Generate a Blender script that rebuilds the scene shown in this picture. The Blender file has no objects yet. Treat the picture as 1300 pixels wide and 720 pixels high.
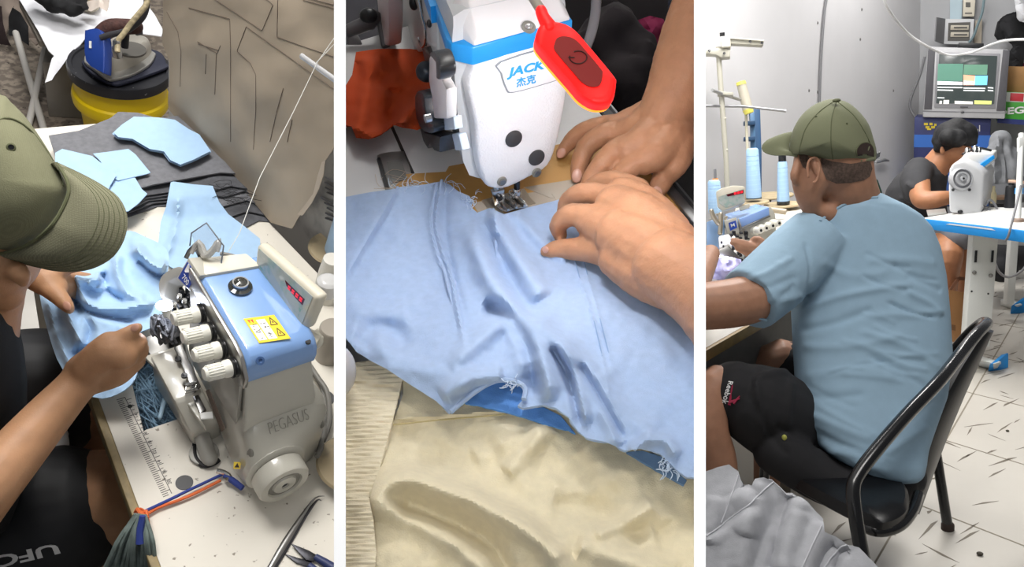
import bpy, bmesh, math, random
import numpy as np
from mathutils import Vector, Matrix, noise
from mathutils.geometry import delaunay_2d_cdt

random.seed(7)
SC = bpy.context.scene
COL = SC.collection
PI = math.pi
F, CX, CY = 1000.0, 650.0, 360.0


class Bay:
    """One work bay: its own level frame (x right, y away, z up), seen from the shared viewpoint."""
    def __init__(s, uc, pitch, H, uL=None, uR=None):
        th = math.atan((uc - CX) / F); p = math.radians(pitch)
        A = np.array([[math.cos(th), 0, -math.sin(th)], [0, 1, 0], [math.sin(th), 0, math.cos(th)]])
        B = np.array([[1, 0, 0], [0, math.sin(p), math.cos(p)], [0, math.cos(p), -math.sin(p)]])
        s.V = B @ A; s.c = np.array([0, 0, H]); s.planes = []
        for u, sg in ((uL, 1), (uR, -1)):
            if u is not None:
                n = np.cross(s.ray(u, 0), s.ray(u, 720)); n /= np.linalg.norm(n)
                if np.dot(n, s.ray(u + sg * 10, 360)) > 0: n = -n
                s.planes.append(n)
    def ray(s, u, v): return s.V @ np.array([(u - CX) / F, (CY - v) / F, 1.0])
    def P(s, u, v, d): return s.c + d * s.ray(u, v)
    def Z(s, u, v, z):
        r = s.ray(u, v); return s.c + (z - s.c[2]) / r[2] * r
    def D(s, u, v, z): return (z - s.c[2]) / s.ray(u, v)[2]
    def PL(s, u, v, p0, n):
        r = s.ray(u, v); p0 = np.array(p0); n = np.array(n)
        return s.c + np.dot(p0 - s.c, n) / np.dot(r, n) * r
    def cam(s, v3): return s.V @ np.array(v3, float)       # direction given as right, up, forward


LB = Bay(212, 45, 1.87, None, 427.3)
MB_ = Bay(660, 42, 1.29, 436.6, 883.4)
RB = Bay(1098, 14, 1.5, 892.8, None)
CAMW = np.array([0, 0, 1.5])
for b in (LB, MB_, RB):
    m = np.eye(4); R = RB.V @ b.V.T
    m[:3, :3] = R; m[:3, 3] = CAMW - R @ b.c
    b.M = Matrix(m.tolist())

# ---------------------------------------------------------------- camera, world, lights
cd = bpy.data.cameras.new('camera'); cam = bpy.data.objects.new('camera', cd); COL.objects.link(cam)
cd.sensor_width = 36.0; cd.lens = 36.0 * F / 1300.0; cd.clip_start = 0.02; cd.clip_end = 60
m = np.eye(4); m[:3, 0] = RB.V[:, 0]; m[:3, 1] = RB.V[:, 1]; m[:3, 2] = -RB.V[:, 2]; m[:3, 3] = CAMW
cam.matrix_world = Matrix(m.tolist()); SC.camera = cam
w = bpy.data.worlds.new('world'); SC.world = w; w.use_nodes = True
bg = w.node_tree.nodes['Background']; bg.inputs[0].default_value = (0.93, 0.96, 1.0, 1); bg.inputs[1].default_value = 0.12
SC.view_settings.view_transform = 'Standard'; SC.view_settings.look = 'None'
SC.view_settings.gamma = 1; SC.view_settings.use_curve_mapping = False; SC.view_settings.exposure = 0


def light(bay, kind, pos, target, power, size=0.3, size_y=None, col=(1, 1, 1), spot=None, blend=0.5):
    l = bpy.data.lights.new('lamp', kind); l.energy = power; l.color = col
    if kind == 'AREA':
        l.shape = 'RECTANGLE' if size_y else 'SQUARE'; l.size = size
        if size_y: l.size_y = size_y
    else: l.shadow_soft_size = size
    if kind == 'SPOT': l.spot_size = math.radians(spot); l.spot_blend = blend
    o = bpy.data.objects.new('lamp', l); COL.objects.link(o)
    z = -(Vector(target) - Vector(pos)).normalized()
    q = z.to_track_quat('Z', 'Y').to_matrix().to_4x4()
    o.matrix_world = bay.M @ Matrix.Translation(Vector(pos)) @ q
    return o


# left bay: two ceiling tubes, the stronger one beyond the table
light(LB, 'AREA', (0.35, 1.9, 2.9), (0.05, 0.9, .75), 46, 1.3, .5, (1, .97, .93))
light(LB, 'AREA', (-.35, 1.35, 2.7), (0.0, .8, .75), 38, .8, .5, (1, .97, .93))
light(LB, 'AREA', (-.1, 3.1, 2.3), (-.15, 2.7, .3), 26, .6, .4, (1, .98, .95))  # fill added to brighten the bucket and ironing stand at the back
# middle bay: weak room light, a spot added over the viewpoint to brighten the cloth, and the lamp on the machine
light(MB_, 'AREA', (-.35, 1.35, 2.2), (0, .6, .75), 1.7, .5, .4, (.97, .98, 1))
light(MB_, 'SPOT', (-.03, .52, 1.50), (-.03, .44, .75), 3.9, .05, None, (1, .97, .92), 62, 1.0)
# right bay: a ceiling tube, then two added lights
light(RB, 'AREA', (-.2, 4.2, 2.9), (0.2, 4.0, 0), 92, 1.6, .5, (1, .98, .95))
light(RB, 'AREA', (0.7, 1.9, 2.9), (0.2, 3.0, 0.5), 21, 1.0, .6, (1, .98, .95))  # front fill, added to lighten the man's back
light(RB, 'AREA', (0.45, 6.3, 2.9), (0.5, 6.6, 0), 34, 1.2, .4, (1, .98, .95))  # added to brighten the back corner
# light added at the viewpoint to whiten the ends of the dividing boards
light(RB, 'SPOT', (0, -.05, 1.5), tuple(CAMW + RB.cam((0, 0, 1))), 5.6, .02, None, (1, 1, 1), 60, .3)


# ---------------------------------------------------------------- materials
def lin(h):
    if not isinstance(h, str): return tuple(h)[:3]
    h = h.lstrip('#'); c = [int(h[i:i + 2], 16) / 255 for i in (0, 2, 4)]
    return tuple(x / 12.92 if x <= .04045 else ((x + .055) / 1.055) ** 2.4 for x in c)

MATS = {}
def mat(name, col, rough=.5, metal=0.0, var=0.0, vs=12.0, bump=0.0, bs=300.0, weave=0.0, ws=900.0, emit=None, es=1.0,
        alpha=None, trans=0.0, coat=0.0, sss=0.0, spec=.5, sheen=0.0, spots=None, col2=None, c2s=20.0, c2t=.55):
    if name in MATS: return MATS[name]
    m = bpy.data.materials.new(name); m.use_nodes = True; nt = m.node_tree; N = nt.nodes; Lk = nt.links
    b = N['Principled BSDF']; c = lin(col)
    b.inputs['Base Color'].default_value = (*c, 1); b.inputs['Roughness'].default_value = rough
    b.inputs['Metallic'].default_value = metal; b.inputs['Specular IOR Level'].default_value = spec
    b.inputs['Coat Weight'].default_value = coat; b.inputs['Transmission Weight'].default_value = trans
    if sheen: b.inputs['Sheen Weight'].default_value = sheen; b.inputs['Sheen Roughness'].default_value = .5
    if sss:
        b.inputs['Subsurface Weight'].default_value = sss; b.inputs['Subsurface Radius'].default_value = (.012, .005, .003); b.inputs['Subsurface Scale'].default_value = .6
    if alpha is not None: b.inputs['Alpha'].default_value = alpha
    if emit: b.inputs['Emission Color'].default_value = (*lin(emit), 1); b.inputs['Emission Strength'].default_value = es
    tc = N.new('ShaderNodeTexCoord')
    src = None
    def nz(scale, detail=4):
        n = N.new('ShaderNodeTexNoise'); n.inputs['Scale'].default_value = scale; n.inputs['Detail'].default_value = detail
        Lk.new(tc.outputs['Object'], n.inputs['Vector']); return n
    if var or col2:
        n = nz(c2s if col2 else vs); r = N.new('ShaderNodeValToRGB'); r.color_ramp.elements[0].position = .35; r.color_ramp.elements[1].position = .68
        if col2:
            r.color_ramp.elements[0].position = c2t - .06; r.color_ramp.elements[1].position = c2t + .06
            a, d = c, lin(col2)
        else:
            a = tuple(x * (1 - var) for x in c); d = tuple(min(1, x * (1 + var)) for x in c)
        r.color_ramp.elements[0].color = (*a, 1); r.color_ramp.elements[1].color = (*d, 1)
        Lk.new(n.outputs['Fac'], r.inputs['Fac']); src = r.outputs['Color']
    if spots:   # small dark marks: (colour, scale, threshold)
        v = nz(spots[1], 2); r = N.new('ShaderNodeValToRGB'); r.color_ramp.elements[0].position = spots[2]; r.color_ramp.elements[1].position = spots[2] + .04
        r.color_ramp.elements[0].color = (0, 0, 0, 1); r.color_ramp.elements[1].color = (1, 1, 1, 1)
        Lk.new(v.outputs['Fac'], r.inputs['Fac'])
        mx = N.new('ShaderNodeMix'); mx.data_type = 'RGBA'; Lk.new(r.outputs['Color'], mx.inputs['Factor'])
        if src: Lk.new(src, mx.inputs['A'])
        else: mx.inputs['A'].default_value = (*c, 1)
        mx.inputs['B'].default_value = (*lin(spots[0]), 1); src = mx.outputs['Result']
    hs = None
    if weave:
        ww = []
        for dr in ('X', 'Y'):
            q = N.new('ShaderNodeTexWave'); q.bands_direction = dr; q.inputs['Scale'].default_value = ws; Lk.new(tc.outputs['Object'], q.inputs['Vector']); ww.append(q)
        mm = N.new('ShaderNodeMath'); mm.operation = 'MULTIPLY'; Lk.new(ww[0].outputs['Fac'], mm.inputs[0]); Lk.new(ww[1].outputs['Fac'], mm.inputs[1])
        mx = N.new('ShaderNodeMix'); mx.data_type = 'RGBA'; Lk.new(mm.outputs[0], mx.inputs['Factor'])
        if src: Lk.new(src, mx.inputs['A'])
        else: mx.inputs['A'].default_value = (*c, 1)
        mx.inputs['B'].default_value = (*[min(1, x * (1 + weave)) for x in c], 1); src = mx.outputs['Result']; hs = mm.outputs[0]
    if src: Lk.new(src, b.inputs['Base Color'])
    if bump:
        n = nz(bs, 3); bp = N.new('ShaderNodeBump'); bp.inputs['Strength'].default_value = bump; bp.inputs['Distance'].default_value = .002
        Lk.new(n.outputs['Fac'], bp.inputs['Height']); Lk.new(bp.outputs['Normal'], b.inputs['Normal'])
    MATS[name] = m; return m


# ---------------------------------------------------------------- mesh building
def V3(*a): return np.array(a, float)
def nrm(v): v = np.array(v, float); return v / (np.linalg.norm(v) or 1)
def perp(d):
    d = nrm(d); a = V3(0, 0, 1) if abs(d[2]) < .9 else V3(1, 0, 0)
    x = nrm(np.cross(a, d)); return x, np.cross(d, x)

class MB:
    def __init__(s): s.v = []; s.f = []
    def add(s, vs, fs):
        o = len(s.v); s.v += [tuple(map(float, p)) for p in vs]; s.f += [tuple(i + o for i in f) for f in fs]; return s
    def loft(s, rings, cap=True, closed=False):
        n = len(rings[0]); vs = [p for r in rings for p in r]; fs = []; K = len(rings)
        for k in range(K if closed else K - 1):
            k2 = (k + 1) % K
            for i in range(n):
                j = (i + 1) % n; fs.append((k * n + i, k * n + j, k2 * n + j, k2 * n + i))
        if cap and not closed: fs.append(tuple(range(n - 1, -1, -1))); fs.append(tuple((K - 1) * n + i for i in range(n)))
        return s.add(vs, fs)
    def tube(s, pts, rad, n=10, cap='flat', smooth=0, flat=None, closed=False):
        """swept round bar; cap 'round' adds domes; flat=(axis vector, factor) squashes along an axis"""
        pts = [np.array(p, float) for p in pts]; K = len(pts)
        if np.isscalar(rad): rad = [rad] * K
        rad = list(rad)
        if smooth:
            P2, R2 = [], []
            for k in range(K if closed else K - 1):
                g = lambda q: pts[q % K] if closed else pts[min(max(q, 0), K - 1)]
                h = lambda q: rad[q % K] if closed else rad[min(max(q, 0), K - 1)]
                a, b, c, d = g(k - 1), g(k), g(k + 1), g(k + 2)
                ra, rb, rc, rd = h(k - 1), h(k), h(k + 1), h(k + 2)
                for j in range(smooth):
                    t = j / smooth
                    cr = lambda a, b, c, d: .5 * (2 * b + (c - a) * t + (2 * a - 5 * b + 4 * c - d) * t * t + (3 * b - a - 3 * c + d) * t ** 3)
                    P2.append(cr(a, b, c, d)); R2.append(max(1e-5, cr(ra, rb, rc, rd)))
            if not closed: P2.append(pts[-1]); R2.append(rad[-1])
            pts, rad, K = P2, R2, len(P2)
        T = [nrm(pts[(k + 1) % K] - pts[k - 1]) if closed else nrm(pts[min(k + 1, K - 1)] - pts[max(k - 1, 0)]) for k in range(K)]
        x, y = perp(T[0]); rings = []
        if cap == 'round' and not closed:
            r0 = rad[0]; pre = [(pts[0] - T[0] * r0 * math.sin(a), r0 * math.cos(a), T[0]) for a in (1.45, 1.1, .7, .35)]
            r1 = rad[-1]; post = [(pts[-1] + T[-1] * r1 * math.sin(a), r1 * math.cos(a), T[-1]) for a in (.35, .7, 1.1, 1.45)]
            seq = pre + list(zip(pts, rad, T)) + post
        else: seq = list(zip(pts, rad, T))
        for p, r, t in seq:
            x = nrm(x - t * np.dot(x, t)); y = np.cross(t, x); ring = []
            for i in range(n):
                a = 2 * PI * i / n; o = (x * math.cos(a) + y * math.sin(a)) * r
                if flat is not None: ax = nrm(flat[0]); o = o - ax * np.dot(o, ax) * (1 - flat[1])
                ring.append(p + o)
            rings.append(ring)
        return s.loft(rings, cap=not closed, closed=closed)
    def lathe(s, prof, base, axis=(0, 0, 1), n=24, cap=True):
        base = np.array(base, float); ax = nrm(axis); x, y = perp(ax)
        rings = [[base + ax * z + (x * math.cos(2 * PI * i / n) + y * math.sin(2 * PI * i / n)) * max(r, 1e-5) for i in range(n)] for r, z in prof]
        return s.loft(rings, cap)
    def ell(s, c, r, R=None, nu=20, nv=12):
        c = np.array(c, float); R = np.eye(3) if R is None else np.array(R); rings = []
        for k in range(nv + 1):
            a = PI * (k + .02) / (nv + .04); rings.append([c + R @ (np.array([math.sin(a) * math.cos(2 * PI * i / nu), math.sin(a) * math.sin(2 * PI * i / nu), -math.cos(a)]) * r) for i in range(nu)])
        return s.loft(rings)
    def box(s, c, size, R=None):
        c = np.array(c, float); h = np.array(size, float) / 2; R = np.eye(3) if R is None else np.array(R)
        vs = [c + R @ (h * np.array(q)) for q in ((-1, -1, -1), (1, -1, -1), (1, 1, -1), (-1, 1, -1), (-1, -1, 1), (1, -1, 1), (1, 1, 1), (-1, 1, 1))]
        return s.add(vs, [(3, 2, 1, 0), (4, 5, 6, 7), (0, 1, 5, 4), (1, 2, 6, 5), (2, 3, 7, 6), (3, 0, 4, 7)])
    def prism(s, poly, ext):
        a = [np.array(p, float) for p in poly]; e = np.array(ext, float); n = len(a)
        fs = [tuple(range(n - 1, -1, -1)), tuple(range(n, 2 * n))] + [(i, (i + 1) % n, n + (i + 1) % n, n + i) for i in range(n)]
        return s.add(a + [p + e for p in a], fs)
    def strip(s, A, B, k=1, bulge=None):
        """surface between two equal-length curves, k steps across; bulge = vector added with a sine profile"""
        n = len(A); vs = []
        for j in range(k + 1):
            t = j / k
            for i in range(n):
                p = np.array(A[i]) * (1 - t) + np.array(B[i]) * t
                if bulge is not None: p = p + np.array(bulge) * math.sin(PI * t)
                vs.append(p)
        return s.add(vs, [(j * n + i, j * n + i + 1, (j + 1) * n + i + 1, (j + 1) * n + i) for j in range(k) for i in range(n - 1)])


def smooth_curve(pts, m=6, closed=False):
    pts = [np.array(p, float) for p in pts]; K = len(pts); out = []
    g = lambda q: pts[q % K] if closed else pts[min(max(q, 0), K - 1)]
    for k in range(K if closed else K - 1):
        a, b, c, d = g(k - 1), g(k), g(k + 1), g(k + 2)
        for j in range(m):
            t = j / m; out.append(.5 * (2 * b + (c - a) * t + (2 * a - 5 * b + 4 * c - d) * t * t + (3 * b - a - 3 * c + d) * t ** 3))
    if not closed: out.append(pts[-1])
    return out


def tag(o, label=None, cat=None, group=None, kind=None):
    for k, v in (('label', label), ('category', cat), ('group', group), ('kind', kind)):
        if v: o[k] = v
    return o

def T(name, bay, origin, label, cat, group=None, rot=None):
    o = bpy.data.objects.new(name, None); COL.objects.link(o); o.empty_display_size = .05
    mw = Matrix.Translation(Vector([float(x) for x in origin]))
    if rot is not None: mw = mw @ Matrix([list(map(float, r)) for r in rot]).to_4x4()
    o.matrix_world = bay.M @ mw
    return tag(o, label, cat, group)

def wm(o):
    return o.matrix_basis.copy() if o.parent is None else wm(o.parent) @ o.matrix_parent_inverse @ o.matrix_basis

def build(name, mb, material, bay, parent=None, label=None, cat=None, group=None, kind=None, bevel=0, bseg=2, remesh=0, smooth=0, sub=0,
          solid=0, soff=-1, sharp=40, disp=None, clip=True, local=False, prop=None):
    """links the mesh as ONE object; vertices are in bay space unless local"""
    me = bpy.data.meshes.new(name); me.from_pydata(mb.v, [], mb.f); me.update()
    mats = material if isinstance(material, list) else [material]
    for q in mats: me.materials.append(q)
    if not local: pass
    o = bpy.data.objects.new(name, me); COL.objects.link(o)
    bm = bmesh.new(); bm.from_mesh(me); bmesh.ops.remove_doubles(bm, verts=bm.verts, dist=1e-6); bmesh.ops.recalc_face_normals(bm, faces=bm.faces); bm.to_mesh(me); bm.free()
    if remesh:
        q = o.modifiers.new('r', 'REMESH'); q.mode = 'VOXEL'; q.voxel_size = remesh
    if smooth:
        q = o.modifiers.new('s', 'SMOOTH'); q.factor = .5; q.iterations = smooth
    if sub: q = o.modifiers.new('u', 'SUBSURF'); q.levels = sub; q.render_levels = sub
    if solid: q = o.modifiers.new('t', 'SOLIDIFY'); q.thickness = solid; q.offset = soff
    if bevel:
        q = o.modifiers.new('b', 'BEVEL'); q.width = bevel; q.segments = bseg; q.limit_method = 'ANGLE'; q.angle_limit = math.radians(35)
    if len(o.modifiers):
        dg = bpy.context.evaluated_depsgraph_get(); dg.update()
        me2 = bpy.data.meshes.new_from_object(o.evaluated_get(dg)); o.modifiers.clear(); o.data = me2; bpy.data.meshes.remove(me); me = me2; me.name = name
    if disp is not None:
        n = len(me.vertices); co = np.empty(n * 3); me.vertices.foreach_get('co', co); no = np.empty(n * 3); me.vertex_normals.foreach_get('vector', no)
        co = disp(co.reshape(-1, 3), no.reshape(-1, 3)); me.vertices.foreach_set('co', co.ravel()); me.update()
    if clip and not local and bay.planes:
        bm = bmesh.new(); bm.from_mesh(me)
        for n in bay.planes:
            if any(np.dot(np.array(v.co) - bay.c, n) > 0 for v in bm.verts):
                r = bmesh.ops.bisect_plane(bm, geom=bm.verts[:] + bm.edges[:] + bm.faces[:], plane_co=Vector(bay.c), plane_no=Vector(n), clear_outer=True)
                ed = [e for e in r['geom_cut'] if isinstance(e, bmesh.types.BMEdge) and e.is_boundary]
                if ed and not kind == 'open':
                    try: bmesh.ops.holes_fill(bm, edges=ed, sides=0)
                    except Exception: pass
        bm.to_mesh(me); bm.free()
    for p in me.polygons: p.use_smooth = True
    me.set_sharp_from_angle(angle=math.radians(sharp))
    if parent is not None:
        o.parent = parent
        if not local:
            L = wm(parent).inverted() @ bay.M; me.transform(L)
    else:
        if not local:
            n = len(me.vertices); co = np.empty(n * 3); me.vertices.foreach_get('co', co); co = co.reshape(-1, 3)
            if n:
                og = (co.min(0) + co.max(0)) / 2; og[2] = co[:, 2].min(); me.transform(Matrix.Translation(Vector(-og)))
                o.matrix_world = bay.M @ Matrix.Translation(Vector(og))
        else: o.matrix_world = bay.M
    tag(o, label, cat, group, kind)
    return o

def copy_tree(o, mw, label=None, parent=None):
    c = o.copy(); COL.objects.link(c)
    if parent is None: c.matrix_world = mw
    else: c.parent = parent; c.matrix_parent_inverse = o.matrix_parent_inverse.copy()
    if label: c['label'] = label
    for ch in [x for x in SC.objects if x.parent == o]: copy_tree(ch, None, None, c)
    return c

def text(body, origin, xdir, ydir, size, ext=.0004, align='CENTER', fit=None, shear=0, bold=0):
    cu = bpy.data.curves.new('lettering', 'FONT'); cu.body = body; cu.size = 1; cu.align_x = align; cu.align_y = 'CENTER'; cu.extrude = 0; cu.shear = shear; cu.offset = bold; cu.resolution_u = 3
    o = bpy.data.objects.new('lettering', cu); COL.objects.link(o)
    dg = bpy.context.evaluated_depsgraph_get(); dg.update(); me = bpy.data.meshes.new_from_object(o.evaluated_get(dg))
    vs = [v.co.copy() for v in me.vertices]; fs = [tuple(p.vertices) for p in me.polygons]
    bpy.data.objects.remove(o); bpy.data.curves.remove(cu); bpy.data.meshes.remove(me)
    x = nrm(xdir); y = np.array(ydir, float); y = nrm(y - x * np.dot(x, y)); z = np.cross(x, y); og = np.array(origin, float)
    sx = size
    if fit and vs:
        wd = max(v.x for v in vs) - min(v.x for v in vs); sx = fit / wd
    mb = MB()
    if vs:
        n = len(vs); top = [og + x * v.x * sx + y * v.y * size + z * ext for v in vs]; bot = [p - z * ext for p in top]
        cnt = {}
        for f in fs:
            for i in range(len(f)): e = (f[i], f[(i + 1) % len(f)]); cnt[e] = 1
        side = [(a, b, b + n, a + n) for a, b in cnt if (b, a) not in cnt]
        mb.add(top + bot, fs + [tuple(i + n for i in reversed(f)) for f in fs] + side)
    return mb

def pip(pts, poly):
    x, y = pts[:, 0], pts[:, 1]; ins = np.zeros(len(pts), bool); n = len(poly)
    for i in range(n):
        x1, y1 = poly[i]; x2, y2 = poly[(i + 1) % n]
        c = ((y1 > y) != (y2 > y)) & (x < (x2 - x1) * (y - y1) / ((y2 - y1) or 1e-9) + x1); ins ^= c
    return ins

def segdist(pts, line):
    """distance of each point to a polyline, signed side, and parameter 0..1 along it"""
    best = np.full(len(pts), 1e9); side = np.zeros(len(pts)); par = np.zeros(len(pts)); K = len(line) - 1
    for i in range(K):
        a = np.array(line[i], float); b = np.array(line[i + 1], float); d = b - a; L2 = (d @ d) or 1e-9
        t = np.clip(((pts - a) @ d) / L2, 0, 1); q = pts - (a + t[:, None] * d); r = np.hypot(q[:, 0], q[:, 1])
        m = r < best; best[m] = r[m]; side[m] = np.sign(d[0] * q[m, 1] - d[1] * q[m, 0]); par[m] = (i + t[m]) / K
    return best, side, par

def fbm(u, v, s, seed=0, o=3):
    return np.array([sum(noise.noise(Vector((x / s * 2 ** k, y / s * 2 ** k, seed * 7.3 + k))) / 2 ** k for k in range(o)) for x, y in zip(u, v)])

def sheet(outline, fn, folds=(), step=4, rough=0, rs=30, seed=0, smooth_edge=0):
    """triangulated cloth whose outline is given in photo pixels; fn(u, v, h) places a point, h = relief in metres.
    folds: (polyline, amplitude, width[, kind]) kind 'r' ridge, 's' step (one side higher)"""
    ol = [np.array(p, float) for p in (smooth_curve(outline, smooth_edge, True) if smooth_edge else outline)]
    bd = []
    for i in range(len(ol)):
        a, b = ol[i], ol[(i + 1) % len(ol)]; k = max(1, int(np.linalg.norm(b - a) / step))
        bd += [a + (b - a) * j / k for j in range(k)]
    bd = np.array(bd); lo, hi = bd.min(0), bd.max(0)
    gu, gv = np.meshgrid(np.arange(lo[0], hi[0], step), np.arange(lo[1], hi[1], step * .87)); gu = gu + (np.arange(gu.shape[0]) % 2)[:, None] * step / 2
    g = np.stack([gu.ravel(), gv.ravel()], 1); g = g[pip(g, bd)]
    d, _, _ = segdist(g, list(bd) + [bd[0]]); g = g[d > step * .55]
    pts = np.concatenate([bd, g]); n = len(bd)
    r = delaunay_2d_cdt([Vector(p) for p in pts], [(i, (i + 1) % n) for i in range(n)], [], 1, 1e-4)
    vs = np.array([[p.x, p.y] for p in r[0]]); h = np.zeros(len(vs))
    for fo in folds:
        line, amp, wd = fo[:3]; kd = fo[3] if len(fo) > 3 else 'r'
        if len(line) > 2: line = smooth_curve(line, 5)
        d, sd, par = segdist(vs, line); tp = np.clip(np.minimum(par, 1 - par) * 6, 0, 1) ** .6 if len(fo) > 4 else np.clip(np.minimum(par, 1 - par) * 8 + .15, 0, 1)
        if kd == 'r': h += amp * np.exp(-(d / wd) ** 2) * tp
        else: h += amp * tp * (.5 + .5 * np.tanh(sd * d / wd)) * np.exp(-(d / (wd * 6)) ** 2)
    if rough: h += rough * fbm(vs[:, 0], vs[:, 1], rs, seed)
    mb = MB(); mb.add([fn(p[0], p[1], q) for p, q in zip(vs, h)], [tuple(f) for f in r[2]]); return mb

def resam(c, n):
    c = np.array(c); s = np.r_[0, np.cumsum(np.linalg.norm(np.diff(c, axis=0), axis=1))]; t = np.linspace(0, s[-1], n); return np.stack([np.interp(t, s, c[:, 0]), np.interp(t, s, c[:, 1])], 1)

def caster(o, bay, off=.0012):
    from mathutils.bvhtree import BVHTree
    L = bay.M.inverted() @ wm(o); vs = [L @ v.co for v in o.data.vertices]
    t = BVHTree.FromPolygons(vs, [tuple(p.vertices) for p in o.data.polygons]); last = [1.5]
    def f(u, v, h=0):
        r = Vector(bay.ray(u, v)); n = r.normalized(); loc, no, i, d = t.ray_cast(Vector(bay.c), n)
        if loc is None: return bay.P(u, v, last[0])
        last[0] = d / r.length
        if no.dot(n) > 0: no = -no
        return np.array(loc + no * (off + h))
    return f

def decal(body, quad, f, th=.001, bold=.01, fit_pad=0):
    """lettering laid over a curved surface; quad = top left, top right, bottom right, bottom left in photo pixels"""
    m = text(body, (0, 0, 0), (1, 0, 0), (0, 1, 0), 1, 0, bold=bold); n = len(m.v) // 2
    if not n: return m
    a = np.array(m.v[:n]); lo, hi = a.min(0), a.max(0); q = [np.array(p, float) for p in quad]; vs = []
    for p in a:
        x = (p[0] - lo[0]) / (hi[0] - lo[0]); y = (hi[1] - p[1]) / (hi[1] - lo[1])
        uv = (q[0] * (1 - x) + q[1] * x) * (1 - y) + (q[3] * (1 - x) + q[2] * x) * y; vs.append(f(uv[0], uv[1], th))
    k = len([1 for fc in m.f if max(fc) < n]); return MB().add(vs, [fc for fc in m.f if max(fc) < n])

def onz(bay, z, off=0): return lambda u, v, h: bay.Z(u, v, z + h)
def polyflat(bay, z, pts, th): return MB().prism([bay.Z(u, v, z) for u, v in pts], (0, 0, th))

# ================================================================ dividing boards between the bays
white_board = mat('white_board', '#f7f7f7', .6)
for k, (ua, ub) in enumerate(((424, 439), (881, 896))):
    m_ = MB(); t0, t1 = .34, 6.5; um = (ua + ub) / 2; half = (ub - ua) / 2 * t0 / F
    r = RB.V.T @ RB.ray(um, 360); r = r / r[2]
    side = nrm(np.cross(V3(0, 1, 0), r)); up = V3(0, 1, 0)
    wpx = half * math.cos(math.atan(abs(um - CX) / F))
    pts = []
    for t, hh in ((t0, 3.0), (t1, 5.0)):  # added boards, made this tall to keep lamps out of neighbouring bays
        c = r * t
        for sg, yy in ((-1, -1), (1, -1), (1, 1), (-1, 1)): pts.append(RB.c + RB.V @ (c + side * sg * wpx + up * yy * hh))
    m_.add(pts, [(0, 1, 2, 3), (7, 6, 5, 4), (0, 4, 5, 1), (1, 5, 6, 2), (2, 6, 7, 3), (3, 7, 4, 0)])
    build('wall_left' if k == 0 else 'wall_right', m_, white_board, RB, kind='structure', clip=False, sharp=20)

# ================================================================ LEFT BAY: the overlock table seen from above
TZ = .75
C_BLUE = mat('light_blue_cloth', '#a6c6e6', .85, var=.03, vs=60, bump=.25, bs=900, sheen=.2)
C_GREY = mat('dark_grey_cloth', '#717277', .9, var=.12, vs=90, bump=.3, bs=900)
C_GREY2 = mat('charcoal_cloth_edge', '#55565b', .9, var=.15, vs=90, bump=.3, bs=700)
SKIN = mat('skin', '#b68a68', .5, var=.07, vs=45, bump=.15, bs=420, sss=.12, spec=.35)
NAIL = mat('fingernail', '#d3a18c', .3, spec=.5)
BLACKC = mat('black_cloth', '#121316', .85, var=.1, vs=60, bump=.2, bs=600)
CHROME = mat('chrome', '#c9c9c8', .18, 1.0)
STEEL = mat('steel', '#8d8c8a', .32, 1.0)
DARKP = mat('dark_plastic', '#1d1e21', .4)
WHITEP = mat('white_plastic', '#e6e5e0', .35)
CAST = mat('warm_grey_enamel', '#b9b6ab', .28, var=.03, vs=15, coat=.3)
COVER = mat('blue_enamel', '#7ea2d6', .22, var=.02, vs=10, coat=.4)
TABLE = mat('off_white_laminate', '#d8d3c8', .68, var=.02, vs=8, spots=('#8d8578', 85, .69))
WOODE = mat('worn_wood_edge', '#8e7d58', .6, var=.2, vs=40)
THREADW = mat('white_thread', '#efeee8', .7)
CONEBOARD = mat('tan_cone_disc', '#a8987a', .6, var=.25, vs=25, col2='#8b8069', c2s=20)

# floor and walls
m_ = MB().box((0.1, 2.9, -.03), (6.5, 6.2, .06)); FL = build('floor', m_, mat('terrazzo', '#6f655c', .6, col2='#94897c', c2s=38, c2t=.5, spots=('#4b443f', 60, .66)), LB, kind='structure')
m_ = MB().box((-.5, 4.6, 1.2), (7, .08, 2.6)); build('wall_back', m_, mat('grey_wall_paint', '#b9bbb9', .7, var=.05, vs=3), LB, kind='structure')
m_ = MB().add([LB.Z(20, 330, 0), LB.Z(20, 470, 0), LB.Z(150, 470, 0), LB.Z(150, 330, 0)], [(0, 1, 2, 3)])
build('trim_3', MB().prism([p + V3(0, 0, .001) for p in (LB.Z(-10, 330, 0), LB.Z(-10, 440, 0), LB.Z(95, 440, 0), LB.Z(95, 330, 0))], (0, 0, .004)), mat('pale_floor_tile', '#c9c6c0', .4, var=.1, vs=6), LB, kind='structure')

# the paper's plane (stands on the right of the table, runs away from the viewer)
pa, pb = LB.Z(222, 150, TZ), LB.Z(352, 285, TZ); pdir = nrm(pb - pa); pn = nrm(np.cross(pdir, V3(0, 0, 1)))
if np.dot(pn, LB.c - pa) < 0: pn = -pn
def onp(off=0): return lambda u, v, h=0: LB.PL(u, v, pa + pn * off, pn) + pn * h
# room wall behind the paper
wq = pa - pn * .05
m_ = MB().prism([wq - pdir * .12 + V3(0, 0, -.75), wq + pdir * 1.6 + V3(0, 0, -.75), wq + pdir * 1.6 + V3(0, 0, 2.2), wq - pdir * .12 + V3(0, 0, 2.2)], -pn * .06)
build('wall_side', m_, mat('white_marble_wall', '#c5c5c4', .5, col2='#8c8d90', c2s=9, c2t=.62), LB, kind='structure')

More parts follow.
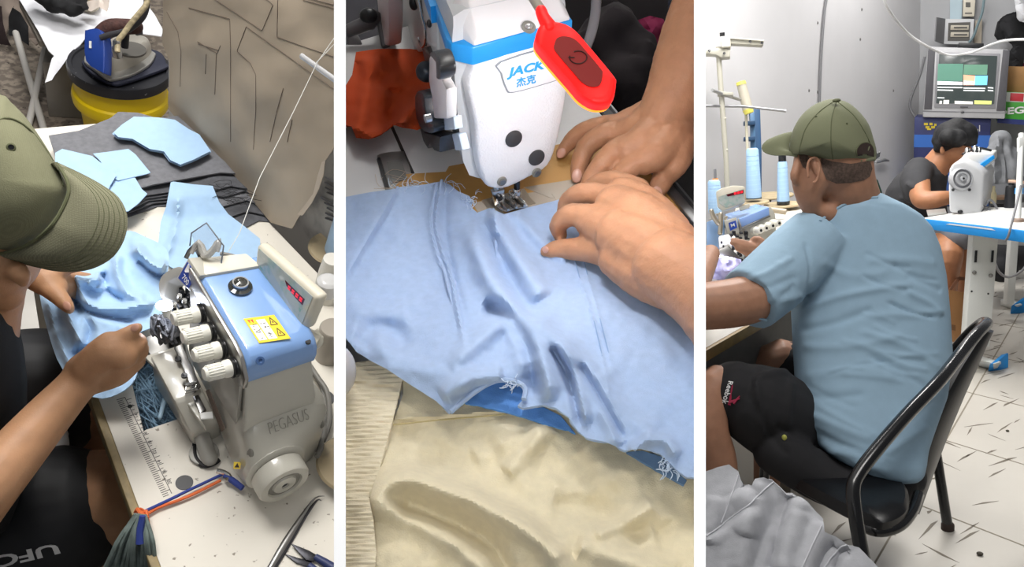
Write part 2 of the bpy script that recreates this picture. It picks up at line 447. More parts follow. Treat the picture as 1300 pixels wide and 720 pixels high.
# ---- sewing table
def rz(pts, z): return [LB.Z(u, v, z) for u, v in pts]
tab = T('overlock_table', LB, LB.Z(260, 480, 0), 'white laminate overlock table with printed ruler and wood edge', 'table')
A0, A1 = LB.Z(125, 505, TZ), LB.Z(206, 724, TZ); ed = nrm(A1 - A0); en = V3(-ed[1], ed[0], 0)
far = LB.Z(60, 170, TZ); far_l = A0 - ed * np.dot(A0 - far, ed)
kf = np.dot(A0 - LB.Z(100, 166, TZ), ed); Fl = A0 - ed * (kf + .02)
def to_wall(p):
    return p + en * (np.dot(pa + pn * .012 - p, pn) / np.dot(en, pn))
top_poly = [Fl, A0, A1 + ed * .25, to_wall(A1 + ed * .25), to_wall(Fl)]
# cut-out in the table top for the machine's waste chute
hole = [LB.Z(160, 455, TZ), LB.Z(182, 547, TZ), LB.Z(262, 520, TZ), LB.Z(235, 430, TZ)]
def poly_with_hole(outer, inner, z0, z1):
    pts = [Vector((p[0], p[1])) for p in outer] + [Vector((p[0], p[1])) for p in inner]
    n, k = len(outer), len(inner); ee = [(i, (i + 1) % n) for i in range(n)] + [(n + i, n + (i + 1) % k) for i in range(k)]
    r = delaunay_2d_cdt(pts, ee, [], 4, 1e-5) if False else delaunay_2d_cdt(pts, ee, [], 1, 1e-5)
    vs = [np.array([p.x, p.y]) for p in r[0]]; ip = [(p[0], p[1]) for p in inner]; fs = []
    for f in r[2]:
        c = sum(vs[i] for i in f) / len(f)
        if not pip(np.array([c]), ip)[0]: fs.append(tuple(f))
    mb = MB(); N = len(vs); mb.add([(*p, z1) for p in vs] + [(*p, z0) for p in vs], fs + [tuple(i + N for i in reversed(f)) for f in fs])
    cnt = {(f[i], f[(i + 1) % len(f)]) for f in fs for i in range(len(f))}
    mb.add([(*p, z1) for p in vs] + [(*p, z0) for p in vs], [(a, a + N, b + N, b) for a, b in cnt if (b, a) not in cnt]); return mb
build('table_top', poly_with_hole(top_poly, hole, TZ - .03, TZ), TABLE, LB, tab, sharp=20)
build('edge_band', MB().prism([Fl + V3(0, 0, .0005), A1 + ed * .25 + V3(0, 0, .0005), A1 + ed * .25 - en * .012 + V3(0, 0, .0005), Fl - en * .012 + V3(0, 0, .0005)], (0, 0, -.032)), WOODE, LB, tab, bevel=.002)
for q in ((.04, .04), (.9, .04), (.04, .9)):
    base = Fl + ed * 1.0 * q[0] + en * q[1]
    build('leg', MB().box((base[0], base[1], .36), (.05, .05, .72)), CAST, LB, tab)
# waste tray under the cut-out
hc = sum(hole) / 4; 
build('waste_tray', MB().prism([p + (p - hc) * .05 + V3(0, 0, -.085) for p in hole], (0, 0, -.01)), DARKP, LB, tab)
# ruler: ticks along the edge, printed on the laminate
ru = MB(); r0, r1 = LB.Z(148, 508, TZ), LB.Z(207, 631, TZ); rd = nrm(r1 - r0); rn = V3(-rd[1], rd[0], 0); RL = np.linalg.norm(r1 - r0); nt = 52
def bar(mb, a, b, wd, z=.0006, up=V3(0, 0, 1)):
    d = nrm(b - a); s = np.cross(up, d) * wd / 2; mb.prism([a - s, b - s, b + s, a + s], up * z)
bar(ru, r0 + rn * .0125, r1 + rn * .0125, .0008)
for i in range(nt + 1):
    p = r0 + rd * RL * i / nt; l = .008 if i % 5 else .0125
    bar(ru, p, p + rn * l, .0007)
    if i % 2 == 0 and i < 46: q = r0 + rd * (RL * (.03 + i / nt)) + rn * .0135; bar(ru, q, q + rn * (.004 if i % 4 else .007), .0006)
build('ruler_marking', ru, mat('printed_ink', '#3f3c39', .6), LB, tab)
nm = MB()
for i in range(1, 10):
    p = r0 + rd * RL * i / 10 + rn * .0165
    t_ = text(str(i * 2 + 0) if i < 9 else '20', p + V3(0, 0, .0002), -rd, rn * -1, .0075, .0003); nm.add(t_.v, t_.f)
build('ruler_number', nm, mat('printed_ink', '#3f3c39', .6), LB, tab)
def disc(bay, u, v, z, r, th): return MB().lathe([(0, 0), (r, 0), (r, th), (0, th)], bay.Z(u, v, z), n=28)
for (u, v, r) in ((234, 614, .0125), (412, 507, .017)):
    build('hole_plug', disc(LB, u, v, TZ - .002, r, .0032), mat('grey_plug', '#4a4a4b', .6), LB, tab)
build('screw_hole', disc(LB, 165, 517, TZ - .002, .0035, .0025), mat('green_black', '#1f2a1f', .5), LB, tab)
# thread waste in the tray: nobody could count it
rt = random.Random(3); ty = MB()
for k in range(100):
    a = [hc + V3(0, 0, -.075 + rt.uniform(0, .065)) + (hole[0] - hc) * rt.uniform(-.85, .85) + (hole[1] - hc) * rt.uniform(-.7, .7) for _ in range(7)]
    a = [V3(p[0], p[1], min(p[2], TZ - .012)) for p in a]
    ty.tube(a, .0012, 5, smooth=5)
build('thread_waste', ty, mat('blue_grey_yarn', '#7d9cb4', .9, var=.2, vs=80), LB, label='tangle of blue grey yarn waste in the table cut-out beside the overlock machine', cat='yarn waste', kind='stuff')
pk = LB.Z(208, 500, TZ - .02)
build('marking_pen', MB().tube([LB.Z(212, 497, TZ + .005), LB.Z(203, 530, TZ + .002)], [.0045, .0035], 10, cap='round'), mat('pale_blue_pen', '#9dbbd0', .5), LB, label='short pale blue stick standing in the yarn waste', cat='pen')

# ---- grey cut panels stacked on the table
def hz(b, z, amp=0): return lambda u, v, h: b.Z(u, v, z + h)
gl = [(62, 172), (100, 166), (140, 150), (150, 142), (175, 143), (200, 150), (235, 146), (258, 150), (267, 163), (293, 195), (317, 216), (314, 221), (280, 219), (240, 226), (195, 234), (160, 244), (120, 250), (75, 215)]
gray_layers = [
    ([(90, 200), (250, 170), (314, 225), (336, 250), (356, 283), (329, 280), (305, 292), (240, 262), (200, 262), (160, 276), (110, 262)], .003, C_GREY2),
    ([(90, 195), (250, 165), (316, 228), (334, 252), (350, 276), (314, 268), (293, 275), (240, 254), (195, 258), (158, 272), (110, 255)], .009, C_GREY2),
    ([(85, 195), (250, 160), (314, 222), (333, 248), (336, 262), (313, 254), (283, 262), (240, 250), (190, 254), (158, 268), (110, 250)], .015, C_GREY),
    ([(80, 192), (250, 158), (321, 220), (329, 240), (324, 250), (311, 242), (285, 250), (235, 245), (185, 252), (157, 265), (100, 245)], .021, C_GREY2),
    ([(78, 190), (250, 155), (319, 218), (324, 232), (316, 240), (293, 236), (275, 241), (235, 241), (185, 248), (156, 262), (95, 240)], .027, C_GREY2)]
for k, (ol, z, mt) in enumerate(gray_layers):
    mb = sheet(ol, onz(LB, TZ + z), (), 7, .003, 40, 2)
    build('grey_cut_panel', mb, mt, LB, label=['lowest', 'second lowest', 'third', 'fourth', 'fifth'][k] + ' of the dark grey cloth panels stacked on the table, only its edge showing' , cat='cloth panel', group='grey cut panels in the stack', solid=.0022, prop=None)
mb = sheet(gl, onz(LB, TZ + .036), [([(70, 180), (190, 232), (325, 228)], .002, 8), ([(150, 145), (170, 175), (200, 215)], .003, 10), ([(230, 150), (290, 215)], .002, 12), ([(90, 175), (140, 200), (230, 215)], .0025, 6)], 6, .004, 45, 2)
build('grey_cut_panel', mb, C_GREY, LB, label='topmost grey cloth panel of the stack, light blue pieces lying on it', cat='cloth panel', group='grey cut panels in the stack', solid=.003)
for k in range(14):   # frayed thread ends hanging over the stack's edge
    pass
fr = MB()
for k in range(26):
    u = 262 + rt.uniform(0, 70); v = 226 + (u - 262) * .35 + rt.uniform(0, 22); z = TZ + .036
    a = [LB.Z(u + rt.uniform(-4, 4) + dx, v + rt.uniform(-3, 3) + dx * .1, z) for dx in (0, 9, 18, 26)]
    fr.tube(a, .0006, 4, smooth=4)
build('frayed_thread', fr, mat('black_thread', '#232327', .9), LB, label='dark loose threads fraying along the front edge of the grey stack', cat='loose threads', kind='stuff')

# ---- light blue cut pieces
def piece(name, ol, z, label, folds=(), rough=.002, seed=0, group=None, th=.0015, step=5, fn=None, mt=None):
    return build(name, sheet(ol, fn or onz(LB, TZ + z), folds, step, rough, 35, seed), mt or C_BLUE, LB, label=label, cat='cloth piece', group=group, solid=th)
st = [(144, 168), (155, 158), (170, 148), (200, 149), (222, 152), (240, 164), (252, 170), (267, 192), (245, 203), (229, 209), (216, 203), (208, 192), (190, 189), (168, 176), (150, 174)]
for k in range(4):
    o_ = [(0, 2.2), (-1.5, 1.4), (1.2, .8), (0, 0)][k]
    piece('blue_cut_piece', [(u + o_[0], v + o_[1]) for u, v in st], .046 + .0035 * k, ['bottom', 'second from bottom', 'third from bottom', 'top'][k] + ' piece of the small light blue stack nearest the yellow bucket', seed=5, group='light blue pieces in the small stack')
piece('blue_cut_piece', [(118, 195), (135, 193), (163, 189), (172, 196), (191, 219), (186, 221), (150, 229), (135, 222), (128, 205)], .046, 'light blue piece with a pointed end lying partly under another on the grey cloth', [([(125, 200), (150, 222)], .003, 5)], seed=11)
piece('blue_cut_piece', [(138, 230), (170, 223), (180, 240), (187, 246), (176, 258), (163, 268), (150, 270), (125, 255), (120, 232)], .044, 'light blue piece showing beside the cap brim, its notched end on the grey stack', (), seed=12)
piece('blue_cut_piece', [(70, 194), (79, 189), (117, 198), (148, 222), (140, 235), (135, 250), (110, 250), (85, 230), (70, 208)], .051, 'light blue piece beside the olive cap crown, lying over the other two', [([(117, 198), (146, 224)], .003, 4), ([(85, 200), (130, 235)], .002, 6)], seed=13)
lp = [(217, 230), (245, 234), (270, 236), (278, 256), (290, 272), (310, 287), (330, 303), (332, 330), (318, 352), (280, 356), (240, 350), (215, 338), (201, 308), (204, 282), (211, 262)]
piece('blue_cut_piece', lp, .0, 'long light blue piece running from the grey stack down behind the overlock machine', [([(226, 250), (226, 268), (222, 290), (212, 325)], .012, 5), ([(240, 262), (225, 310)], .004, 9)], .004, 21,
      fn=lambda u, v, h: LB.Z(u, v, TZ + .012 + h + .026 * max(0, min(1, (275 - v) / 28))))

# ---- yellow bucket with lid
bk = LB.P(152.5, 82, 2.55); zl = bk[2]; ru_ = 62 * 2.55 / F * 1.0
def W(p): return p
yb = T('paint_bucket', LB, (bk[0], bk[1], 0), 'yellow plastic bucket with a black lid standing behind the table', 'bucket')
Rb = .148
build('bucket_body', MB().lathe([(.10, 0), (.105, .005), (Rb * .82, zl - .20), (Rb * .86, zl - .14), (Rb * .98, zl - .135), (Rb * 1.0, zl - .115), (Rb * .98, zl - .10), (Rb * .93, zl - .095), (Rb * .96, zl - .03), (Rb * .97, zl - .02), (Rb * .9, zl - .02)], (bk[0], bk[1], 0), n=48), mat('yellow_plastic', '#f0d000', .35), LB, yb)
build('bucket_lid', MB().lathe([(Rb * .95, zl - .034), (Rb * 1.03, zl - .034), (Rb * 1.04, zl - .01), (Rb * 1.02, zl), (Rb * .94, zl), (Rb * .92, zl - .006), (0, zl - .006)], (bk[0], bk[1], 0), n=48), mat('black_lid_plastic', '#202127', .45, spots=('#9a9a9c', 45, .70)), LB, yb, sharp=60)
build('label_strip', MB().lathe([(.104, .03), (.112, zl - .22)], (bk[0], bk[1], 0), n=40, cap=False), mat('dark_printed_label', '#3b3a3c', .5, col2='#b8b6b0', c2s=60, c2t=.6), LB, yb, solid=.002, soff=1)

# ---- steam iron on its rubber rest
zi = zl
def I(u, v, z): return LB.Z(u, v, z)
rest = [(104, 83), (112, 78), (150, 62), (200, 68), (211, 83), (210, 90), (160, 108), (142, 110), (118, 98)]
build('iron_rest', MB().prism([I(u, v, zi + .0) for u, v in smooth_curve(rest, 4, True)], (0, 0, .012)), mat('navy_rubber', '#272a3d', .6), LB, label='dark navy rubber rest under the steam iron on the bucket lid', cat='iron rest', bevel=.004)
ir = T('steam_iron', LB, I(150, 85, zi + .012), 'blue and chrome industrial steam iron resting on the yellow bucket', 'iron')
sole = [(107, 80), (118, 90), (136, 103), (150, 103), (170, 97), (190, 85), (197, 74), (196, 70), (180, 64), (140, 62), (115, 66)]
zb = zi + .013
build('soleplate', MB().prism([I(u, v, zb) for u, v in smooth_curve(sole, 4, True)], (0, 0, .012)), mat('bright_sole_steel', '#b9b7b2', .3, .6), LB, ir, bevel=.003)
up_ = [(114, 80), (135, 95), (150, 95), (170, 88), (188, 76), (192, 68), (178, 62), (140, 61), (118, 66)]
cen = sum(I(u, v, zb) for u, v in up_) / len(up_); rings = []
for hh, sc_ in ((.010, 1.0), (.035, .98), (.055, .9), (.063, .78)):
    rings.append([V3(0, 0, hh) + cen + (p - cen) * sc_ for p in [I(u, v, zb) for u, v in smooth_curve(up_, 4, True)]])
build('iron_body', MB().loft(rings), mat('brushed_chrome', '#c9c4ba', .3, .55), LB, ir)
build('top_disc', MB().lathe([(0, 0), (.045, 0), (.045, .006), (0, .006)], I(166, 64, zb + .06), n=30), mat('dark_iron_disc', '#77746f', .45, .6), LB, ir)
fx = LB.cam((1, 0, 0)); fx = nrm(V3(fx[0], fx[1], 0)); fy = V3(-fx[1], fx[0], 0)
# blue handle guard
bq = [LB.P(u, v, 2.36) for u, v in smooth_curve([(107.5, 42), (110, 38), (122, 36), (128, 40), (132, 50), (132, 89), (128, 91), (109, 77)], 3, True)]
build('handle_guard', MB().prism(bq, LB.cam((.15, 0, 1)) * .035), mat('deep_blue_plastic', '#1f3f8f', .35), LB, ir, bevel=.006)
build('guard_label', MB().prism([LB.P(u, v, 2.357) for u, v in ((113, 52), (116, 52), (116, 61), (113, 61))], LB.cam((0, 0, 1)) * .001), WHITEP, LB, ir)
hd = [LB.P(u, v, 2.4) for u, v in ((126, 46), (140, 36), (160, 34), (172, 34))]
build('wrapped_handle', MB().tube(hd, [.024, .027, .024, .022], 14, cap='round', smooth=4), mat('brown_leather_wrap', '#4c2f2a', .7, var=.3, vs=80, bump=1, bs=150), LB, ir)
build('handle_end', MB().tube([LB.P(170, 36, 2.41), LB.P(179, 35, 2.42)], .022, 14), mat('grey_rubber', '#5e6066', .6), LB, ir, bevel=.003)
build('handle_post', MB().tube([LB.P(160, 36, 2.42), LB.P(158, 60, 2.45)], .012, 10), DARKP, LB, ir)
build('valve_fitting', MB().lathe([(.014, 0), (.014, .03), (.011, .034), (.011, .05), (.008, .055)], LB.P(149, 72, 2.36), (0, 0, 1), 12), CHROME, LB, ir)
build('steam_hose', MB().tube([LB.P(u, v, 2.36) for u, v in ((128, 48), (140, 44), (158, 40), (170, 33), (181, 22), (186, 8), (186, -12))], .009, 10, smooth=5), mat('dark_hose', '#3d3c40', .5), LB, ir)
build('braided_tube', MB().tube([LB.P(u, v, 2.33) for u, v in ((149, 66), (150, 52), (156, 44), (166, 30), (176, 18), (186, 5), (188, -12))], .008, 10, smooth=5), mat('clear_yellow_tube', '#b9ab8a', .2, var=.3, vs=90), LB, ir)

# ---- ironing stand with white cloth
bz = .37
stand = T('ironing_stand', LB, LB.Z(60, 150, 0), 'low ironing stand with crossed white metal legs under a white cloth', 'ironing stand')
build('board', MB().prism([LB.Z(u, v, bz - .02) for u, v in ((24, 2), (50, 52), (95, 54), (145, 38), (203, 36), (178, -20), (60, -40))], (0, 0, -.02)), mat('board_top', '#7d776f', .7), LB, stand)
lg = [((20, 42), (58, 172)), ((60, 50), (36, 160))]
for (a, b) in lg:
    build('leg', MB().tube([LB.P(*a, 2.9), LB.Z(*b, .012)], .0115, 12, cap='round'), mat('white_leg_paint', '#c9c6c1', .35), LB, stand)
build('cloth', MB(), BLACKC, LB, stand) if False else None
WC = mat('white_press_cloth', '#e9eaf0', .85, var=.02, vs=20, bump=.15, bs=500)
def wc_pos(u, v, h):
    # flat on the board, hanging corner in front
    line = 44 + max(0, (95 - u)) * .25 if u < 95 else 50
    p = LB.Z(u, min(v, line), bz + h)
    if v > line: q = LB.Z(u, v, 0); d = LB.D(u, line, bz); p = LB.P(u, v, d - .01 - .001 * (v - line)) + V3(0, 0, h)
    return p
build('press_cloth', sheet([(20, -8), (30, 8), (48, 38), (62, 65), (69, 72), (57, 105), (66, 102), (78, 85), (95, 62), (107, 50), (140, 44), (175, 42), (205, 46), (207, 38), (196, 18), (178, -5)], wc_pos, [([(107, 5), (108, 20), (104, 30)], .004, 2), ([(69, 72), (63, 100)], .01, 5)], 6, .006, 30, 4), WC, LB, label='white press cloth spread over the ironing stand, one corner hanging down', cat='cloth', solid=.003)
def pile(name, pts, d, mt, label, cat, rr, seed, sq=.6):
    q = random.Random(seed); mb = MB()
    for (u, v, r) in pts: mb.ell(LB.P(u, v, d), (r, r, r * sq), nu=12, nv=8)
    return build(name, mb, mt, LB, label=label, cat=cat, remesh=.012, smooth=3, disp=lambda co, no: co + no * (rr * fbm(co[:, 0] * 100, co[:, 2] * 100 + co[:, 1] * 70, 6, seed))[:, None])
pile('folded_garment', [(58, 2, .04), (66, 8, .04), (78, 4, .05), (90, 10, .04), (84, -4, .05), (97, 2, .04), (94, 14, .025), (54, -6, .05)], 2.56, BLACKC, 'black crumpled garment lying on the white press cloth', 'garment', .02, 3)
rl = T('cloth_roll', LB, LB.P(116, 2, 2.66), 'cream roll of ribbon lying beside the black garment on the press cloth', 'roll')
build('roll_outer', MB().tube([LB.P(112, 3, 2.66), LB.P(118, -12, 2.8)], [.036, .036], 18), mat('cream_roll', '#cfc6b2', .8, bump=.4, bs=60), LB, rl, bevel=.008)
build('roll_core', MB().lathe([(.010, -.004), (.024, 0), (.024, .01), (.0, .01)], LB.P(113, 4, 2.635), nrm(LB.c - LB.P(113, 4, 2.635)), 16), mat('roll_core_shade', '#8d8065', .8), LB, rl)
build('ribbon_tail', sheet([(106, 3), (128, -2), (140, -6), (138, 8), (136, 15), (126, 9), (116, 15), (108, 11)], lambda u, v, h: LB.P(u, v, 2.62 - h), [([(124, 0), (128, 9)], .01, 3)], 4, .004, 12, 2), mat('pale_pink_tape', '#e3d6cb', .8), LB, rl, solid=.002)
def hang(name, ol, d, mt, label, cat, folds=(), seed=0, rough=.02, th=.004, step=5, bay=LB):
    return build(name, sheet(ol, lambda u, v, h: bay.P(u, v, d - h), folds, step, rough, 22, seed), mt, bay, label=label, cat=cat, solid=th)
hang('hanging_cloth', [(-6, -8), (26, -6), (34, 20), (50, 45), (56, 52), (46, 58), (36, 48), (30, 30), (18, 8), (8, 45), (-6, 40)], 3.02, mat('taupe_cloth', '#8f8278', .9), 'taupe cloth hanging from the front edge of the ironing stand', 'cloth', seed=6)
hang('hanging_cloth', [(12, 22), (17, 10), (26, 16), (36, 34), (37, 58), (28, 52), (20, 46), (12, 45)], 2.96, BLACKC, 'black cloth corner hanging over the white metal legs', 'cloth', seed=7)
hang('hanging_cloth', [(-6, 8), (2, 8), (4, 30), (9, 48), (14, 58), (2, 56), (-6, 54)], 3.0, mat('dark_maroon_cloth', '#2b1e1f', .9), 'dark maroon cloth hanging at the far left of the ironing stand', 'cloth', seed=8)
# concrete footing behind the bucket
p0 = LB.Z(72, 150, 0)
build('concrete_block', MB().box((LB.Z(84, 150, 0)[0] + .03, LB.Z(84, 150, 0)[1] + .10, .11), (.17, .2, .22)), mat('grey_concrete', '#8d8983', .8, var=.1, vs=10), LB, label='grey concrete block standing behind the legs left of the yellow bucket', cat='block', bevel=.006)

# ---- brown pattern paper with pencil lines
PAPER = mat('brown_pattern_paper', '#b3a490', .75, var=.06, vs=7, bump=.25, bs=9)
pp = T('pattern_paper', LB, LB.PL(300, 230, pa, pn), 'brown pattern paper with drawn outlines standing along the wall', 'pattern paper')
ol = [(208, -20), (450, -20), (450, 150), (412, 205), (408, 228), (398, 246), (384, 268), (372, 290), (345, 282), (300, 232), (260, 190), (228, 152), (216, 138), (217, 100), (216, 76), (206, 56)]
pps = build('paper_sheet', sheet(ol, onp(.012), [([(255, 40), (290, 130), (340, 230)], .006, 12), ([(220, 10), (228, 80), (226, 140)], .004, 10), ([(300, 80), (380, 160)], .003, 20), ([(240, 170), (420, 60)], .003, 25)], 9, .005, 70, 9), PAPER, LB, pp, solid=.001)
# the lower right corner curls forward
def curl(u, v, h):
    t = max(0, min(1, (u - 385) / 28)); return LB.PL(u, v, pa + pn * (.02 + .035 * t * t), pn)
build('curled_edge', sheet([(398, 246), (404, 222), (409, 206), (413, 204), (411, 222), (405, 240), (396, 258), (384, 274), (378, 272)], curl, (), 3), mat('pale_paper_back', '#c7b7a3', .7), LB, pp, solid=.0008)
ln = MB(); onpp = caster(pps, LB, .0006)
for pts in [[(240, 10), (292, 24), (293, 60), (293, 180)], [(270, -3), (333, 39), (347, 6), (330, -8)], [(353, -5), (352, 47), (391, 61), (424, 72)], [(385, 0), (430, 12)], [(390, -3), (432, 8)], [(313, 34), (424, 113)], [(313, 34), (301, 65), (318, 80), (325, 95), (325, 140), (322, 190)],
            [(212, 15), (226, 40), (230, 65), (229, 110)], [(251, 53), (276, 68), (280, 58)], [(262, 69), (261, 94)], [(360, 112), (352, 140), (343, 180)], [(371, 152), (365, 180)], [(252, 56), (278, 64)], [(275, 68), (273, 120)]]:
    q = [onpp(u, v) for u, v in resam(np.array(pts, float), 60)]
    ln.tube(q, .0006, 4)
build('drawn_line', ln, mat('pencil_line', '#665a50', .8), LB, pp)
scr = MB()
for k in range(9):
    u, v = 405 + rt.uniform(0, 12), 225 + k * 6.5; scr.tube([LB.PL(u, v, wq + pn * .003, pn), LB.PL(u + 14, v + rt.uniform(4, 9), wq + pn * .003, pn)], .0022, 4)
build('wall_scribble', scr, mat('grey_marker', '#6a6a6e', .8), LB, label='grey scribbled strokes on the white wall beside the curled paper edge', cat='scribbles', kind='structure')

# ---------------------------------------------------------------- overlock machine
MO = V3(.04, .883, TZ); 
def inq(q, x, y): return (q[0] * (1 - x) + q[1] * x) * (1 - y) + (q[3] * (1 - x) + q[2] * x) * y
e1 = nrm(V3(.345, -.938, 0)); e2 = V3(-e1[1], e1[0], 0); EZ = V3(0, 0, 1)
def mp(s, t, h): return MO + e1 * s + e2 * t + EZ * h
MR = np.stack([e1, e2, EZ], 1)
om = T('overlock_machine', LB, mp(.1, .05, 0), 'blue and warm grey four-knob overlock sewing machine on the white table', 'overlock machine')
def sec(s, poly): return [mp(s, t, h) for t, h in poly]
# upper body
b = MB()
up0 = [(0, .04), (.10, .04), (.10, .222), (0, .222)]
b.loft([sec(-.035, [(.004, .05), (.092, .05), (.092, .24), (.004, .24)]), sec(-.004, [(0, .04), (.098, .04), (.098, .242), (0, .242)]), sec(.176, [(-.002, .04), (.098, .04), (.098, .222), (-.002, .222)]), sec(.205, [(-.012, .04), (.10, .04), (.10, .15), (-.012, .15)])])
build('upper_body', b, CAST, LB, om, bevel=.006, bseg=3)
# lower casing that swells to the wheel housing
b = MB(); rings = []
def rrect(t0, t1, h0, h1, k): # rounded polygon of 24 points, k = roundness 0..1
    c = ((t0 + t1) / 2, (h0 + h1) / 2); a, d = (t1 - t0) / 2, (h1 - h0) / 2; out = []
    e = 2 / (6 - 4 * k)
    for i in range(28):
        w_ = 2 * PI * i / 28; x, y = math.cos(w_), math.sin(w_)
        out.append((c[0] + a * math.copysign(abs(x) ** e, x), c[1] + d * math.copysign(abs(y) ** e, y)))
    return out
for s, t0, t1, h0, h1, k in ((.06, .0, .12, .002, .13, .1), (.19, -.014, .125, .002, .148, .1), (.208, -.014, .122, .002, .142, .15), (.222, -.013, .108, .004, .128, .4), (.232, -.017, .083, .014, .115, .8), (.240, -.018, .074, .018, .110, 1.0)):
    rings.append(sec(s, rrect(t0, t1, h0, h1, k)))
build('lower_casing', b.loft(rings), CAST, LB, om, sharp=30)
build('wheel_housing', MB().lathe([(.047, 0), (.047, .012), (.042, .016)], mp(.228, .028, .064), e1, 36), CAST, LB, om)
hw = build('handwheel', MB().lathe([(.036, 0), (.040, .003), (.040, .026), (.037, .030), (.027, .030), (.0255, .026), (.019, .026), (.017, .030), (.006, .031), (.005, .027), (0, .027)], mp(.243, .027, .063), e1, 44), CAST, LB, om, sharp=50)
build('wheel_ring', MB().lathe([(.0192, .0265), (.0250, .0265), (.0250, .0272), (.0192, .0272)], mp(.243, .027, .063), e1, 36, cap=False), mat('shadow_grey_ring', '#7a776f', .4), LB, hw)
build('wheel_bolt', MB().lathe([(0, .0275), (.005, .0275), (.005, .0285), (0, .0285)], mp(.243, .027, .063), e1, 12), DARKP, LB, hw)
# recessed thumb scoop, small holes and sticker on the casing
build('scoop', MB().ell(mp(.222, -.006, .098), (.010, .006, .016), MR), mat('recess_grey', '#7f7c74', .5), LB, om)
build('scoop', MB().ell(mp(.218, .108, .10), (.008, .004, .008), MR), mat('recess_grey', '#7f7c74', .5), LB, om)
nt_ = nrm(np.cross(mp(.222, .05, .128) - mp(.208, .05, .142), e2))
t_ = text('PEGASUS', mp(.2165, .052, .1345) + EZ * .001, e2, mp(.208, .05, .142) - mp(.222, .05, .128), .026, .0012, fit=.062, bold=-.02)
build('embossed_lettering', t_, mat('emboss_grey', '#8f8c82', .35), LB, om)
# blue top cover with a rolled front lip
b = MB(); rings = []
for s, dz, ins in ((-.002, 0, 0), (.0, .0, 0), (.158, 0, 0), (.172, -.004, 0), (.180, -.013, 0), (.183, -.03, .0)):
    top = .262 + dz; bot = .238 if s < .15 else .238 - (s - .15) * .7
    if s > .181: top = .232
    bot = min(bot, top - .002)
    rings.append(sec(s, [(-.003, bot), (.100, bot), (.102, top - .006), (.096, top), (.004, top), (-.003, top - .006)]))
build('top_cover', b.loft(rings), COVER, LB, om, bevel=.002, sharp=50)
# chrome rim plate along the knob side of the cover
rp = [(-.005, .268), (.150, .268), (.172, .262), (.192, .236), (.190, .214), (.176, .206), (.165, .214), (.15, .232), (-.005, .236)]
build('chrome_rim', MB().prism([mp(s, -.0045, h) for s, h in rp], -e2 * .006), mat('satin_chrome', '#9b9a98', .3, .9), LB, om, bevel=.0015)
build('screw', MB().lathe([(0, 0), (.006, 0), (.006, .002), (.003, .002), (.002, .0005), (0, .0005)], LB.Z(330, 458, TZ + .2505), nrm(e1 * .75 + EZ * .66), 16), mat('screw_dark_blue', '#41608f', .4), LB, om)  # screw in a darker blue than the cover
build('screw', MB().lathe([(0, 0), (.004, 0), (.004, .0015), (0, .0015)], mp(.006, .012, .262), EZ, 12), STEEL, LB, om)
# oil window
ow = build('oil_window', MB().lathe([(.017, 0), (.017, .004), (.012, .006), (.011, .011), (.006, .014), (0, .0145)], mp(.052, .042, .262), EZ, 28), mat('smoked_dome', '#33332f', .1, .0, coat=1), LB, om)
build('window_ring', MB().lathe([(.0095, .010), (.0115, .010), (.0115, .0125), (.0095, .0125)], mp(.052, .042, .262), EZ, 24, cap=False), CHROME, LB, ow)
# warning sticker
def quadbox_(p, th, n): return MB().prism(p, np.array(n) * th)
sq = [LB.Z(u, v, TZ + .2625) for u, v in ((309, 405), (348, 400), (369, 430), (329, 436))]
stk = build('warning_sticker', quadbox_(sq, .0006, EZ), mat('sticker_yellow', '#f2cf1c', .4), LB, om)
mw_, mk = MB(), MB(); up = EZ * .0007
for (x0, x1, y0, y1) in ((.05, .30, .30, .92), (.34, .62, .12, .92)): mw_.prism([inq(sq, x0, y0) + up, inq(sq, x1, y0) + up, inq(sq, x1, y1) + up, inq(sq, x0, y1) + up], EZ * .0004)
for k in range(26):
    x, y = random.choice(((.08, .27), (.37, .58))), random.uniform(.25, .88); xx = random.uniform(*x)
    a = inq(sq, xx, y) + up * 1.8; bar(mk, a, a + (sq[1] - sq[0]) * random.uniform(.03, .08), .0009, .0003)
for (x, y) in ((.80, .25), (.80, .70)):
    t3 = [inq(sq, x - .11, y + .14) + up, inq(sq, x + .11, y + .14) + up, inq(sq, x, y - .16) + up]
    for i in range(3): bar(mk, t3[i], t3[(i + 1) % 3], .0012, .0004)
    bar(mk, inq(sq, x, y) + up, inq(sq, x, y + .07) + up, .0014, .0004)
build('sticker_panel', mw_, mat('sticker_white', '#efeee6', .5), LB, stk); build('sticker_print', mk, mat('sticker_ink', '#3c2f22', .6), LB, stk)
rdm = MB()
for x in (.08, .18): rdm.prism([inq(sq, x, .08) + up, inq(sq, x + .08, .08) + up, inq(sq, x + .04, .22) + up], EZ * .0004)
build('sticker_triangle', rdm, mat('sticker_red', '#d4442a', .5), LB, stk)
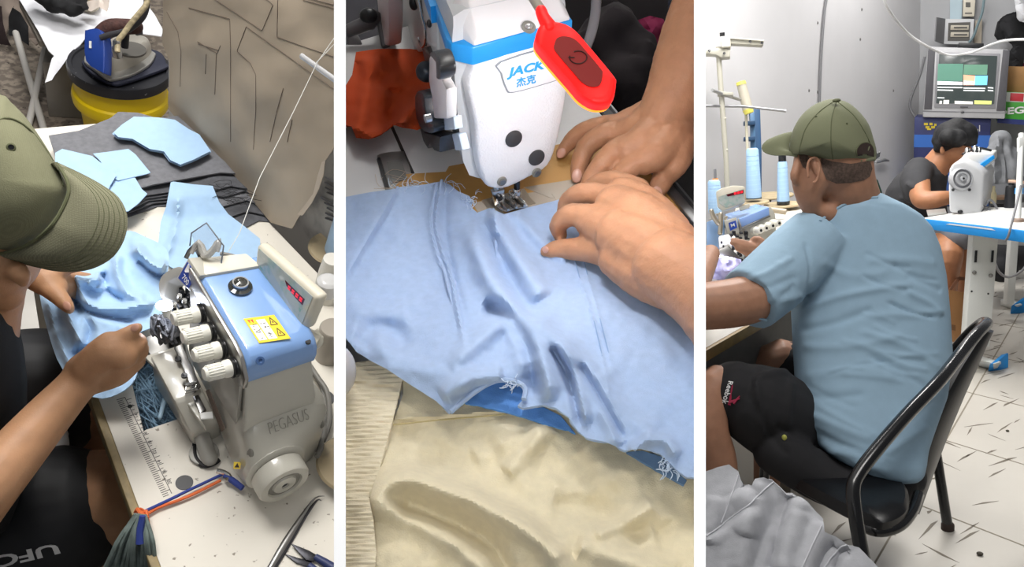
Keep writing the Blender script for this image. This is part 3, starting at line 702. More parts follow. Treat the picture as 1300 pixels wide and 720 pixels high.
# left end: badge plate with the model lettering, lamp head
mq = [mp(-.036, .004, .262), mp(-.004, .004, .262)]
bpl = [LB.P(u, v, d) for u, v, d in ((239, 327, 1.142), (254, 350, 1.130), (242, 371, 1.152), (223, 354, 1.166))]; bno = nrm(np.cross(bpl[1] - bpl[0], bpl[3] - bpl[0])); bno = bno if np.dot(bno, LB.c - bpl[0]) > 0 else -bno
build('end_plate', MB().prism(bpl, -bno * .03), CAST, LB, om, bevel=.002)
bin_ = [inq(bpl, x, y) + bno * .0004 for x, y in ((.10, .12), (.84, .10), (.84, .90), (.12, .88))]
bdg = build('badge', MB().prism(bin_, bno * .0008), mat('badge_blue', '#2c4fb0', .3), LB, om)
t_ = text('M', inq(bpl, .46, .32) + bno * .0014, bpl[1] - bpl[0], bpl[0] - bpl[3], .022, .0004, fit=.018, bold=.01); build('badge_letter', t_, mat('badge_white', '#f3f3f3', .4), LB, bdg)
t_ = text('700', inq(bpl, .5, .70) + bno * .0014, bpl[1] - bpl[0], bpl[0] - bpl[3], .014, .0004, fit=.016); build('badge_number', t_, mat('badge_white', '#f3f3f3', .4), LB, bdg)
build('top_plate', MB().prism([LB.Z(u, v, TZ + .267) for u, v in ((240, 328), (254, 350), (332, 337), (313, 321))], -EZ * .014), mat('cream_enamel', '#d8d3c4', .35), LB, om, bevel=.003)
lh = [LB.P(u, v, 1.19) for u, v in smooth_curve([(201, 361), (206, 349), (220, 340), (230, 339), (228, 350), (213, 358), (208, 378), (203, 376)], 2, True)]
build('presser_arm', MB().prism(lh, LB.cam((.5, -.3, 1)) * .025), mat('grey_arm_enamel', '#8f8e8a', .4), LB, om, bevel=.003)
build('lamp_head', MB().ell(LB.P(209, 388, 1.205), (.013, .007, .010)), mat('lamp_glow', '#ffffff', .3, emit='#e6ecff', es=9), LB, om)
light(LB, 'POINT', LB.P(203, 388, 1.185), (0, 0, 0), .12, .006, None, (.80, .86, 1))
# needle area: dark bars, clamp screws, thread take-ups
nb = MB(); q = random.Random(5)
for k in range(16):
    u, v = 214 + q.uniform(0, 28), 372 + q.uniform(0, 22); nb.box(LB.P(u, v, 1.215 + q.uniform(0, .02)), (.006 + q.uniform(0, .012), .006, .010 + q.uniform(0, .01)), MR)
build('needle_clamp', nb, mat('dark_steel', '#2b2b2d', .35, .6), LB, om, bevel=.0012)
for (u, v, d) in ((228, 378, 1.19), (234, 384, 1.2), (222, 389, 1.19)):
    build('clamp_screw', MB().lathe([(0, 0), (.0035, 0), (.0035, .006), (0, .006)], LB.P(u, v, d), EZ, 10), CHROME, LB, om)
th_ = MB()
for k in range(14):
    a = [LB.P(195 + q.uniform(-4, 30), 398 + q.uniform(0, 40), 1.2 + q.uniform(0, .03)) for _ in range(4)]; th_.tube(a, .0022, 6, smooth=5)
build('looper_thread', th_, mat('grey_rubber_tube', '#55565a', .6), LB, om)
build('throat_plate', MB().prism([LB.Z(u, v, TZ + .07) for u, v in ((178, 432), (206, 418), (232, 452), (205, 470))], -EZ * .01), STEEL, LB, om, bevel=.001)
build('knife_guard', MB().prism([LB.Z(u, v, TZ + .085) for u, v in ((205, 410), (222, 404), (232, 425), (214, 433))], -EZ * .03), mat('dark_steel', '#2b2b2d', .35, .6), LB, om, bevel=.003)
# tension knobs
WK = mat('ivory_knob', '#e0ded3', .35)
for (u, v) in ((256, 398), (269, 421), (283, 443), (297, 466)):
    p = LB.PL(u, v, mp(0, -.012, 0), e2)
    kn = build('tension_knob', MB().lathe([(.0125, .004), (.0125, .013), (.0105, .016), (.0108, .030), (.0095, .040), (.008, .042), (0, .042)], p, nrm(-e2 + EZ * .1), 20), WK, LB, om, sharp=35)
    build('knob_ring', MB().lathe([(.0150, -.006), (.0150, .0), (.0135, .002), (.0150, .003), (.0150, .005), (.012, .006)], p, nrm(-e2 + EZ * .1), 24), mat('black_ring', '#2a2a2b', .3, .4), LB, kn)
    rg = MB()
    for i in range(18):
        a = 2 * PI * i / 18; x, y = perp(nrm(-e2 + EZ * .1)); o = (x * math.cos(a) + y * math.sin(a)); ax = nrm(-e2 + EZ * .1)
        rg.tube([p + o * .0106 + ax * .017, p + o * .0102 + ax * .038], .0009, 5)
    build('knob_ridge', rg, WK, LB, kn)
build('knob_panel', MB().prism([mp(-.005, -.004, .236), mp(.176, -.004, .236), mp(.182, -.006, .12), (mp(.03, -.006, .10))], -e2 * .006), mat('panel_grey', '#a3a199', .3), LB, om, bevel=.002)
for (s, h) in ((.10, .17), (.12, .165), (.165, .15), (.07, .19)):
    build('panel_hole', MB().lathe([(0, 0), (.0028, 0), (.0028, .0012), (0, .0012)], mp(s, -.010, h), -e2, 10), DARKP, LB, om)
build('serial_strip', MB().prism([LB.PL(u, v, mp(0, -.012, 0), e2) for u, v in ((262, 496), (266, 494), (286, 544), (282, 548))], -e2 * .0015), mat('brown_label', '#6b5a50', .5), LB, om)
# front looper cover with the chrome latch
lc = T('x', LB, (0, 0, 0), None, None) if False else None
fc = [(205, 455), (226, 442), (246, 492), (262, 552), (240, 542), (222, 525)]
def fcp(u, v): return LB.PL(u, v, mp(.04, -.040, 0), e2 * .92 + EZ * -.2)
build('looper_cover', MB().prism([LB.Z(u, v, TZ + .075) for u, v in ((183, 452), (222, 440), (240, 478), (262, 545), (243, 520), (222, 492))], -EZ * .008), CAST, LB, om, bevel=.002)
build('looper_cover_front', MB().prism([mp(-.02, -.062, .082), mp(.080, -.062, .082), mp(.118, -.050, .04), mp(.118, -.045, .002), mp(-.02, -.055, .002)], e2 * .045), CAST, LB, om, bevel=.006)
build('latch_plate', MB().prism([LB.Z(u, v, TZ + .092) for u, v in ((221, 441), (231, 436), (255, 490), (247, 498), (241, 488))], -EZ * .004), STEEL, LB, om, bevel=.001)
for (u, v, z) in ((226, 457, .093), (234, 478, .093)):
    build('latch_screw', MB().lathe([(0, 0), (.0048, 0), (.0048, .004), (.002, .004), (0, .003)], LB.Z(u, v, TZ + z), EZ, 12), DARKP, LB, om)
build('latch_clip', MB().tube([LB.Z(u, v, TZ + .098) for u, v in ((234, 490), (250, 486), (250, 494), (236, 498))], .0035, 8, closed=True), CHROME, LB, om)
build('lower_latch', MB().prism([LB.Z(u, v, TZ + .08) for u, v in ((244, 502), (252, 500), (262, 520), (254, 525))], -EZ * .006), STEEL, LB, om, bevel=.0015)
build('latch_tab', MB().prism([LB.Z(u, v, TZ + .085) for u, v in ((253, 524), (270, 522), (271, 531), (255, 532))], -EZ * .003), WHITEP, LB, om, bevel=.001)
build('gear_cover', MB().lathe([(0, 0), (.022, 0), (.022, .006), (0, .006)], LB.Z(259, 577, TZ + .001), EZ, 26), mat('plate_grey', '#97958e', .4), LB, om, bevel=.001)
build('gear_arm', MB().tube([LB.Z(252, 540, TZ + .03), LB.Z(266, 582, TZ + .012)], .012, 12, cap='round', flat=(EZ, .5)), mat('plate_grey', '#97958e', .4), LB, om)
build('rubber_gasket', MB().tube([LB.Z(u, v, TZ + .004) for u, v in ((242, 538), (248, 555), (247, 570), (249, 582), (258, 591), (270, 589), (278, 584))], .004, 8, smooth=4), mat('black_rubber', '#17171a', .6), LB, om)
def tri_sticker(p, nv, sz):
    x = nrm(np.cross(EZ, nv)); y = np.cross(nv, x); p = np.array(p)
    s_ = build('hazard_sticker', MB().prism([p - x * sz - y * sz, p + x * sz - y * sz, p + x * sz + y * sz, p - x * sz + y * sz], np.array(nv) * .0008), mat('sticker_yellow', '#f2cf1c', .4), LB, om)
    build('hazard_triangle', MB().prism([p - x * sz * .7 - y * sz * .6, p + x * sz * .7 - y * sz * .6, p + y * sz * .7], np.array(nv) * .0014), mat('sticker_ink', '#3c2f22', .6), LB, s_)
tri_sticker(LB.P(301, 591, 1.165), nrm(nrm(LB.c - LB.P(301, 591, 1.165))), .005)
tri_sticker(LB.Z(218, 461, TZ + .0945), EZ, .005)
# control display on its bracket
dq = [LB.P(*p) for p in ((325, 309, 1.165), (322, 343, 1.20), (386, 421, 1.13), (404, 378, 1.09))]
dn = nrm(np.cross(dq[1] - dq[0], dq[2] - dq[0])); dn = dn if np.dot(dn, LB.c - dq[0]) > 0 else -dn
IV = mat('ivory_plastic', '#cdc7b6', .4)
ctr = sum(dq) / 4
dsp = build('display_box', MB().prism(dq, -dn * .020), IV, LB, om, bevel=.008, bseg=4)
build('display_face', MB().prism([inq(dq, .07, .05) + dn * .0005, inq(dq, .93, .05) + dn * .0005, inq(dq, .93, .93) + dn * .0005, inq(dq, .07, .93) + dn * .0005] if False else [inq([dq[0], dq[3], dq[2], dq[1]], x, y) + dn * .0003 for x, y in ((.06, .07), (.94, .07), (.94, .92), (.05, .92))], dn * .0006), mat('display_face', '#b4bab4', .15, col2='#9fb3ab', c2s=60), LB, dsp)
dr = [dq[0], dq[3], dq[2], dq[1]]
build('display_window', MB().prism([inq(dr, x, y) + dn * .0011 for x, y in ((.22, .24), (.86, .28), (.86, .46), (.22, .42))], dn * .0004), mat('dark_red_window', '#5a1d26', .1), LB, dsp)
seg = MB()
for k in range(4):
    for j in range(2): x = .60 + k * .065; seg.prism([inq(dr, a, c) + dn * .0016 for a, c in ((x, .31 + j * .06), (x + .04, .31 + j * .06), (x + .04, .35 + j * .06), (x, .35 + j * .06))], dn * .0003)
build('display_digit', seg, mat('red_led', '#e0202f', .3, emit='#ff2030', es=.7), LB, dsp)
dots = MB()
for k in range(16): x, y = .12 + (k % 8) * .1, .58 + (k // 8) * .16; dots.prism([inq(dr, x, y) + dn * .0011, inq(dr, x + .045, y) + dn * .0011, inq(dr, x + .045, y + .08) + dn * .0011, inq(dr, x, y + .08) + dn * .0011], dn * .0003)
build('display_button', dots, mat('faded_green_key', '#7fa79a', .5), LB, dsp)
build('display_bracket', MB().prism([LB.Z(u, v, TZ + .245) for u, v in ((318, 338), (325, 344), (392, 425), (404, 415), (407, 428), (400, 440), (388, 442), (350, 396))], -EZ * .006), IV, LB, om, bevel=.002)
build('bracket_arm', MB().tube([LB.P(u, v, 1.15) for u, v in ((382, 416), (396, 424), (406, 430), (402, 438), (390, 440))], .006, 8, smooth=3), IV, LB, om)
build('bracket_screw', MB().lathe([(0, 0), (.004, 0), (.004, .003), (0, .003)], LB.P(391, 435, 1.12), EZ, 12), DARKP, LB, om)
build('display_cable', MB().tube([LB.P(u, v, 1.19) for u, v in ((280, 322), (292, 324), (308, 330), (320, 340))], .003, 8, smooth=4), mat('grey_cable', '#75736e', .5), LB, om)
# clear eye guard
gp = [LB.P(u, v, d) for u, v, d in ((243, 296, 1.14), (262, 283, 1.13), (284, 312, 1.13), (281, 332, 1.15), (250, 322, 1.16))]
build('eye_guard', MB().prism(gp, LB.cam((0, 0, 1)) * .0022), mat('clear_acrylic', '#d9dfe4', .05, trans=.0, alpha=.14, spec=.8), LB, om)
build('guard_rim', MB().tube([*[LB.P(u, v, d) for u, v, d in ((241, 312, 1.15), (243, 296, 1.139), (262, 283, 1.129), (284, 312, 1.129), (281, 334, 1.15))]], .0011, 6), mat('rim_grey', '#7d8288', .2), LB, om)
build('guard_hinge', MB().tube([LB.P(u, v, 1.155) for u, v in ((243, 322), (252, 308), (260, 324), (270, 318), (278, 306), (276, 320))], [.003, .005, .006, .005, .005, .003], 8, smooth=3), mat('clear_hinge', '#c9c7c2', .2, .3), LB, om)
build('guard_arm', MB().tube([LB.P(u, v, 1.165) for u, v in ((236, 328), (246, 312), (256, 330))], .0035, 8, smooth=2), STEEL, LB, om)
# cables behind the machine
for k, pts in enumerate((((396, 470), (410, 495), (414, 530), (405, 552), (398, 566)), ((392, 462), (404, 480), (416, 500), (418, 535), (410, 560)), ((398, 540), (404, 520), (412, 550), (400, 572)), ((390, 560), (398, 545), (408, 565), (402, 580)))):
    build('cable', MB().tube([LB.Z(u, v, TZ + .010 + .010 * k) for u, v in pts], .0045, 8, smooth=5), mat('grey_cable', '#75736e', .5), LB, label=['grey cable curving down the right side of the overlock machine', 'grey cable bulging out furthest beside the board right of the machine', 'grey cable looped low by the handwheel end of the machine', 'short grey cable tucked under the looped one by the handwheel'][k], cat='cable', group='cables beside the overlock machine')

# ---------------------------------------------------------------- thread stand parts along the right edge
def rodz(u, v, z): return LB.Z(u, v, z)
build('thread_guide_rod', MB().tube([LB.P(383, 71, 1.25), LB.P(440, 112, 1.2)], .0045, 12), mat('white_metal', '#d8d8da', .25, .5), LB, label='white metal thread guide rod reaching in above the pattern paper', cat='thread guide')
build('sewing_thread', MB().tube([LB.P(u, v, d) for u, v, d in ((430, 40, 1.2), (403, 79, 1.228), (372, 143, 1.23), (330, 225, 1.22), (304, 296, 1.19), (290, 320, 1.19))], .0006, 5), THREADW, LB, label='white sewing thread running from the guide rod down to the machine', cat='thread')
build('sewing_thread', MB().tube([LB.P(u, v, d) for u, v, d in ((430, 50, 1.2), (401, 80, 1.226))], .0006, 5), THREADW, LB, label='short white thread rising from the guide rod to the bay edge', cat='thread')
cz = TZ + .012
def cone_disc(u, v, z, r, label):
    t = T('cone_stand', LB, LB.Z(u, v, z), label, 'cone stand')
    build('cone_disc', MB().lathe([(0, 0), (r, 0), (r + .003, .004), (r, .008), (r * .3, .010), (0, .010)], LB.Z(u, v, z), n=40), CONEBOARD, LB, t); return t
cone_disc(424, 318, cz, .050, 'tan cone disc on the table by the curled paper, light blue cone on it')
build('thread_cone', MB().lathe([(.028, .006), (.03, .01), (.02, .12), (.012, .122)], LB.Z(430, 322, cz + .004), n=24), C_BLUE, LB, label='light blue thread cone standing on the tan disc, cut by the bay edge', cat='thread cone')
cone_disc(445, 590, cz + .012, .052, 'tan cone disc beside the handwheel, cut by the bay edge')
build('cone_cover', MB().lathe([(.018, 0), (.021, .006), (.020, .03), (.016, .034), (.012, .036), (0, .036)], LB.Z(414, 372, TZ + .10), n=24), mat('clear_white_plastic', '#dcdcdc', .15, alpha=.75), LB, label='translucent white cap on the nearest cone holder right of the display', cat='cap')
build('thread_cone', MB().lathe([(.026, .0), (.027, .01), (.022, .07), (.018, .10), (0, .10)], LB.Z(414, 376, TZ + .0), n=24), mat('white_cone', '#d5d2ca', .6), LB, label='white thread cone standing under the translucent cap', cat='thread cone')
build('metal_canister', MB().lathe([(.024, 0), (.024, .075), (.022, .078), (0, .078)], LB.Z(416, 452, TZ + .0), n=28), mat('taupe_enamel', '#9b948a', .3), LB, label='taupe metal canister standing right of the blue machine cover', cat='canister')

# ---------------------------------------------------------------- light blue garment under the needle
def gfn(u, v, h):
    z = .055 + h
    if u > 150: z += .02 * min(1, (u - 150) / 50)
    s = float(np.dot(LB.Z(u, v, TZ + .02) - A0, en))
    if s < .03: z -= .8 * max(0, .03 - s) ** 1.15
    return LB.Z(u, v, TZ + (max(z, .004) if s > -.016 else z))
go = [(130, 305), (145, 297), (165, 293), (183, 300), (204, 310), (214, 322), (213, 345), (208, 365), (204, 390), (207, 402), (202, 412), (182, 420), (176, 424), (160, 432), (175, 450), (172, 480), (150, 500), (118, 504), (80, 470), (62, 425), (50, 372), (54, 352), (75, 342), (100, 342), (120, 330)]
gf = [(([(l), a * 1.35, w_, *r_]) if False else (l, a * 1.7, w_ * .85, *r_)) for l, a, w_, *r_ in [([(95, 350), (112, 385), (150, 392), (196, 384)], .016, 7), ([(148, 322), (150, 350), (162, 372), (185, 380)], .014, 8), ([(170, 312), (192, 335), (210, 340)], .022, 8), ([(100, 398), (140, 405), (178, 420)], .010, 4, 's'), ([(92, 380), (122, 400), (170, 408)], -.008, 3),
      ([(75, 370), (95, 420), (108, 440)], .012, 7), ([(88, 375), (115, 420), (92, 455)], -.010, 6), ([(175, 330), (196, 348), (208, 352)], -.012, 5), ([(130, 345), (138, 370), (158, 382)], -.012, 5), ([(60, 380), (72, 425), (90, 465)], .006, 6), ([(92, 350), (112, 356), (128, 352)], .022, 8), ([(110, 360), (124, 366), (140, 364)], .007, 4)]]
build('blue_garment', sheet(go, gfn, gf, 3, .006, 28, 31, smooth_edge=3), C_BLUE, LB, label='crumpled light blue garment held under the overlock needle', cat='garment', solid=.0016)

# ---------------------------------------------------------------- the seamstress's person (left bay)
pl_ = T('person', LB, LB.P(-20, 420, 1.1), 'person in an olive cap and black shorts guiding light blue cloth through the overlock machine', 'person')
def J(bay, *pts):
    return [bay.P(u, v, d) for u, v, d, r in pts], [r * d / F for u, v, d, r in pts]
def limb(mb, bay, pts, n=14, smooth=4, flat=None):
    p, r = J(bay, *pts); return mb.tube(p, r, n, cap='round', smooth=smooth, flat=flat)
body = MB()
# head and neck
hR = LB.V
body.ell(LB.P(-14, 320, 1.03), (.060, .066, .07), hR); limb(body, LB, ((-6, 352, 1.03, 30), (6, 372, 1.05, 24)), 14, 3)
limb(body, LB, ((22, 345, 1.0, 14), (27, 350, 1.0, 12), (30, 358, 1.01, 8)), 10, 2)
limb(body, LB, ((-20, 380, 1.08, 45), (-70, 480, 1.1, 80)), 16, 3)
# torso out of frame to the left
limb(body, LB, ((-90, 430, 1.12, 95), (-110, 620, 1.2, 120), (-110, 760, 1.25, 120)), 18, 3)
# near arm and hand
limb(body, LB, ((-70, 684, .98, 44), (-20, 622, 1.0, 39), (20, 576, 1.04, 34), (60, 530, 1.08, 29), (98, 488, 1.11, 24), (115, 470, 1.12, 26)), 16, 4)
for pts in (((108, 474, 1.12, 26), (135, 455, 1.12, 25), (158, 446, 1.12, 22)), ((112, 470, 1.11, 24), (140, 440, 1.10, 20)), ((115, 480, 1.13, 22), (145, 470, 1.13, 22), (160, 462, 1.13, 18)), ((112, 466, 1.10, 20), (136, 447, 1.095, 22), (156, 452, 1.10, 18))): limb(body, LB, pts, 14, 3)
limb(body, LB, ((130, 447, 1.10, 15), (150, 432, 1.10, 12), (166, 421, 1.105, 9), (175, 416, 1.11, 7.5)), 12, 4)      # thumb
limb(body, LB, ((156, 448, 1.11, 15), (172, 440, 1.115, 12), (178, 434, 1.125, 9.5), (172, 428, 1.135, 8), (166, 430, 1.145, 7)), 12, 4)  # index curled under the thumb
limb(body, LB, ((160, 456, 1.12, 13), (177, 449, 1.125, 10.5), (180, 441, 1.14, 8.5), (170, 438, 1.15, 7.5)), 12, 4)
limb(body, LB, ((158, 466, 1.13, 12), (174, 461, 1.14, 9.5), (176, 454, 1.155, 8), (166, 450, 1.16, 7)), 12, 4)
limb(body, LB, ((150, 476, 1.14, 10), (165, 472, 1.15, 8), (168, 465, 1.165, 7), (160, 460, 1.17, 6)), 12, 4)
# far arm and hand, coming out from under the brim
limb(body, LB, ((-60, 330, 1.2, 40), (10, 338, 1.24, 26), (38, 343, 1.25, 19), (52, 352, 1.25, 18)), 14, 4)
limb(body, LB, ((45, 350, 1.25, 19), (62, 360, 1.25, 18), (72, 366, 1.25, 14)), 14, 3)
limb(body, LB, ((58, 362, 1.245, 14), (74, 376, 1.235, 11.5), (83, 386, 1.23, 9.5), (88, 392, 1.23, 7.5)), 12, 4)   # thumb
for k, q_ in enumerate((((66, 352, 1.25, 11), (84, 352, 1.28, 9), (100, 352, 1.31, 8), (112, 353, 1.33, 7)), ((68, 358, 1.25, 10), (86, 360, 1.28, 8.5), (100, 362, 1.31, 7.5), (112, 364, 1.33, 7)), ((68, 364, 1.265, 10), (82, 368, 1.28, 8), (92, 372, 1.31, 7), (100, 376, 1.33, 6)), ((64, 347, 1.25, 9), (84, 342, 1.26, 7.5), (100, 339, 1.27, 6.5), (110, 337, 1.28, 6)))): limb(body, LB, q_, 12, 4)
# legs: near thigh to the knee, far knee behind
limb(body, LB, ((-120, 720, 1.32, 95), (-20, 690, 1.33, 92), (60, 660, 1.34, 77), (105, 642, 1.34, 70), (136, 636, 1.34, 60), (128, 690, 1.42, 55), (118, 800, 1.6, 48)), 18, 4)
limb(body, LB, ((-120, 560, 1.42, 80), (-20, 520, 1.45, 80), (60, 500, 1.47, 78), (96, 500, 1.48, 68), (118, 510, 1.50, 55), (112, 560, 1.58, 48), (105, 640, 1.75, 40)), 18, 4)
build('body', body, SKIN, LB, pl_, remesh=.0042, smooth=5)
# nails
for (u, v, d, r, dx, dy) in ((171, 416, 1.098, 6, .9, -.5), (85, 388.5, 1.219, 6.5, .6, .8)):
    dirv = nrm(LB.cam((dx, -dy, 0))); pr_ = LB.cam((0, 0, -1)); sd_ = np.cross(dirv, pr_)
    build('fingernail', MB().ell(LB.P(u, v, d), (r * d / F, r * .75 * d / F, .0018), np.stack([dirv, sd_, pr_], 1)), NAIL, LB, pl_)
# shorts
sh = MB()
limb(sh, LB, ((-130, 722, 1.31, 110), (-20, 692, 1.32, 104), (40, 667, 1.32, 97), (64, 657, 1.32, 92), (72, 654, 1.32, 88)), 22, 4)
limb(sh, LB, ((-130, 560, 1.42, 95), (-20, 520, 1.44, 95), (40, 502, 1.46, 86), (66, 498, 1.47, 82)), 22, 4)
sho = build('shorts', sh, mat('black_sport_fabric', '#191a1e', .6, var=.1, vs=40), LB, pl_, remesh=.006, smooth=4)
# lettering printed on the near thigh
def on_thigh(u, v): return LB.P(u, v, 1.235)
tq = [on_thigh(76, 690), on_thigh(4, 712)]
t_ = decal('UFC', [(77, 702), (-5, 722), (-7, 706), (71, 689)], caster(sho, LB), .0008, .03)
build('shorts_lettering', t_, mat('white_print', '#dcdcdc', .6), LB, pl_)
# shirt sliver at the left edge (black)
build('shirt', limb(MB(), LB, ((-95, 380, 1.05, 95), (-100, 480, 1.08, 115), (-110, 620, 1.15, 120)), 18, 3), BLACKC, LB, pl_)
# ---- cap
cap = T('baseball_cap', LB, LB.P(-5, 250, 1.0), 'olive green baseball cap seen from above, worn over the overlock table', 'cap')
CAPM = mat('olive_twill', '#74745a', .9, weave=.28, ws=260, var=.05, vs=18, bump=.25, bs=700)
def sm(a, b, x): t = max(0, min(1, (x - a) / (b - a))); return t * t * (3 - 2 * t)
crown_ol = [(0, 120), (14, 130), (32, 148), (48, 170), (62, 192), (72, 210), (80, 226), (87, 243), (82, 262), (70, 284), (52, 303), (28, 316), (0, 324), (-40, 324), (-90, 300), (-112, 240), (-96, 165), (-50, 122)]
oc = np.array(smooth_curve(crown_ol, 3, True)); cc = np.array((-12, 226.0)); rings = []
for k in range(11):
    a = k / 10 * PI / 2; f = math.sin(a); hgt = math.cos(a)
    rings.append([LB.P(cc[0] + (p[0] - cc[0]) * max(f, .001), cc[1] + (p[1] - cc[1]) * max(f, .001), 1.02 - .085 * hgt + .0009 * max(0, (p[1] - 226)) * f * -.05) for p in oc])
rings.append([LB.P(p[0], p[1], 1.055) for p in oc])
build('crown', MB().loft(rings), CAPM, LB, cap, sharp=60)
def cpt(x, y, off=.003):   # point on the crown at a photo position
    p = np.array((x, y)) - cc; ang = math.atan2(p[1], p[0]); best = min(oc, key=lambda q_: abs((math.atan2(q_[1] - cc[1], q_[0] - cc[0]) - ang + PI) % (2 * PI) - PI))
    f = min(.999, np.linalg.norm(p) / np.linalg.norm(best - cc)); return LB.P(x, y, 1.02 - .085 * math.sqrt(1 - f * f) - off)
build('crown_seam', MB().tube([cpt(u, v, .000) for u, v in smooth_curve([(-20, 165), (5, 150), (30, 158), (55, 185), (72, 214), (80, 236)], 4)], .0012, 6), mat('seam_olive', '#63664a', .9), LB, cap)
build('crown_seam', MB().tube([cpt(u, v, .000) for u, v in smooth_curve([(-25, 255), (0, 270), (5, 295), (4, 320)], 4)], .0014, 6), mat('seam_olive', '#63664a', .9), LB, cap)
ey = cpt(14, 187, .001); en_ = nrm(LB.c - ey)
build('eyelet', MB().lathe([(.0035, 0), (.005, .0005), (.0052, .001), (.0035, .0018), (.0030, 0)], ey, en_, 18), mat('seam_olive', '#63664a', .9), LB, cap)
build('eyelet_hole', MB().lathe([(0, 0), (.0034, 0), (.0034, .0008), (0, .0008)], ey, en_, 14), DARKP, LB, cap)
inn = smooth_curve([(72, 207), (84, 226), (88, 243), (80, 264), (66, 286), (46, 304), (24, 316), (-10, 325)], 6)
out = smooth_curve([(73, 206), (105, 221), (132, 236), (152, 252), (162, 276), (158, 304), (142, 328), (112, 343), (75, 345), (40, 338), (5, 328)], 6)
ni, no_ = resam(inn, 40), resam(out, 40)
A_ = [LB.P(u, v, .972 + .03 * abs(i / 39 - .5)) for i, (u, v) in enumerate(ni)]; B_ = [LB.P(u, v, 1.0 + .02 * (2 * abs(i / 39 - .5)) ** 2) for i, (u, v) in enumerate(no_)]
BRM = mat('olive_brim_twill', '#71705a', .9, weave=.55, ws=170, bump=.3, bs=600)
build('brim', MB().strip(A_, B_, 10, LB.cam((0, 0, -1)) * .010), BRM, LB, cap, solid=.0035)
stc = MB()
for f in (.62, .69, .76, .83, .90, .96):
    st_ = [A_[i] * (1 - f) + B_[i] * f + LB.cam((0, 0, -1)) * (.010 * math.sin(PI * f) + .0003) for i in range(2, 38)]; stc.tube(st_, .0004, 4)
build('brim_stitching', stc, mat('seam_olive', '#63664a', .9), LB, cap)
build('brim_seam', MB().tube([p + LB.cam((0, 0, -1)) * .001 for p in A_], .0022, 6), mat('seam_olive', '#63664a', .9), LB, cap)

# ---------------------------------------------------------------- under and around the table
build('white_pouch', MB().tube([LB.P(56, 588, 1.34), LB.P(68, 568, 1.36), LB.P(74, 553, 1.38)], [.022, .024, .016], 16, cap='round', smooth=4), mat('white_pouch_cloth', '#d4d1d1', .6), LB, label='white rounded pouch glimpsed between the forearm and the black shorts', cat='pouch')
cb = T('elastic_cord', LB, LB.Z(200, 650, TZ), 'blue and orange elastic cords stretched from the table edge to the machine base', 'cord')
zc = TZ + .006
build('orange_cord', MB().tube([LB.Z(u, v, zc) for u, v in ((183, 656), (200, 645), (240, 630), (280, 610))], .0024, 8, smooth=3), mat('orange_cord', '#d86a35', .7), LB, cb)
build('blue_cord', MB().tube([LB.Z(u, v, zc + .002) for u, v in ((182, 650), (210, 637), (245, 620), (283, 602))], .0024, 8, smooth=3), mat('blue_cord', '#2d3f8c', .7), LB, cb)
kn_ = MB()
for k in range(14): kn_.tube([LB.Z(172 + random.uniform(0, 17), 646 + random.uniform(0, 27), TZ + random.uniform(.006, .024)) for _ in range(4)], .0026, 6, smooth=4)
build('orange_knot', kn_, mat('orange_cord', '#d86a35', .7), LB, cb)
build('blue_end', MB().tube([LB.Z(u, v, TZ + .012) for u, v in ((284, 604), (295, 610), (308, 620))], [.003, .005, .0045], 8, smooth=3), mat('blue_cord', '#2d3f8c', .7), LB, cb)
build('silver_clip', MB().tube([LB.Z(u, v, TZ + .012) for u, v in ((275, 598), (284, 600), (292, 606), (286, 610))], .004, 8, smooth=3), CHROME, LB, cb)
build('blue_tail', MB().tube([LB.P(u, v, 1.09) for u, v in ((181, 655), (178, 672), (178, 690))], [.004, .005, .006], 8), mat('blue_cord', '#2d3f8c', .7), LB, cb)
bd_ = MB(); q = random.Random(9)
for k in range(60):
    a = k / 59; u0, u1 = 172 + 12 * a, 128 + 72 * a; bd_.tube([LB.P(u0, 656 + q.uniform(-3, 3), 1.10), LB.P(u0 * .45 + u1 * .55 + q.uniform(-2, 2), 690, 1.10 + q.uniform(-.01, .01)), LB.P(u1 + q.uniform(-3, 3), 735, 1.12)], .0030, 6, smooth=3)
build('yarn_bundle', bd_, mat('grey_green_yarn', '#6d7a76', .9, var=.25, vs=60), LB, label='grey green bundle of yarn strands hanging from the orange knot at the table edge', cat='yarn bundle')

# ---------------------------------------------------------------- hand tools
tw = T('tweezers', LB, LB.Z(370, 690, TZ), 'steel tweezers with bent tips lying on the white table', 'tweezers')
a = [LB.Z(u, v, TZ + .004) for u, v in ((342, 724), (362, 690), (385, 654), (400, 634))]
build('upper_arm', MB().tube([p + V3(0, 0, .004) for p in a] + [LB.Z(412, 630, TZ + .006)], [.0042, .0052, .003, .0014, .0005], 8, smooth=3, flat=(EZ, .4)), STEEL, LB, tw)
build('lower_arm', MB().tube([p + V3(.003, -.001, -.002) for p in a] + [LB.Z(408, 636, TZ + .002)], [.0042, .005, .003, .0014, .0005], 8, smooth=3, flat=(EZ, .4)), mat('dark_tweezer_steel', '#55555a', .35, 1), LB, tw)
scn = T('thread_snips', LB, LB.Z(400, 710, TZ), 'dark thread snips with blue grips beside the tweezers', 'scissors')
DS = mat('dark_blade', '#3e3e42', .35, .9)
build('blade', polyflat(LB, TZ + .004, ((369, 691), (392, 700), (404, 707), (398, 714), (388, 712)), .003), DS, LB, scn, bevel=.0008)
build('blade', polyflat(LB, TZ + .001, ((361, 704), (380, 710), (396, 712), (394, 722), (376, 716)), .003), DS, LB, scn, bevel=.0008)
build('grip', MB().tube([LB.Z(u, v, TZ + .006) for u, v in ((400, 707), (412, 714), (424, 722))], [.005, .006, .007], 10), mat('navy_grip', '#2a355f', .5), LB, scn)
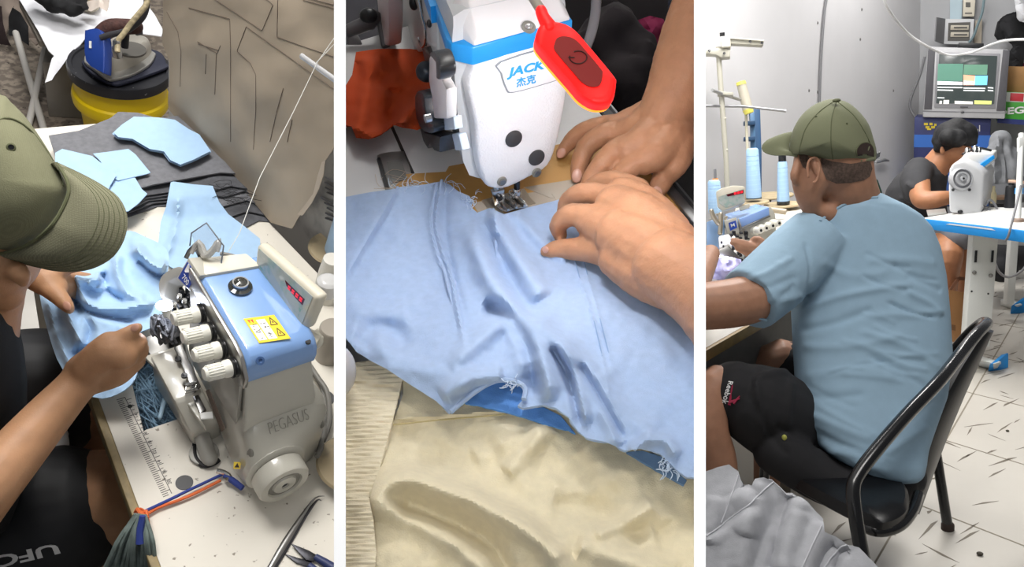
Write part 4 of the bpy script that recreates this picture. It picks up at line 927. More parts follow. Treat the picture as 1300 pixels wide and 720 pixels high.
build('grip', MB().tube([LB.Z(u, v, TZ + .006) for u, v in ((392, 718), (402, 726), (414, 738))], [.005, .006, .007], 10), mat('navy_grip', '#2a355f', .5), LB, scn)

# ================================================================ MIDDLE BAY: close view of the lockstitch machine
B = MB_
C_BLUE2 = mat('powder_blue_fleece', '#a3b9d9', .95, var=.035, vs=140, bump=.35, bs=1100, sheen=.15)
CREAM = mat('cream_fleece', '#e0d5b6', .95, var=.04, vs=120, bump=.35, bs=900, sheen=.15)
CREAMR = mat('cream_rib', '#ded4ba', .95, var=.03, vs=100, bump=.2, bs=900)
WENAM = mat('white_textured_enamel', '#e9e9ea', .38, bump=.5, bs=420)
WSIDE = mat('smooth_white_enamel', '#c6c8c8', .35)
BLUES = mat('azure_stripe', '#1e95e0', .35)
def zp(u, v, h): return B.Z(u, v, TZ + h)
# table with card and rail
t_poly = [zp(400, 120, 0), zp(400, 730, 0), zp(920, 730, 0), zp(925, 352, 0), zp(757, 138, 0), zp(560, 20, 0), zp(430, 60, 0)]
st_ = T('lockstitch_table', B, zp(600, 400, -.75), 'white table top with cut slots under the white sewing machine head', 'table')
build('table_top', MB().prism(t_poly, (0, 0, -.03)), mat('grey_white_laminate', '#cfcfcf', .45, var=.02, vs=8), B, st_, sharp=20)
sl = MB(); bar(sl, zp(497, 160, 0), zp(525, 222, 0), .004, .0006)
build('slot_line', sl, mat('slot_dark', '#2c2724', .7), B, st_)
build('slide_plate', MB().prism([zp(u, v, .0) for u, v in smooth_curve([(479, 205), (484, 196), (510, 193), (514, 198), (524, 232), (500, 246), (490, 244)], 2, True)], (0, 0, .0015)), mat('grey_slide_plate', '#8f8f8d', .4, .6), B, st_, bevel=.0006)
build('plate_groove', MB().tube([zp(u, v, .001) for u, v in ((481, 202), (485, 216), (492, 240))], .0028, 6), DARKP, B, st_)
build('plate_inset', MB().prism([zp(u, v, .0012) for u, v in ((491, 207), (510, 204), (517, 228), (497, 234))], (0, 0, .0012)), mat('inset_grey', '#6e6e6c', .45, .5), B, st_)
build('card_sheet', MB().prism([zp(u, v, .0004) for u, v in ((500, 240), (515, 222), (566, 219), (570, 212), (597, 207), (640, 200), (715, 183), (770, 172), (850, 215), (870, 262), (780, 330), (620, 300), (560, 262))], (0, 0, .0012)), mat('brown_card', '#b98c4c', .6, var=.08, vs=25), B, label='brown card sheet lying under the presser foot', cat='card')
for k, q_ in enumerate((((600, 258), (700, 240), (712, 262), (610, 276)), ((665, 238), (728, 228), (742, 240), (700, 252)), ((700, 246), (742, 236), (748, 246), (712, 262)))):
    build('tape_strip', MB().prism([zp(u, v, .0018 + .0003 * k) for u, v in q_], (0, 0, .0003)), mat('clear_tape', '#d8cfc0', .25, alpha=.5), B, label=['clear tape strip under the presser foot', 'clear tape strip farthest behind the presser foot', 'small clear tape strip beside the front hand fingertips'][k], cat='tape', group='tape strips on the card')
rail = T('table_rail', B, zp(880, 300, 0), 'grey metal rail along the right edge of the white table', 'rail')
ra, rb_ = zp(757, 138, .0), zp(930, 352, .0); rdir = nrm(rb_ - ra); rnn = V3(rdir[1], -rdir[0], 0); rnn = rnn if rnn[0] > 0 else -rnn
build('rail_bar', MB().prism([ra + rnn * .001, rb_ + rnn * .001, rb_ + rnn * .020, ra + rnn * .020], (0, 0, .006)), mat('brushed_grey_metal', '#77797b', .35, .8), B, rail, bevel=.001)
build('rail_groove', MB().prism([ra + rnn * .012, rb_ + rnn * .012, rb_ + rnn * .016, ra + rnn * .016], (0, 0, .0068)), mat('groove_dark', '#3a3b3d', .4, .6), B, rail)
# surroundings: the unlit room's darkness is painted into near-black colours
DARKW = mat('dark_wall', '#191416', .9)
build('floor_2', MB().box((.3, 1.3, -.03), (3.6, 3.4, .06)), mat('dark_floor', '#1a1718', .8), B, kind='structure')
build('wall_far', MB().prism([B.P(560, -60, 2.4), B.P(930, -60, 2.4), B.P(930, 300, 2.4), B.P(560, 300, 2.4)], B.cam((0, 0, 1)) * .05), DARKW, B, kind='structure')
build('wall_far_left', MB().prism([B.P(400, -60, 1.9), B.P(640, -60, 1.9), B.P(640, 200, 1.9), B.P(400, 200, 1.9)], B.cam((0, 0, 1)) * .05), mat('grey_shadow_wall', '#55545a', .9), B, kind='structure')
build('purple_cloth', sheet([(808, 26), (825, 20), (842, 24), (850, 40), (860, 66), (845, 78), (836, 92), (826, 70), (812, 50)], lambda u, v, h: B.P(u, v, 1.5 - h), [([(825, 25), (835, 80)], .02, 8)], 4, .02, 20, 3), mat('magenta_cloth', '#7a1440', .9), B, label='magenta cloth hanging in the dark behind the right hand', cat='cloth', solid=.004)
build('navy_cloth', sheet([(850, -8), (866, -8), (862, 40), (858, 66), (845, 66), (846, 30)], lambda u, v, h: B.P(u, v, 1.45 - h), (), 4, .015, 15, 4), mat('navy_cloth', '#0e1226', .9), B, label='dark navy cloth hanging beside the magenta cloth', cat='cloth', solid=.004)
build('bundle_dark', MB().ell(B.P(778, 90, 1.35), (.07, .12, .08)), mat('dark_mesh_cloth', '#151014', .9), B, label=None) if False else None
q = random.Random(2); mb = MB()
for (u, v, r) in ((770, 60, .07), (790, 100, .08), (760, 110, .06), (800, 70, .06), (755, 80, .05)): mb.ell(B.P(u, v, 1.4), (r, r, r))
build('dark_bundle', mb, mat('dark_mesh_cloth', '#1b1418', .9), B, label='dark crumpled cloth bundle beyond the red lamp', cat='cloth bundle', remesh=.012, smooth=4, disp=lambda co, no: co + no * (.02 * fbm(co[:, 0] * 100, co[:, 1] * 100 + co[:, 2] * 60, 7, 3))[:, None])
build('white_cable', MB().tube([B.P(u, v, .98) for u, v in ((884, 120), (850, 122), (826, 126), (806, 140), (792, 146))], .0035, 8, smooth=5), mat('white_cable', '#b9b6b3', .5), B, label='white cable curving out from behind the left hand', cat='cable')
build('clear_tube', MB().tube([B.P(u, v, .84) for u, v in ((757, -8), (756, 15), (752, 36), (746, 55), (735, 80))], .0055, 10, smooth=4), mat('clear_hose', '#8d8b8e', .15, alpha=.65), B, label='clear plastic tube hanging behind the red lamp', cat='tube')

# ---- machine
HO = V3(-.018, .735, TZ); g2 = nrm(V3(.90, .43, 0)); g1 = V3(-g2[1], g2[0], 0); HR = np.stack([g1, g2, EZ], 1)
gb = nrm(V3(-.22, .975, 0))      # the arm runs back at a slight angle to the face plate
def hp(s, t, h): return HO + g1 * min(s, .012) + gb * max(s - .012, 0) + g2 * t + EZ * h
sm_ = T('sewing_machine', B, hp(.05, 0, 0), 'white lockstitch sewing machine head with a blue stripe, its face plate towards the viewer', 'sewing machine')
# head body behind the face plate, and the arm going back
ho = [(-.050, .185), (-.048, .222), (-.036, .236), (.055, .236), (.072, .222), (.073, .14), (.066, .08), (.052, .048), (.0, .036), (-.030, .044), (-.046, .07)]
hb = smooth_curve(ho, 2, True)
build('head_body', MB().loft([[hp(s, t * k, h) for t, h in hb] for s, k in ((.004, 1.0), (.10, 1.0), (.115, .97))]), WSIDE, B, sm_, sharp=35)
build('machine_arm', MB().prism([hp(.10, t, h) for t, h in ((-.056, .13), (-.050, .226), (-.036, .236), (.055, .236), (.072, .222), (.073, .13))], gb * .30), WSIDE, B, sm_, bevel=.006)
# face plate (raised, rounded) below the stripe, top hood above it
fo = [(-.034, .186), (.069, .192), (.071, .15), (.068, .115), (.060, .07), (.050, .045), (.030, .037), (.0, .030), (-.018, .034), (-.028, .046), (-.034, .075), (-.036, .12)]
fpo = smooth_curve(fo, 3, True); fc_ = np.array((.017, .11))
build('face_plate', MB().loft([[hp(s, fc_[0] + (t - fc_[0]) * k, fc_[1] + (h - fc_[1]) * k) for t, h in fpo] for s, k in ((.006, 1.0), (-.006, 1.0), (-.010, .975), (-.012, .93), (-.0125, .6))]), WENAM, B, sm_, sharp=50)
fh = smooth_curve([(-.034, .205), (.070, .211), (.071, .222), (.060, .240), (-.022, .236), (-.033, .222)], 1, True)
build('top_hood', MB().loft([[hp(s, t, h) for t, h in ho2] for s, ho2 in ((.03, [(-.048, .208), (.072, .214), (.072, .226), (.058, .246), (-.036, .244), (-.047, .226)]), (.008, [(-.040, .206), (.071, .212), (.071, .224), (.058, .244), (-.030, .242), (-.039, .224)]), (-.011, [(-.034, .205), (.070, .211), (.070, .214), (.064, .218), (-.028, .213), (-.033, .209)]))]), mat('glossy_white_enamel', '#e3e1e0', .18, coat=.5), B, sm_, bevel=.002)
build('blue_stripe', MB().loft([[hp(s, t, h) for t, h in o_] for s, o_ in ((.10, [(-.0525, .19), (-.0525, .208), (.0735, .213), (.0735, .195)]), (.012, [(-.0530, .189), (-.0530, .207), (.0735, .213), (.0735, .195)]), (.003, [(-.0515, .188), (-.0515, .206), (.0735, .213), (.0735, .195)]), (-.0115, [(-.036, .186), (-.036, .205), (.0725, .2112), (.0725, .193)]))]), BLUES, B, sm_, bevel=.0015)
build('side_stripe', MB().prism([hp(s, -.0580, h) for s, h in ((.09, .190), (.09, .208), (.40, .208), (.40, .190))], g2 * .01), BLUES, B, sm_)
# badge notch: grey seam outline and white badge with lettering
bo = smooth_curve([(-.006, .184), (.066, .189), (.070, .184), (.068, .165), (.062, .153), (.040, .150), (.006, .149), (-.001, .155), (-.006, .172)], 3, True)
bc = np.array((.032, .168))
build('badge_border', MB().prism([hp(-.0120, bc[0] + (t - bc[0]) * 1.045, bc[1] + (h - bc[1]) * 1.06) for t, h in bo], -g1 * .0012), mat('seam_grey', '#8b9297', .4), B, sm_)
bdg = build('badge_plate', MB().prism([hp(-.0125, t, h) for t, h in bo], -g1 * .0016), mat('badge_gloss_white', '#eeeef0', .2), B, sm_, bevel=.0006)
t_ = text('JACK', hp(-.0143, .020, .1715), g2, EZ + g2 * .05, .0125, .0006, fit=.043, bold=.035, shear=.2); build('badge_lettering', t_, mat('badge_blue_ink', '#2aa0dc', .4), B, bdg)
t_ = text('杰克', hp(-.0143, .020, .1580), g2, EZ, .0105, .0006, fit=.022, bold=.02); build('badge_characters', t_, mat('badge_blue_ink', '#2aa0dc', .4), B, bdg)
def fdisc(name, u, v, r, m, s=-.0128, th=.0016):
    p = B.PL(u, v, hp(s, 0, 0), g1); return build(name, MB().lathe([(0, 0), (r, 0), (r, th * .6), (r * .9, th), (0, th)], p, -g1, 26), m, B, sm_)
RUB = mat('dark_rubber_plug', '#3b3b3d', .6)
fdisc('rubber_plug', 652, 176, .0098, RUB); fdisc('rubber_plug', 681, 200, .0098, RUB)
for (u, v) in ((637, 230), (681, 219)):
    fdisc('screw_recess', u, v, .0058, mat('recess_grey', '#7f7c74', .5), -.0126); fdisc('recess_screw', u + 1, v + 1, .0038, STEEL, -.0138)
pb = B.PL(671, 35, hp(-.004, 0, .222), nrm(-g1 * .5 + EZ * .85))
build('hood_screw_recess', MB().lathe([(0, 0), (.007, 0), (.007, .0012), (0, .0012)], pb, nrm(-g1 * .5 + EZ * .85), 22), mat('recess_grey', '#7f7c74', .5), B, sm_)
build('hood_screw', MB().ell(pb + EZ * .001, (.0045, .0045, .003)), CHROME, B, sm_)
build('copper_cap', MB().lathe([(.011, 0), (.0115, .008), (.010, .012), (0, .013)], hp(.055, .012, .236), EZ, 24), mat('pinkish_copper', '#a8776c', .3, .7), B, sm_)
def hs(s, t, h): return hp(s * 1.25 - .003, t * 1.25 - .002, h * 1.12)
# needle bar, presser bar, foot
build('needle_bar', MB().tube([hs(-.003, .012, .055), hs(-.003, .012, .018)], .0036, 12), mat('dark_steel_bar', '#4a4d52', .25, 1), B, sm_)
build('presser_bar', MB().tube([hs(.002, -.006, .055), hs(.002, -.006, .022)], .0042, 12), mat('pale_steel_bar', '#a9bac6', .25, .8), B, sm_)
build('needle_clamp', MB().lathe([(.005, 0), (.005, .008), (.0035, .010)], hs(-.003, .012, .012), EZ, 14), CHROME, B, sm_)
build('needle', MB().tube([hs(-.003, .012, .014), hs(-.003, .012, .002)], [.0011, .0008], 8), CHROME, B, sm_)
build('foot_shank', MB().prism([hs(-.003, -.012, .024), hs(-.003, .000, .024), hs(-.003, .000, .006), hs(-.003, -.010, .006)], g1 * .008), CHROME, B, sm_, bevel=.0012)
build('foot_screw', MB().lathe([(0, 0), (.0035, 0), (.0035, .004), (0, .004)], hs(-.003, -.006, .017), -g1, 12), mat('dark_steel_bar', '#4a4d52', .25, 1), B, sm_)
build('presser_foot', MB().prism([hs(.008, -.010, .004), hs(-.008, -.008, .004), hs(-.018, -.006, .007), hs(-.018, .016, .007), hs(-.008, .018, .004), hs(.008, .016, .004)], EZ * .0028), CHROME, B, sm_, bevel=.0008)
for t in (-.004, .004, .012): build('foot_rib', MB().tube([hs(.006, t, .008), hs(-.010, t, .0085), hs(-.019, t, .0115)], .0016, 6), CHROME, B, sm_)
build('foot_spring', MB().tube([hs(-.004 + .003 * math.cos(a), .008 + .004 * math.sin(a), .012 + a * .0006) for a in np.linspace(0, 14, 50)], .0008, 5), CHROME, B, sm_)
build('needle_plate', MB().prism([hp(-.016, -.022, .0022), hp(.016, -.022, .0022), hp(.016, .032, .0022), hp(-.016, .032, .0022)], EZ * .001), mat('satin_plate', '#b5ab9a', .3, .6), B, sm_)
build('needle_thread', MB().tube([hp(-.004, .020, .06), hp(-.006, .017, .03), hp(-.003, .012, .006)], .0005, 5, smooth=3), mat('orange_thread', '#c98a5c', .7), B, sm_)
# thread handling parts on the left side of the head
gb2 = V3(gb[1], -gb[0], 0)
def lp_(u, v, t=-.056): return B.PL(u, v, hp(.012, t, 0), gb2)
wl = [(557, 70), (562, 62), (571, 63), (576, 72), (578, 92), (574, 99), (580, 110), (580, 148), (563, 148), (560, 120), (556, 100)]
build('lever_cover', MB().prism([lp_(u, v, -.062) for u, v in wl], -g2 * .010), mat('lever_white', '#d3d0cf', .35), B, sm_, bevel=.002)
build('lever_cap', MB().prism([lp_(u, v, -.064) for u, v in smooth_curve([(563, 66), (568, 61), (574, 64), (579, 80), (579, 94), (573, 96), (573, 76)], 2, True)], -g2 * .014), DARKP, B, sm_, bevel=.002)
build('side_slot', MB().prism([lp_(u, v, -.054) for u, v in ((541, 60), (548, 58), (560, 90), (568, 103), (562, 106), (556, 118))], -g2 * .006), mat('slot_brown', '#3f3330', .5), B, sm_, bevel=.001)
build('tension_block', MB().prism([lp_(u, v, -.058) for u, v in smooth_curve([(546, 116), (553, 112), (560, 118), (564, 148), (573, 152), (573, 163), (558, 163), (548, 148)], 2, True)], -g2 * .020), mat('dark_navy_plastic', '#20262f', .4), B, sm_, bevel=.003)
build('reverse_lever', MB().prism([lp_(u, v, -.052) for u, v in ((550, 150), (557, 163), (582, 168), (580, 188), (572, 186), (566, 178), (562, 184), (550, 168))], -g2 * .02), DARKP, B, sm_, bevel=.002)
build('side_screw', MB().lathe([(0, 0), (.0042, 0), (.0042, .006), (0, .006)], lp_(547, 149, -.08), -g2, 12), CHROME, B, sm_)
build('side_clip', MB().prism([lp_(u, v, -.058) for u, v in ((573, 146), (586, 146), (588, 162), (574, 163))], -g2 * .008), mat('pale_blue_clip', '#aebccb', .4), B, sm_, bevel=.001)
build('clip_foot', MB().prism([lp_(u, v, -.052) for u, v in ((583, 168), (592, 168), (597, 188), (588, 189))], -g2 * .008), mat('pale_blue_clip', '#aebccb', .4), B, sm_, bevel=.001)
build('black_button', MB().ell(lp_(541, 91, -.065), (.012, .012, .012)), mat('dark_navy_plastic', '#20262f', .4), B, sm_)
build('wire_hook', MB().tube([lp_(u, v, -.06) for u, v in ((531, 0), (536, 22), (540, 38), (540, 54), (536, 60), (532, 52), (531, 47))], .0014, 6, smooth=3), CHROME, B, sm_)
build('side_seam', MB().tube([lp_(u, v, -.0565) for u, v in ((534, 0), (537, 24), (540, 30), (541, 58))], .0012, 6), DARKP, B, sm_)
for (u, v, r) in ((525, 4, .006), (545, 30, .003), (488, 2, .004)):
    build('side_hole', MB().ell(lp_(u, v, -.056), HR @ V3(0, 0, 0) + V3(r, r, r * 1.6)), DARKP, B, sm_)
for (pts, s0) in ((((494, -10), (512, -10), (512, 30), (510, 55), (497, 55), (496, 20)), -.075),):
    build('pillar_cover', MB().prism([lp_(u, v, s0) for u, v in pts], -g2 * .02), mat('pinkish_white', '#b9adad', .4), B, sm_, bevel=.004)
build('machine_pillar', MB().prism([lp_(u, v, -.05) for u, v in ((478, -15), (535, -15), (541, 58), (520, 75), (500, 66), (492, 50))], g2 * .05), WSIDE, B, sm_, bevel=.004)
# hand wheel side clutter behind the orange cloth
cl = T('bobbin_winder', B, B.P(465, 40, 1.2), 'grey bobbin winder arm behind the orange cloth', 'bobbin winder')
build('winder_arm', MB().tube([B.P(440, 40, 1.2), B.P(470, 28, 1.2), B.P(480, 16, 1.2)], [.010, .012, .010], 10), mat('grey_metal_dark', '#6a686a', .4, .4), B, cl)
build('winder_knob', MB().ell(B.P(468, 20, 1.19), (.014, .011, .012)), DARKP, B, cl)
build('winder_post', MB().prism([B.P(u, v, 1.2) for u, v in ((474, 14), (482, 14), (494, 56), (484, 60))], B.cam((0, 0, 1)) * .02), mat('grey_metal_dark', '#6a686a', .4, .4), B, cl, bevel=.003)
build('winder_bracket', MB().prism([B.P(u, v, 1.22) for u, v in ((440, 45), (452, 40), (462, 60), (448, 80), (440, 80))], B.cam((0, 0, 1)) * .02), mat('grey_metal_dark', '#6a686a', .4, .4), B, cl, bevel=.003)

# ---- red silicone lamp on a flexible arm
LD = .600
lo_ = [(680, 50), (683, 36), (688, 29), (700, 26), (717, 29), (731, 38), (746, 55), (780, 96), (783, 106), (780, 124), (772, 132), (755, 132), (738, 122), (724, 106), (688, 64)]
lr = smooth_curve(lo_, 3, True); lc_ = np.array((731, 80.0)); ldir = B.cam((-.10, -.16, 1)); lnx = nrm(ldir)
RED = mat('red_silicone', '#c40d0a', .45, emit='#ff0a04', es=.85, sss=0)
lampo = T('work_lamp', B, B.P(731, 80, LD), 'red silicone work lamp with a power symbol, glowing in front of the white machine head', 'lamp')
rings = []
for off, k in ((.0015, .62), (.0, .80), (-.0008, .93), (.001, .985), (.004, 1.0), (.012, 1.0)):
    rings.append([B.P(lc_[0] + (p[0] - lc_[0]) * k, lc_[1] + (p[1] - lc_[1]) * k, LD) + lnx * off for p in lr])
build('lamp_shell', MB().loft(rings), RED, B, lampo, sharp=60)
build('lamp_panel', MB().loft([[B.P(lc_[0] + 3 + (p[0] - lc_[0]) * k, lc_[1] - 2 + (p[1] - lc_[1]) * k, LD) + lnx * o_ for p in lr] for o_, k in ((.003, .60), (.0004, .60), (.0003, .4))]), mat('dark_red_silicone', '#6a120a', .5, emit='#b01005', es=.25), B, lampo)
build('diffuser_rim', MB().loft([[B.P(lc_[0] + (p[0] - lc_[0]) * k, lc_[1] + (p[1] - lc_[1]) * k, LD) + lnx * o_ for p in lr] for o_, k in ((.0125, 1.0), (.0165, .99))]), mat('orange_glow_rim', '#ff8a10', .4, emit='#ff9a12', es=1.3), B, lampo)
build('led_face', MB().loft([[B.P(lc_[0] + (p[0] - lc_[0]) * k, lc_[1] + (p[1] - lc_[1]) * k, LD) + lnx * .0168 for p in lr] for k in (.95, .5)]), mat('led_white', '#ffffff', .4, emit='#f4f6ff', es=12), B, lampo)
pc = lambda a, r: B.P(734 + r * math.cos(a) * 1.15, 73 + r * math.sin(a) * .85, LD) - lnx * .0002
light(B, 'AREA', B.P(726, 88, .628), zp(640, 320, .02), .33, .035, None, (.97, .98, 1))
build('power_symbol', MB().tube([pc(a, 9.5) for a in np.linspace(-2.1, 3.4, 26)], .0005, 5).tube([pc(PI, 4), pc(PI, 11)], .0005, 5), mat('symbol_dark', '#2b0a06', .6), B, lampo)
build('lamp_neck', MB().tube([B.P(697, 34, LD + .004), B.P(690, 22, LD + .006), B.P(687, 14, LD + .008)], [.0060, .0048, .0045], 14, cap='round', smooth=3), RED, B, lampo)
build('flexible_arm', MB().tube([B.P(689, 16, LD + .010), B.P(681, 4, LD + .014), B.P(668, -18, LD + .02)], .0040, 12, smooth=4), mat('grey_flex', '#9b9689', .5), B, lampo)

# ---- orange cloth
of = lambda u, v, h: zp(u, v, max(.003, .020 + h))
build('orange_cloth', sheet([(438, 110), (447, 95), (452, 66), (480, 62), (520, 62), (540, 64), (552, 95), (560, 140), (545, 158), (530, 165), (510, 162), (498, 158), (488, 168), (468, 177), (452, 175), (446, 160), (430, 158)], of, [([(470, 70), (465, 120), (455, 170)], .012, 10), ([(560, 120), (525, 140), (505, 160)], .02, 9), ([(500, 110), (490, 165)], -.01, 8), ([(445, 160), (470, 172), (500, 158), (540, 160)], .006, 5)], 4, .008, 30, 5), mat('orange_cloth', '#b8430e', .9, bump=.25, bs=700), B, label='orange cloth lying on the table behind the machine head', cat='cloth', solid=.002)

# ---- cream sweatshirt in front
def cfn(u, v, h): return zp(u, v, max(.0045, .016 + 1.15 * h + .012 * sm(560, 720, v)))
co_ = [(510, 450), (560, 470), (640, 490), (720, 520), (780, 545), (850, 590), (890, 605), (890, 730), (430, 730), (430, 640), (470, 632), (490, 560), (512, 500)]
cf = [([(470, 660), (485, 622), (520, 607), (560, 620), (620, 645), (690, 690), (720, 735)], .026, 16), ([(505, 640), (560, 660), (620, 690), (650, 735)], -.012, 12), ([(480, 640), (540, 668), (600, 710), (620, 735)], .014, 14),
      ([(640, 600), (672, 570), (700, 540)], .010, 12), ([(600, 585), (650, 560), (690, 545)], .007, 14), ([(740, 560), (780, 600), (850, 600)], .008, 22), ([(755, 680), (800, 660), (830, 640)], .012, 11), ([(730, 690), (790, 710), (860, 735)], .014, 18), ([(830, 680), (890, 660)], -.008, 14), ([(700, 640), (760, 650), (820, 690)], -.008, 16),
      ([(500, 532), (580, 526), (660, 518)], .0035, 3), ([(500, 536), (560, 590), (640, 570)], -.006, 22), ([(520, 560), (515, 620)], .006, 20), ([(820, 590), (860, 640), (890, 650)], -.006, 14)]
sw = T('sweatshirt', B, zp(640, 640, 0), 'cream sweatshirt with ribbed hem and cuff lying in front of the light blue cloth', 'sweatshirt')
build('sweatshirt_body', sheet(co_, cfn, cf, 3.5, .004, 40, 41), CREAM, B, sw, solid=.003)
def rib(outline, p0, p1, n, fn, name, folds=()):
    mb = sheet(outline, fn, folds, 2.4, .003, 50, 6)
    d = np.array(p1, float) - p0; L_ = np.linalg.norm(d); d /= L_
    out = []
    for p in mb.v:
        u, v, _ = projp(B, p); x = ((np.array((u, v)) - p0) @ d) / L_ * n; out.append(tuple(np.array(p) + EZ * .0016 * abs(math.sin(PI * x))))
    mb.v = out; return build(name, mb, CREAMR, B, sw, solid=.003)
def projp(bay, p):
    q_ = bay.V.T @ (np.array(p) - bay.c); return CX + F * q_[0] / q_[2], CY - F * q_[1] / q_[2], q_[2]
rib([(430, 475), (452, 462), (475, 456), (498, 462), (514, 470), (505, 510), (492, 560), (478, 612), (470, 632), (430, 634)], (470, 458), (480, 630), 30, lambda u, v, h: zp(u, v, .020 + h + .004 * sm(430, 500, u)), 'ribbed_hem', [([(440, 488), (510, 494)], -.002, 2)])
rib([(430, 628), (468, 630), (474, 660), (478, 700), (476, 730), (430, 730)], (450, 628), (455, 730), 18, lambda u, v, h: zp(u, v, .044 + h), 'ribbed_cuff', ())
build('hem_fold', MB().tube([zp(u, v, .024) for u, v in ((470, 631), (480, 628), (500, 612), (530, 604))], [.004, .008, .010, .004], 10, smooth=4), CREAM, B, sw)
stt = MB()
stt.tube([cfn(u, v, .0045) for u, v in smooth_curve([(494, 540), (560, 533), (640, 526), (680, 520)], 6)], .0007, 5)
build('hem_stitch', stt, mat('cream_seam', '#b8a97c', .9), B, sw)
ls = zp(427, 472, .05)
build('thread_ball', MB().ell(ls, (.016, .022, .022)), mat('pale_grey_plastic', '#c3c3c6', .4), B, label='pale round ball at the left edge beside the ribbed hem', cat='ball')

# ---- powder blue cloth being sewn
def bfn(u, v, h):
    base = .009 + .030 * sm(300, 480, v) + .010 * sm(470, 600, v) * sm(560, 760, u)
    return zp(u, v, max(.0045, base + 1.25 * h))
bo_ = [(428, 252), (470, 244), (500, 240), (506, 238), (540, 234), (561, 230), (572, 235), (582, 243), (596, 249), (600, 256), (598, 263), (606, 270), (622, 264), (640, 272), (668, 264), (700, 256), (736, 246), (790, 262), (850, 300), (890, 330), (890, 606), (872, 606), (858, 596), (838, 576), (812, 570), (793, 572), (768, 561), (744, 556), (734, 548), (722, 530), (706, 518), (688, 514), (664, 518), (657, 515), (666, 505), (667, 494), (660, 487), (645, 483), (628, 484), (604, 497), (585, 512), (571, 524), (552, 508), (520, 488), (490, 468), (470, 458), (452, 446), (428, 415)]
bf = [([(560, 232), (555, 262), (553, 285), (560, 315), (572, 350), (580, 390), (590, 440)], .0055, 3.2), ([(552, 236), (547, 262), (546, 285), (553, 318), (565, 352)], .003, 2.5), ([(566, 240), (566, 290), (574, 340), (590, 400)], -.003, 4),
      ([(506, 240), (492, 268), (470, 305), (440, 355)], .010, 4, 's'),
      ([(620, 268), (640, 300), (668, 345), (690, 380)], .014, 14), ([(608, 262), (622, 300), (650, 360), (672, 400)], -.007, 10), ([(650, 268), (690, 310), (720, 330)], .006, 8), ([(628, 266), (630, 300)], .006, 5),
      ([(596, 280), (620, 350), (650, 390), (675, 425), (692, 470), (700, 510)], .018, 15), ([(612, 388), (640, 398), (662, 425), (675, 465), (680, 505)], -.018, 11), ([(570, 470), (610, 430), (640, 410), (660, 430), (672, 480)], .014, 14),
      ([(680, 400), (710, 440), (730, 490), (742, 540)], .014, 12), ([(700, 440), (722, 480), (737, 540)], -.016, 6), ([(710, 430), (745, 470), (770, 520), (790, 565)], .012, 12), ([(735, 460), (765, 510), (792, 560)], -.012, 6),
      ([(440, 420), (480, 440), (540, 470), (600, 490)], .008, 18), ([(455, 440), (475, 415), (500, 420), (515, 445)], -.010, 14), ([(440, 380), (480, 400), (520, 395)], .005, 14), ([(560, 505), (600, 480), (640, 475)], .012, 12),
      ([(800, 575), (820, 560), (845, 560), (860, 580)], .010, 8), ([(722, 300), (735, 350), (752, 400), (768, 470), (775, 510)], .0018, 2), ([(734, 300), (746, 350), (763, 410), (778, 470)], .0016, 2), ([(860, 300), (880, 400), (885, 500)], .004, 8), ([(760, 470), (790, 520), (830, 555)], .006, 14)]
bcl = T('blue_cloth', B, zp(650, 400, 0), 'powder blue fleece cloth being sewn under the presser foot, its lower edge frayed', 'cloth')
build('cloth_panel', sheet(bo_, bfn, bf, 3, .0035, 45, 51), C_BLUE2, B, bcl, solid=.0022)
# turned-under edges with the deeper blue inside showing
build('fold_inside', sheet([(590, 512), (606, 498), (628, 486), (640, 482), (662, 484), (674, 498), (672, 512), (660, 519), (664, 520), (690, 517), (712, 528), (730, 550), (700, 540), (640, 522)], lambda u, v, h: zp(u, v, .026 + h), (), 4, .003, 20, 3), mat('deep_blue_inside', '#5f95dc', .95, bump=.3, bs=900), B, bcl, solid=.002)
build('fold_inside', sheet([(795, 574), (815, 572), (840, 580), (858, 598), (872, 610), (868, 616), (835, 598)], lambda u, v, h: zp(u, v, .024 + h), (), 4, .002, 20, 4), mat('slate_blue_inside', '#6f8fb5', .95), B, bcl, solid=.002)
build('edge_roll', MB().tube([bfn(u, v, .004) for u, v in smooth_curve([(572, 523), (604, 497), (628, 484), (645, 483), (660, 487), (667, 495), (665, 507)], 4)], .0022, 8), C_BLUE2, B, bcl)
for pts in ([(561, 231), (555, 262), (554, 285), (561, 315), (573, 350), (581, 390), (590, 436)], [(554, 236), (549, 262), (548, 285), (554, 316), (566, 352), (575, 392)], [(505, 240), (490, 270), (468, 306), (439, 352)], [(626, 268), (629, 300), (630, 330)]):
    build('seam', MB().tube([bfn(u, v, 0) + EZ * .0020 for u, v in smooth_curve(pts, 6)], [.0021] * (6 * len(pts) - 9) + [.0016, .0010, .0005, .0002], 8), C_BLUE2, B, bcl)
for pts in ([(722, 300), (735, 350), (752, 400), (768, 470), (775, 510)], [(734, 300), (746, 350), (763, 410), (778, 470)]):
    build('stitch_line', MB().tube([bfn(u, v, .0016) + EZ * .0002 for u, v in smooth_curve(pts, 6)], .0006, 6), mat('stitch_blue', '#8ba6cb', .9), B, bcl)
frm = MB(); q = random.Random(4)
def hairs(cu, cv, su, sv, n, ln_, z):
    for k in range(n):
        u, v = cu + q.uniform(-su, su), cv + q.uniform(-sv, sv); a = q.uniform(0, 2 * PI)
        frm.tube([zp(u + ln_ * t * math.cos(a + t), v + ln_ * t * math.sin(a + t), z + .004 * math.sin(3 * t)) for t in (0, .5, 1)], .00035, 4, smooth=3)
hairs(650, 488, 8, 5, 18, 9, .05); hairs(850, 588, 10, 12, 40, 12, .045); hairs(598, 252, 8, 8, 16, 8, .01); hairs(545, 234, 40, 3, 18, 14, .008); hairs(510, 240, 10, 4, 10, 18, .006)
build('frayed_thread', frm, mat('pale_fray', '#c5d6ea', .9), B, bcl, kind='stuff')
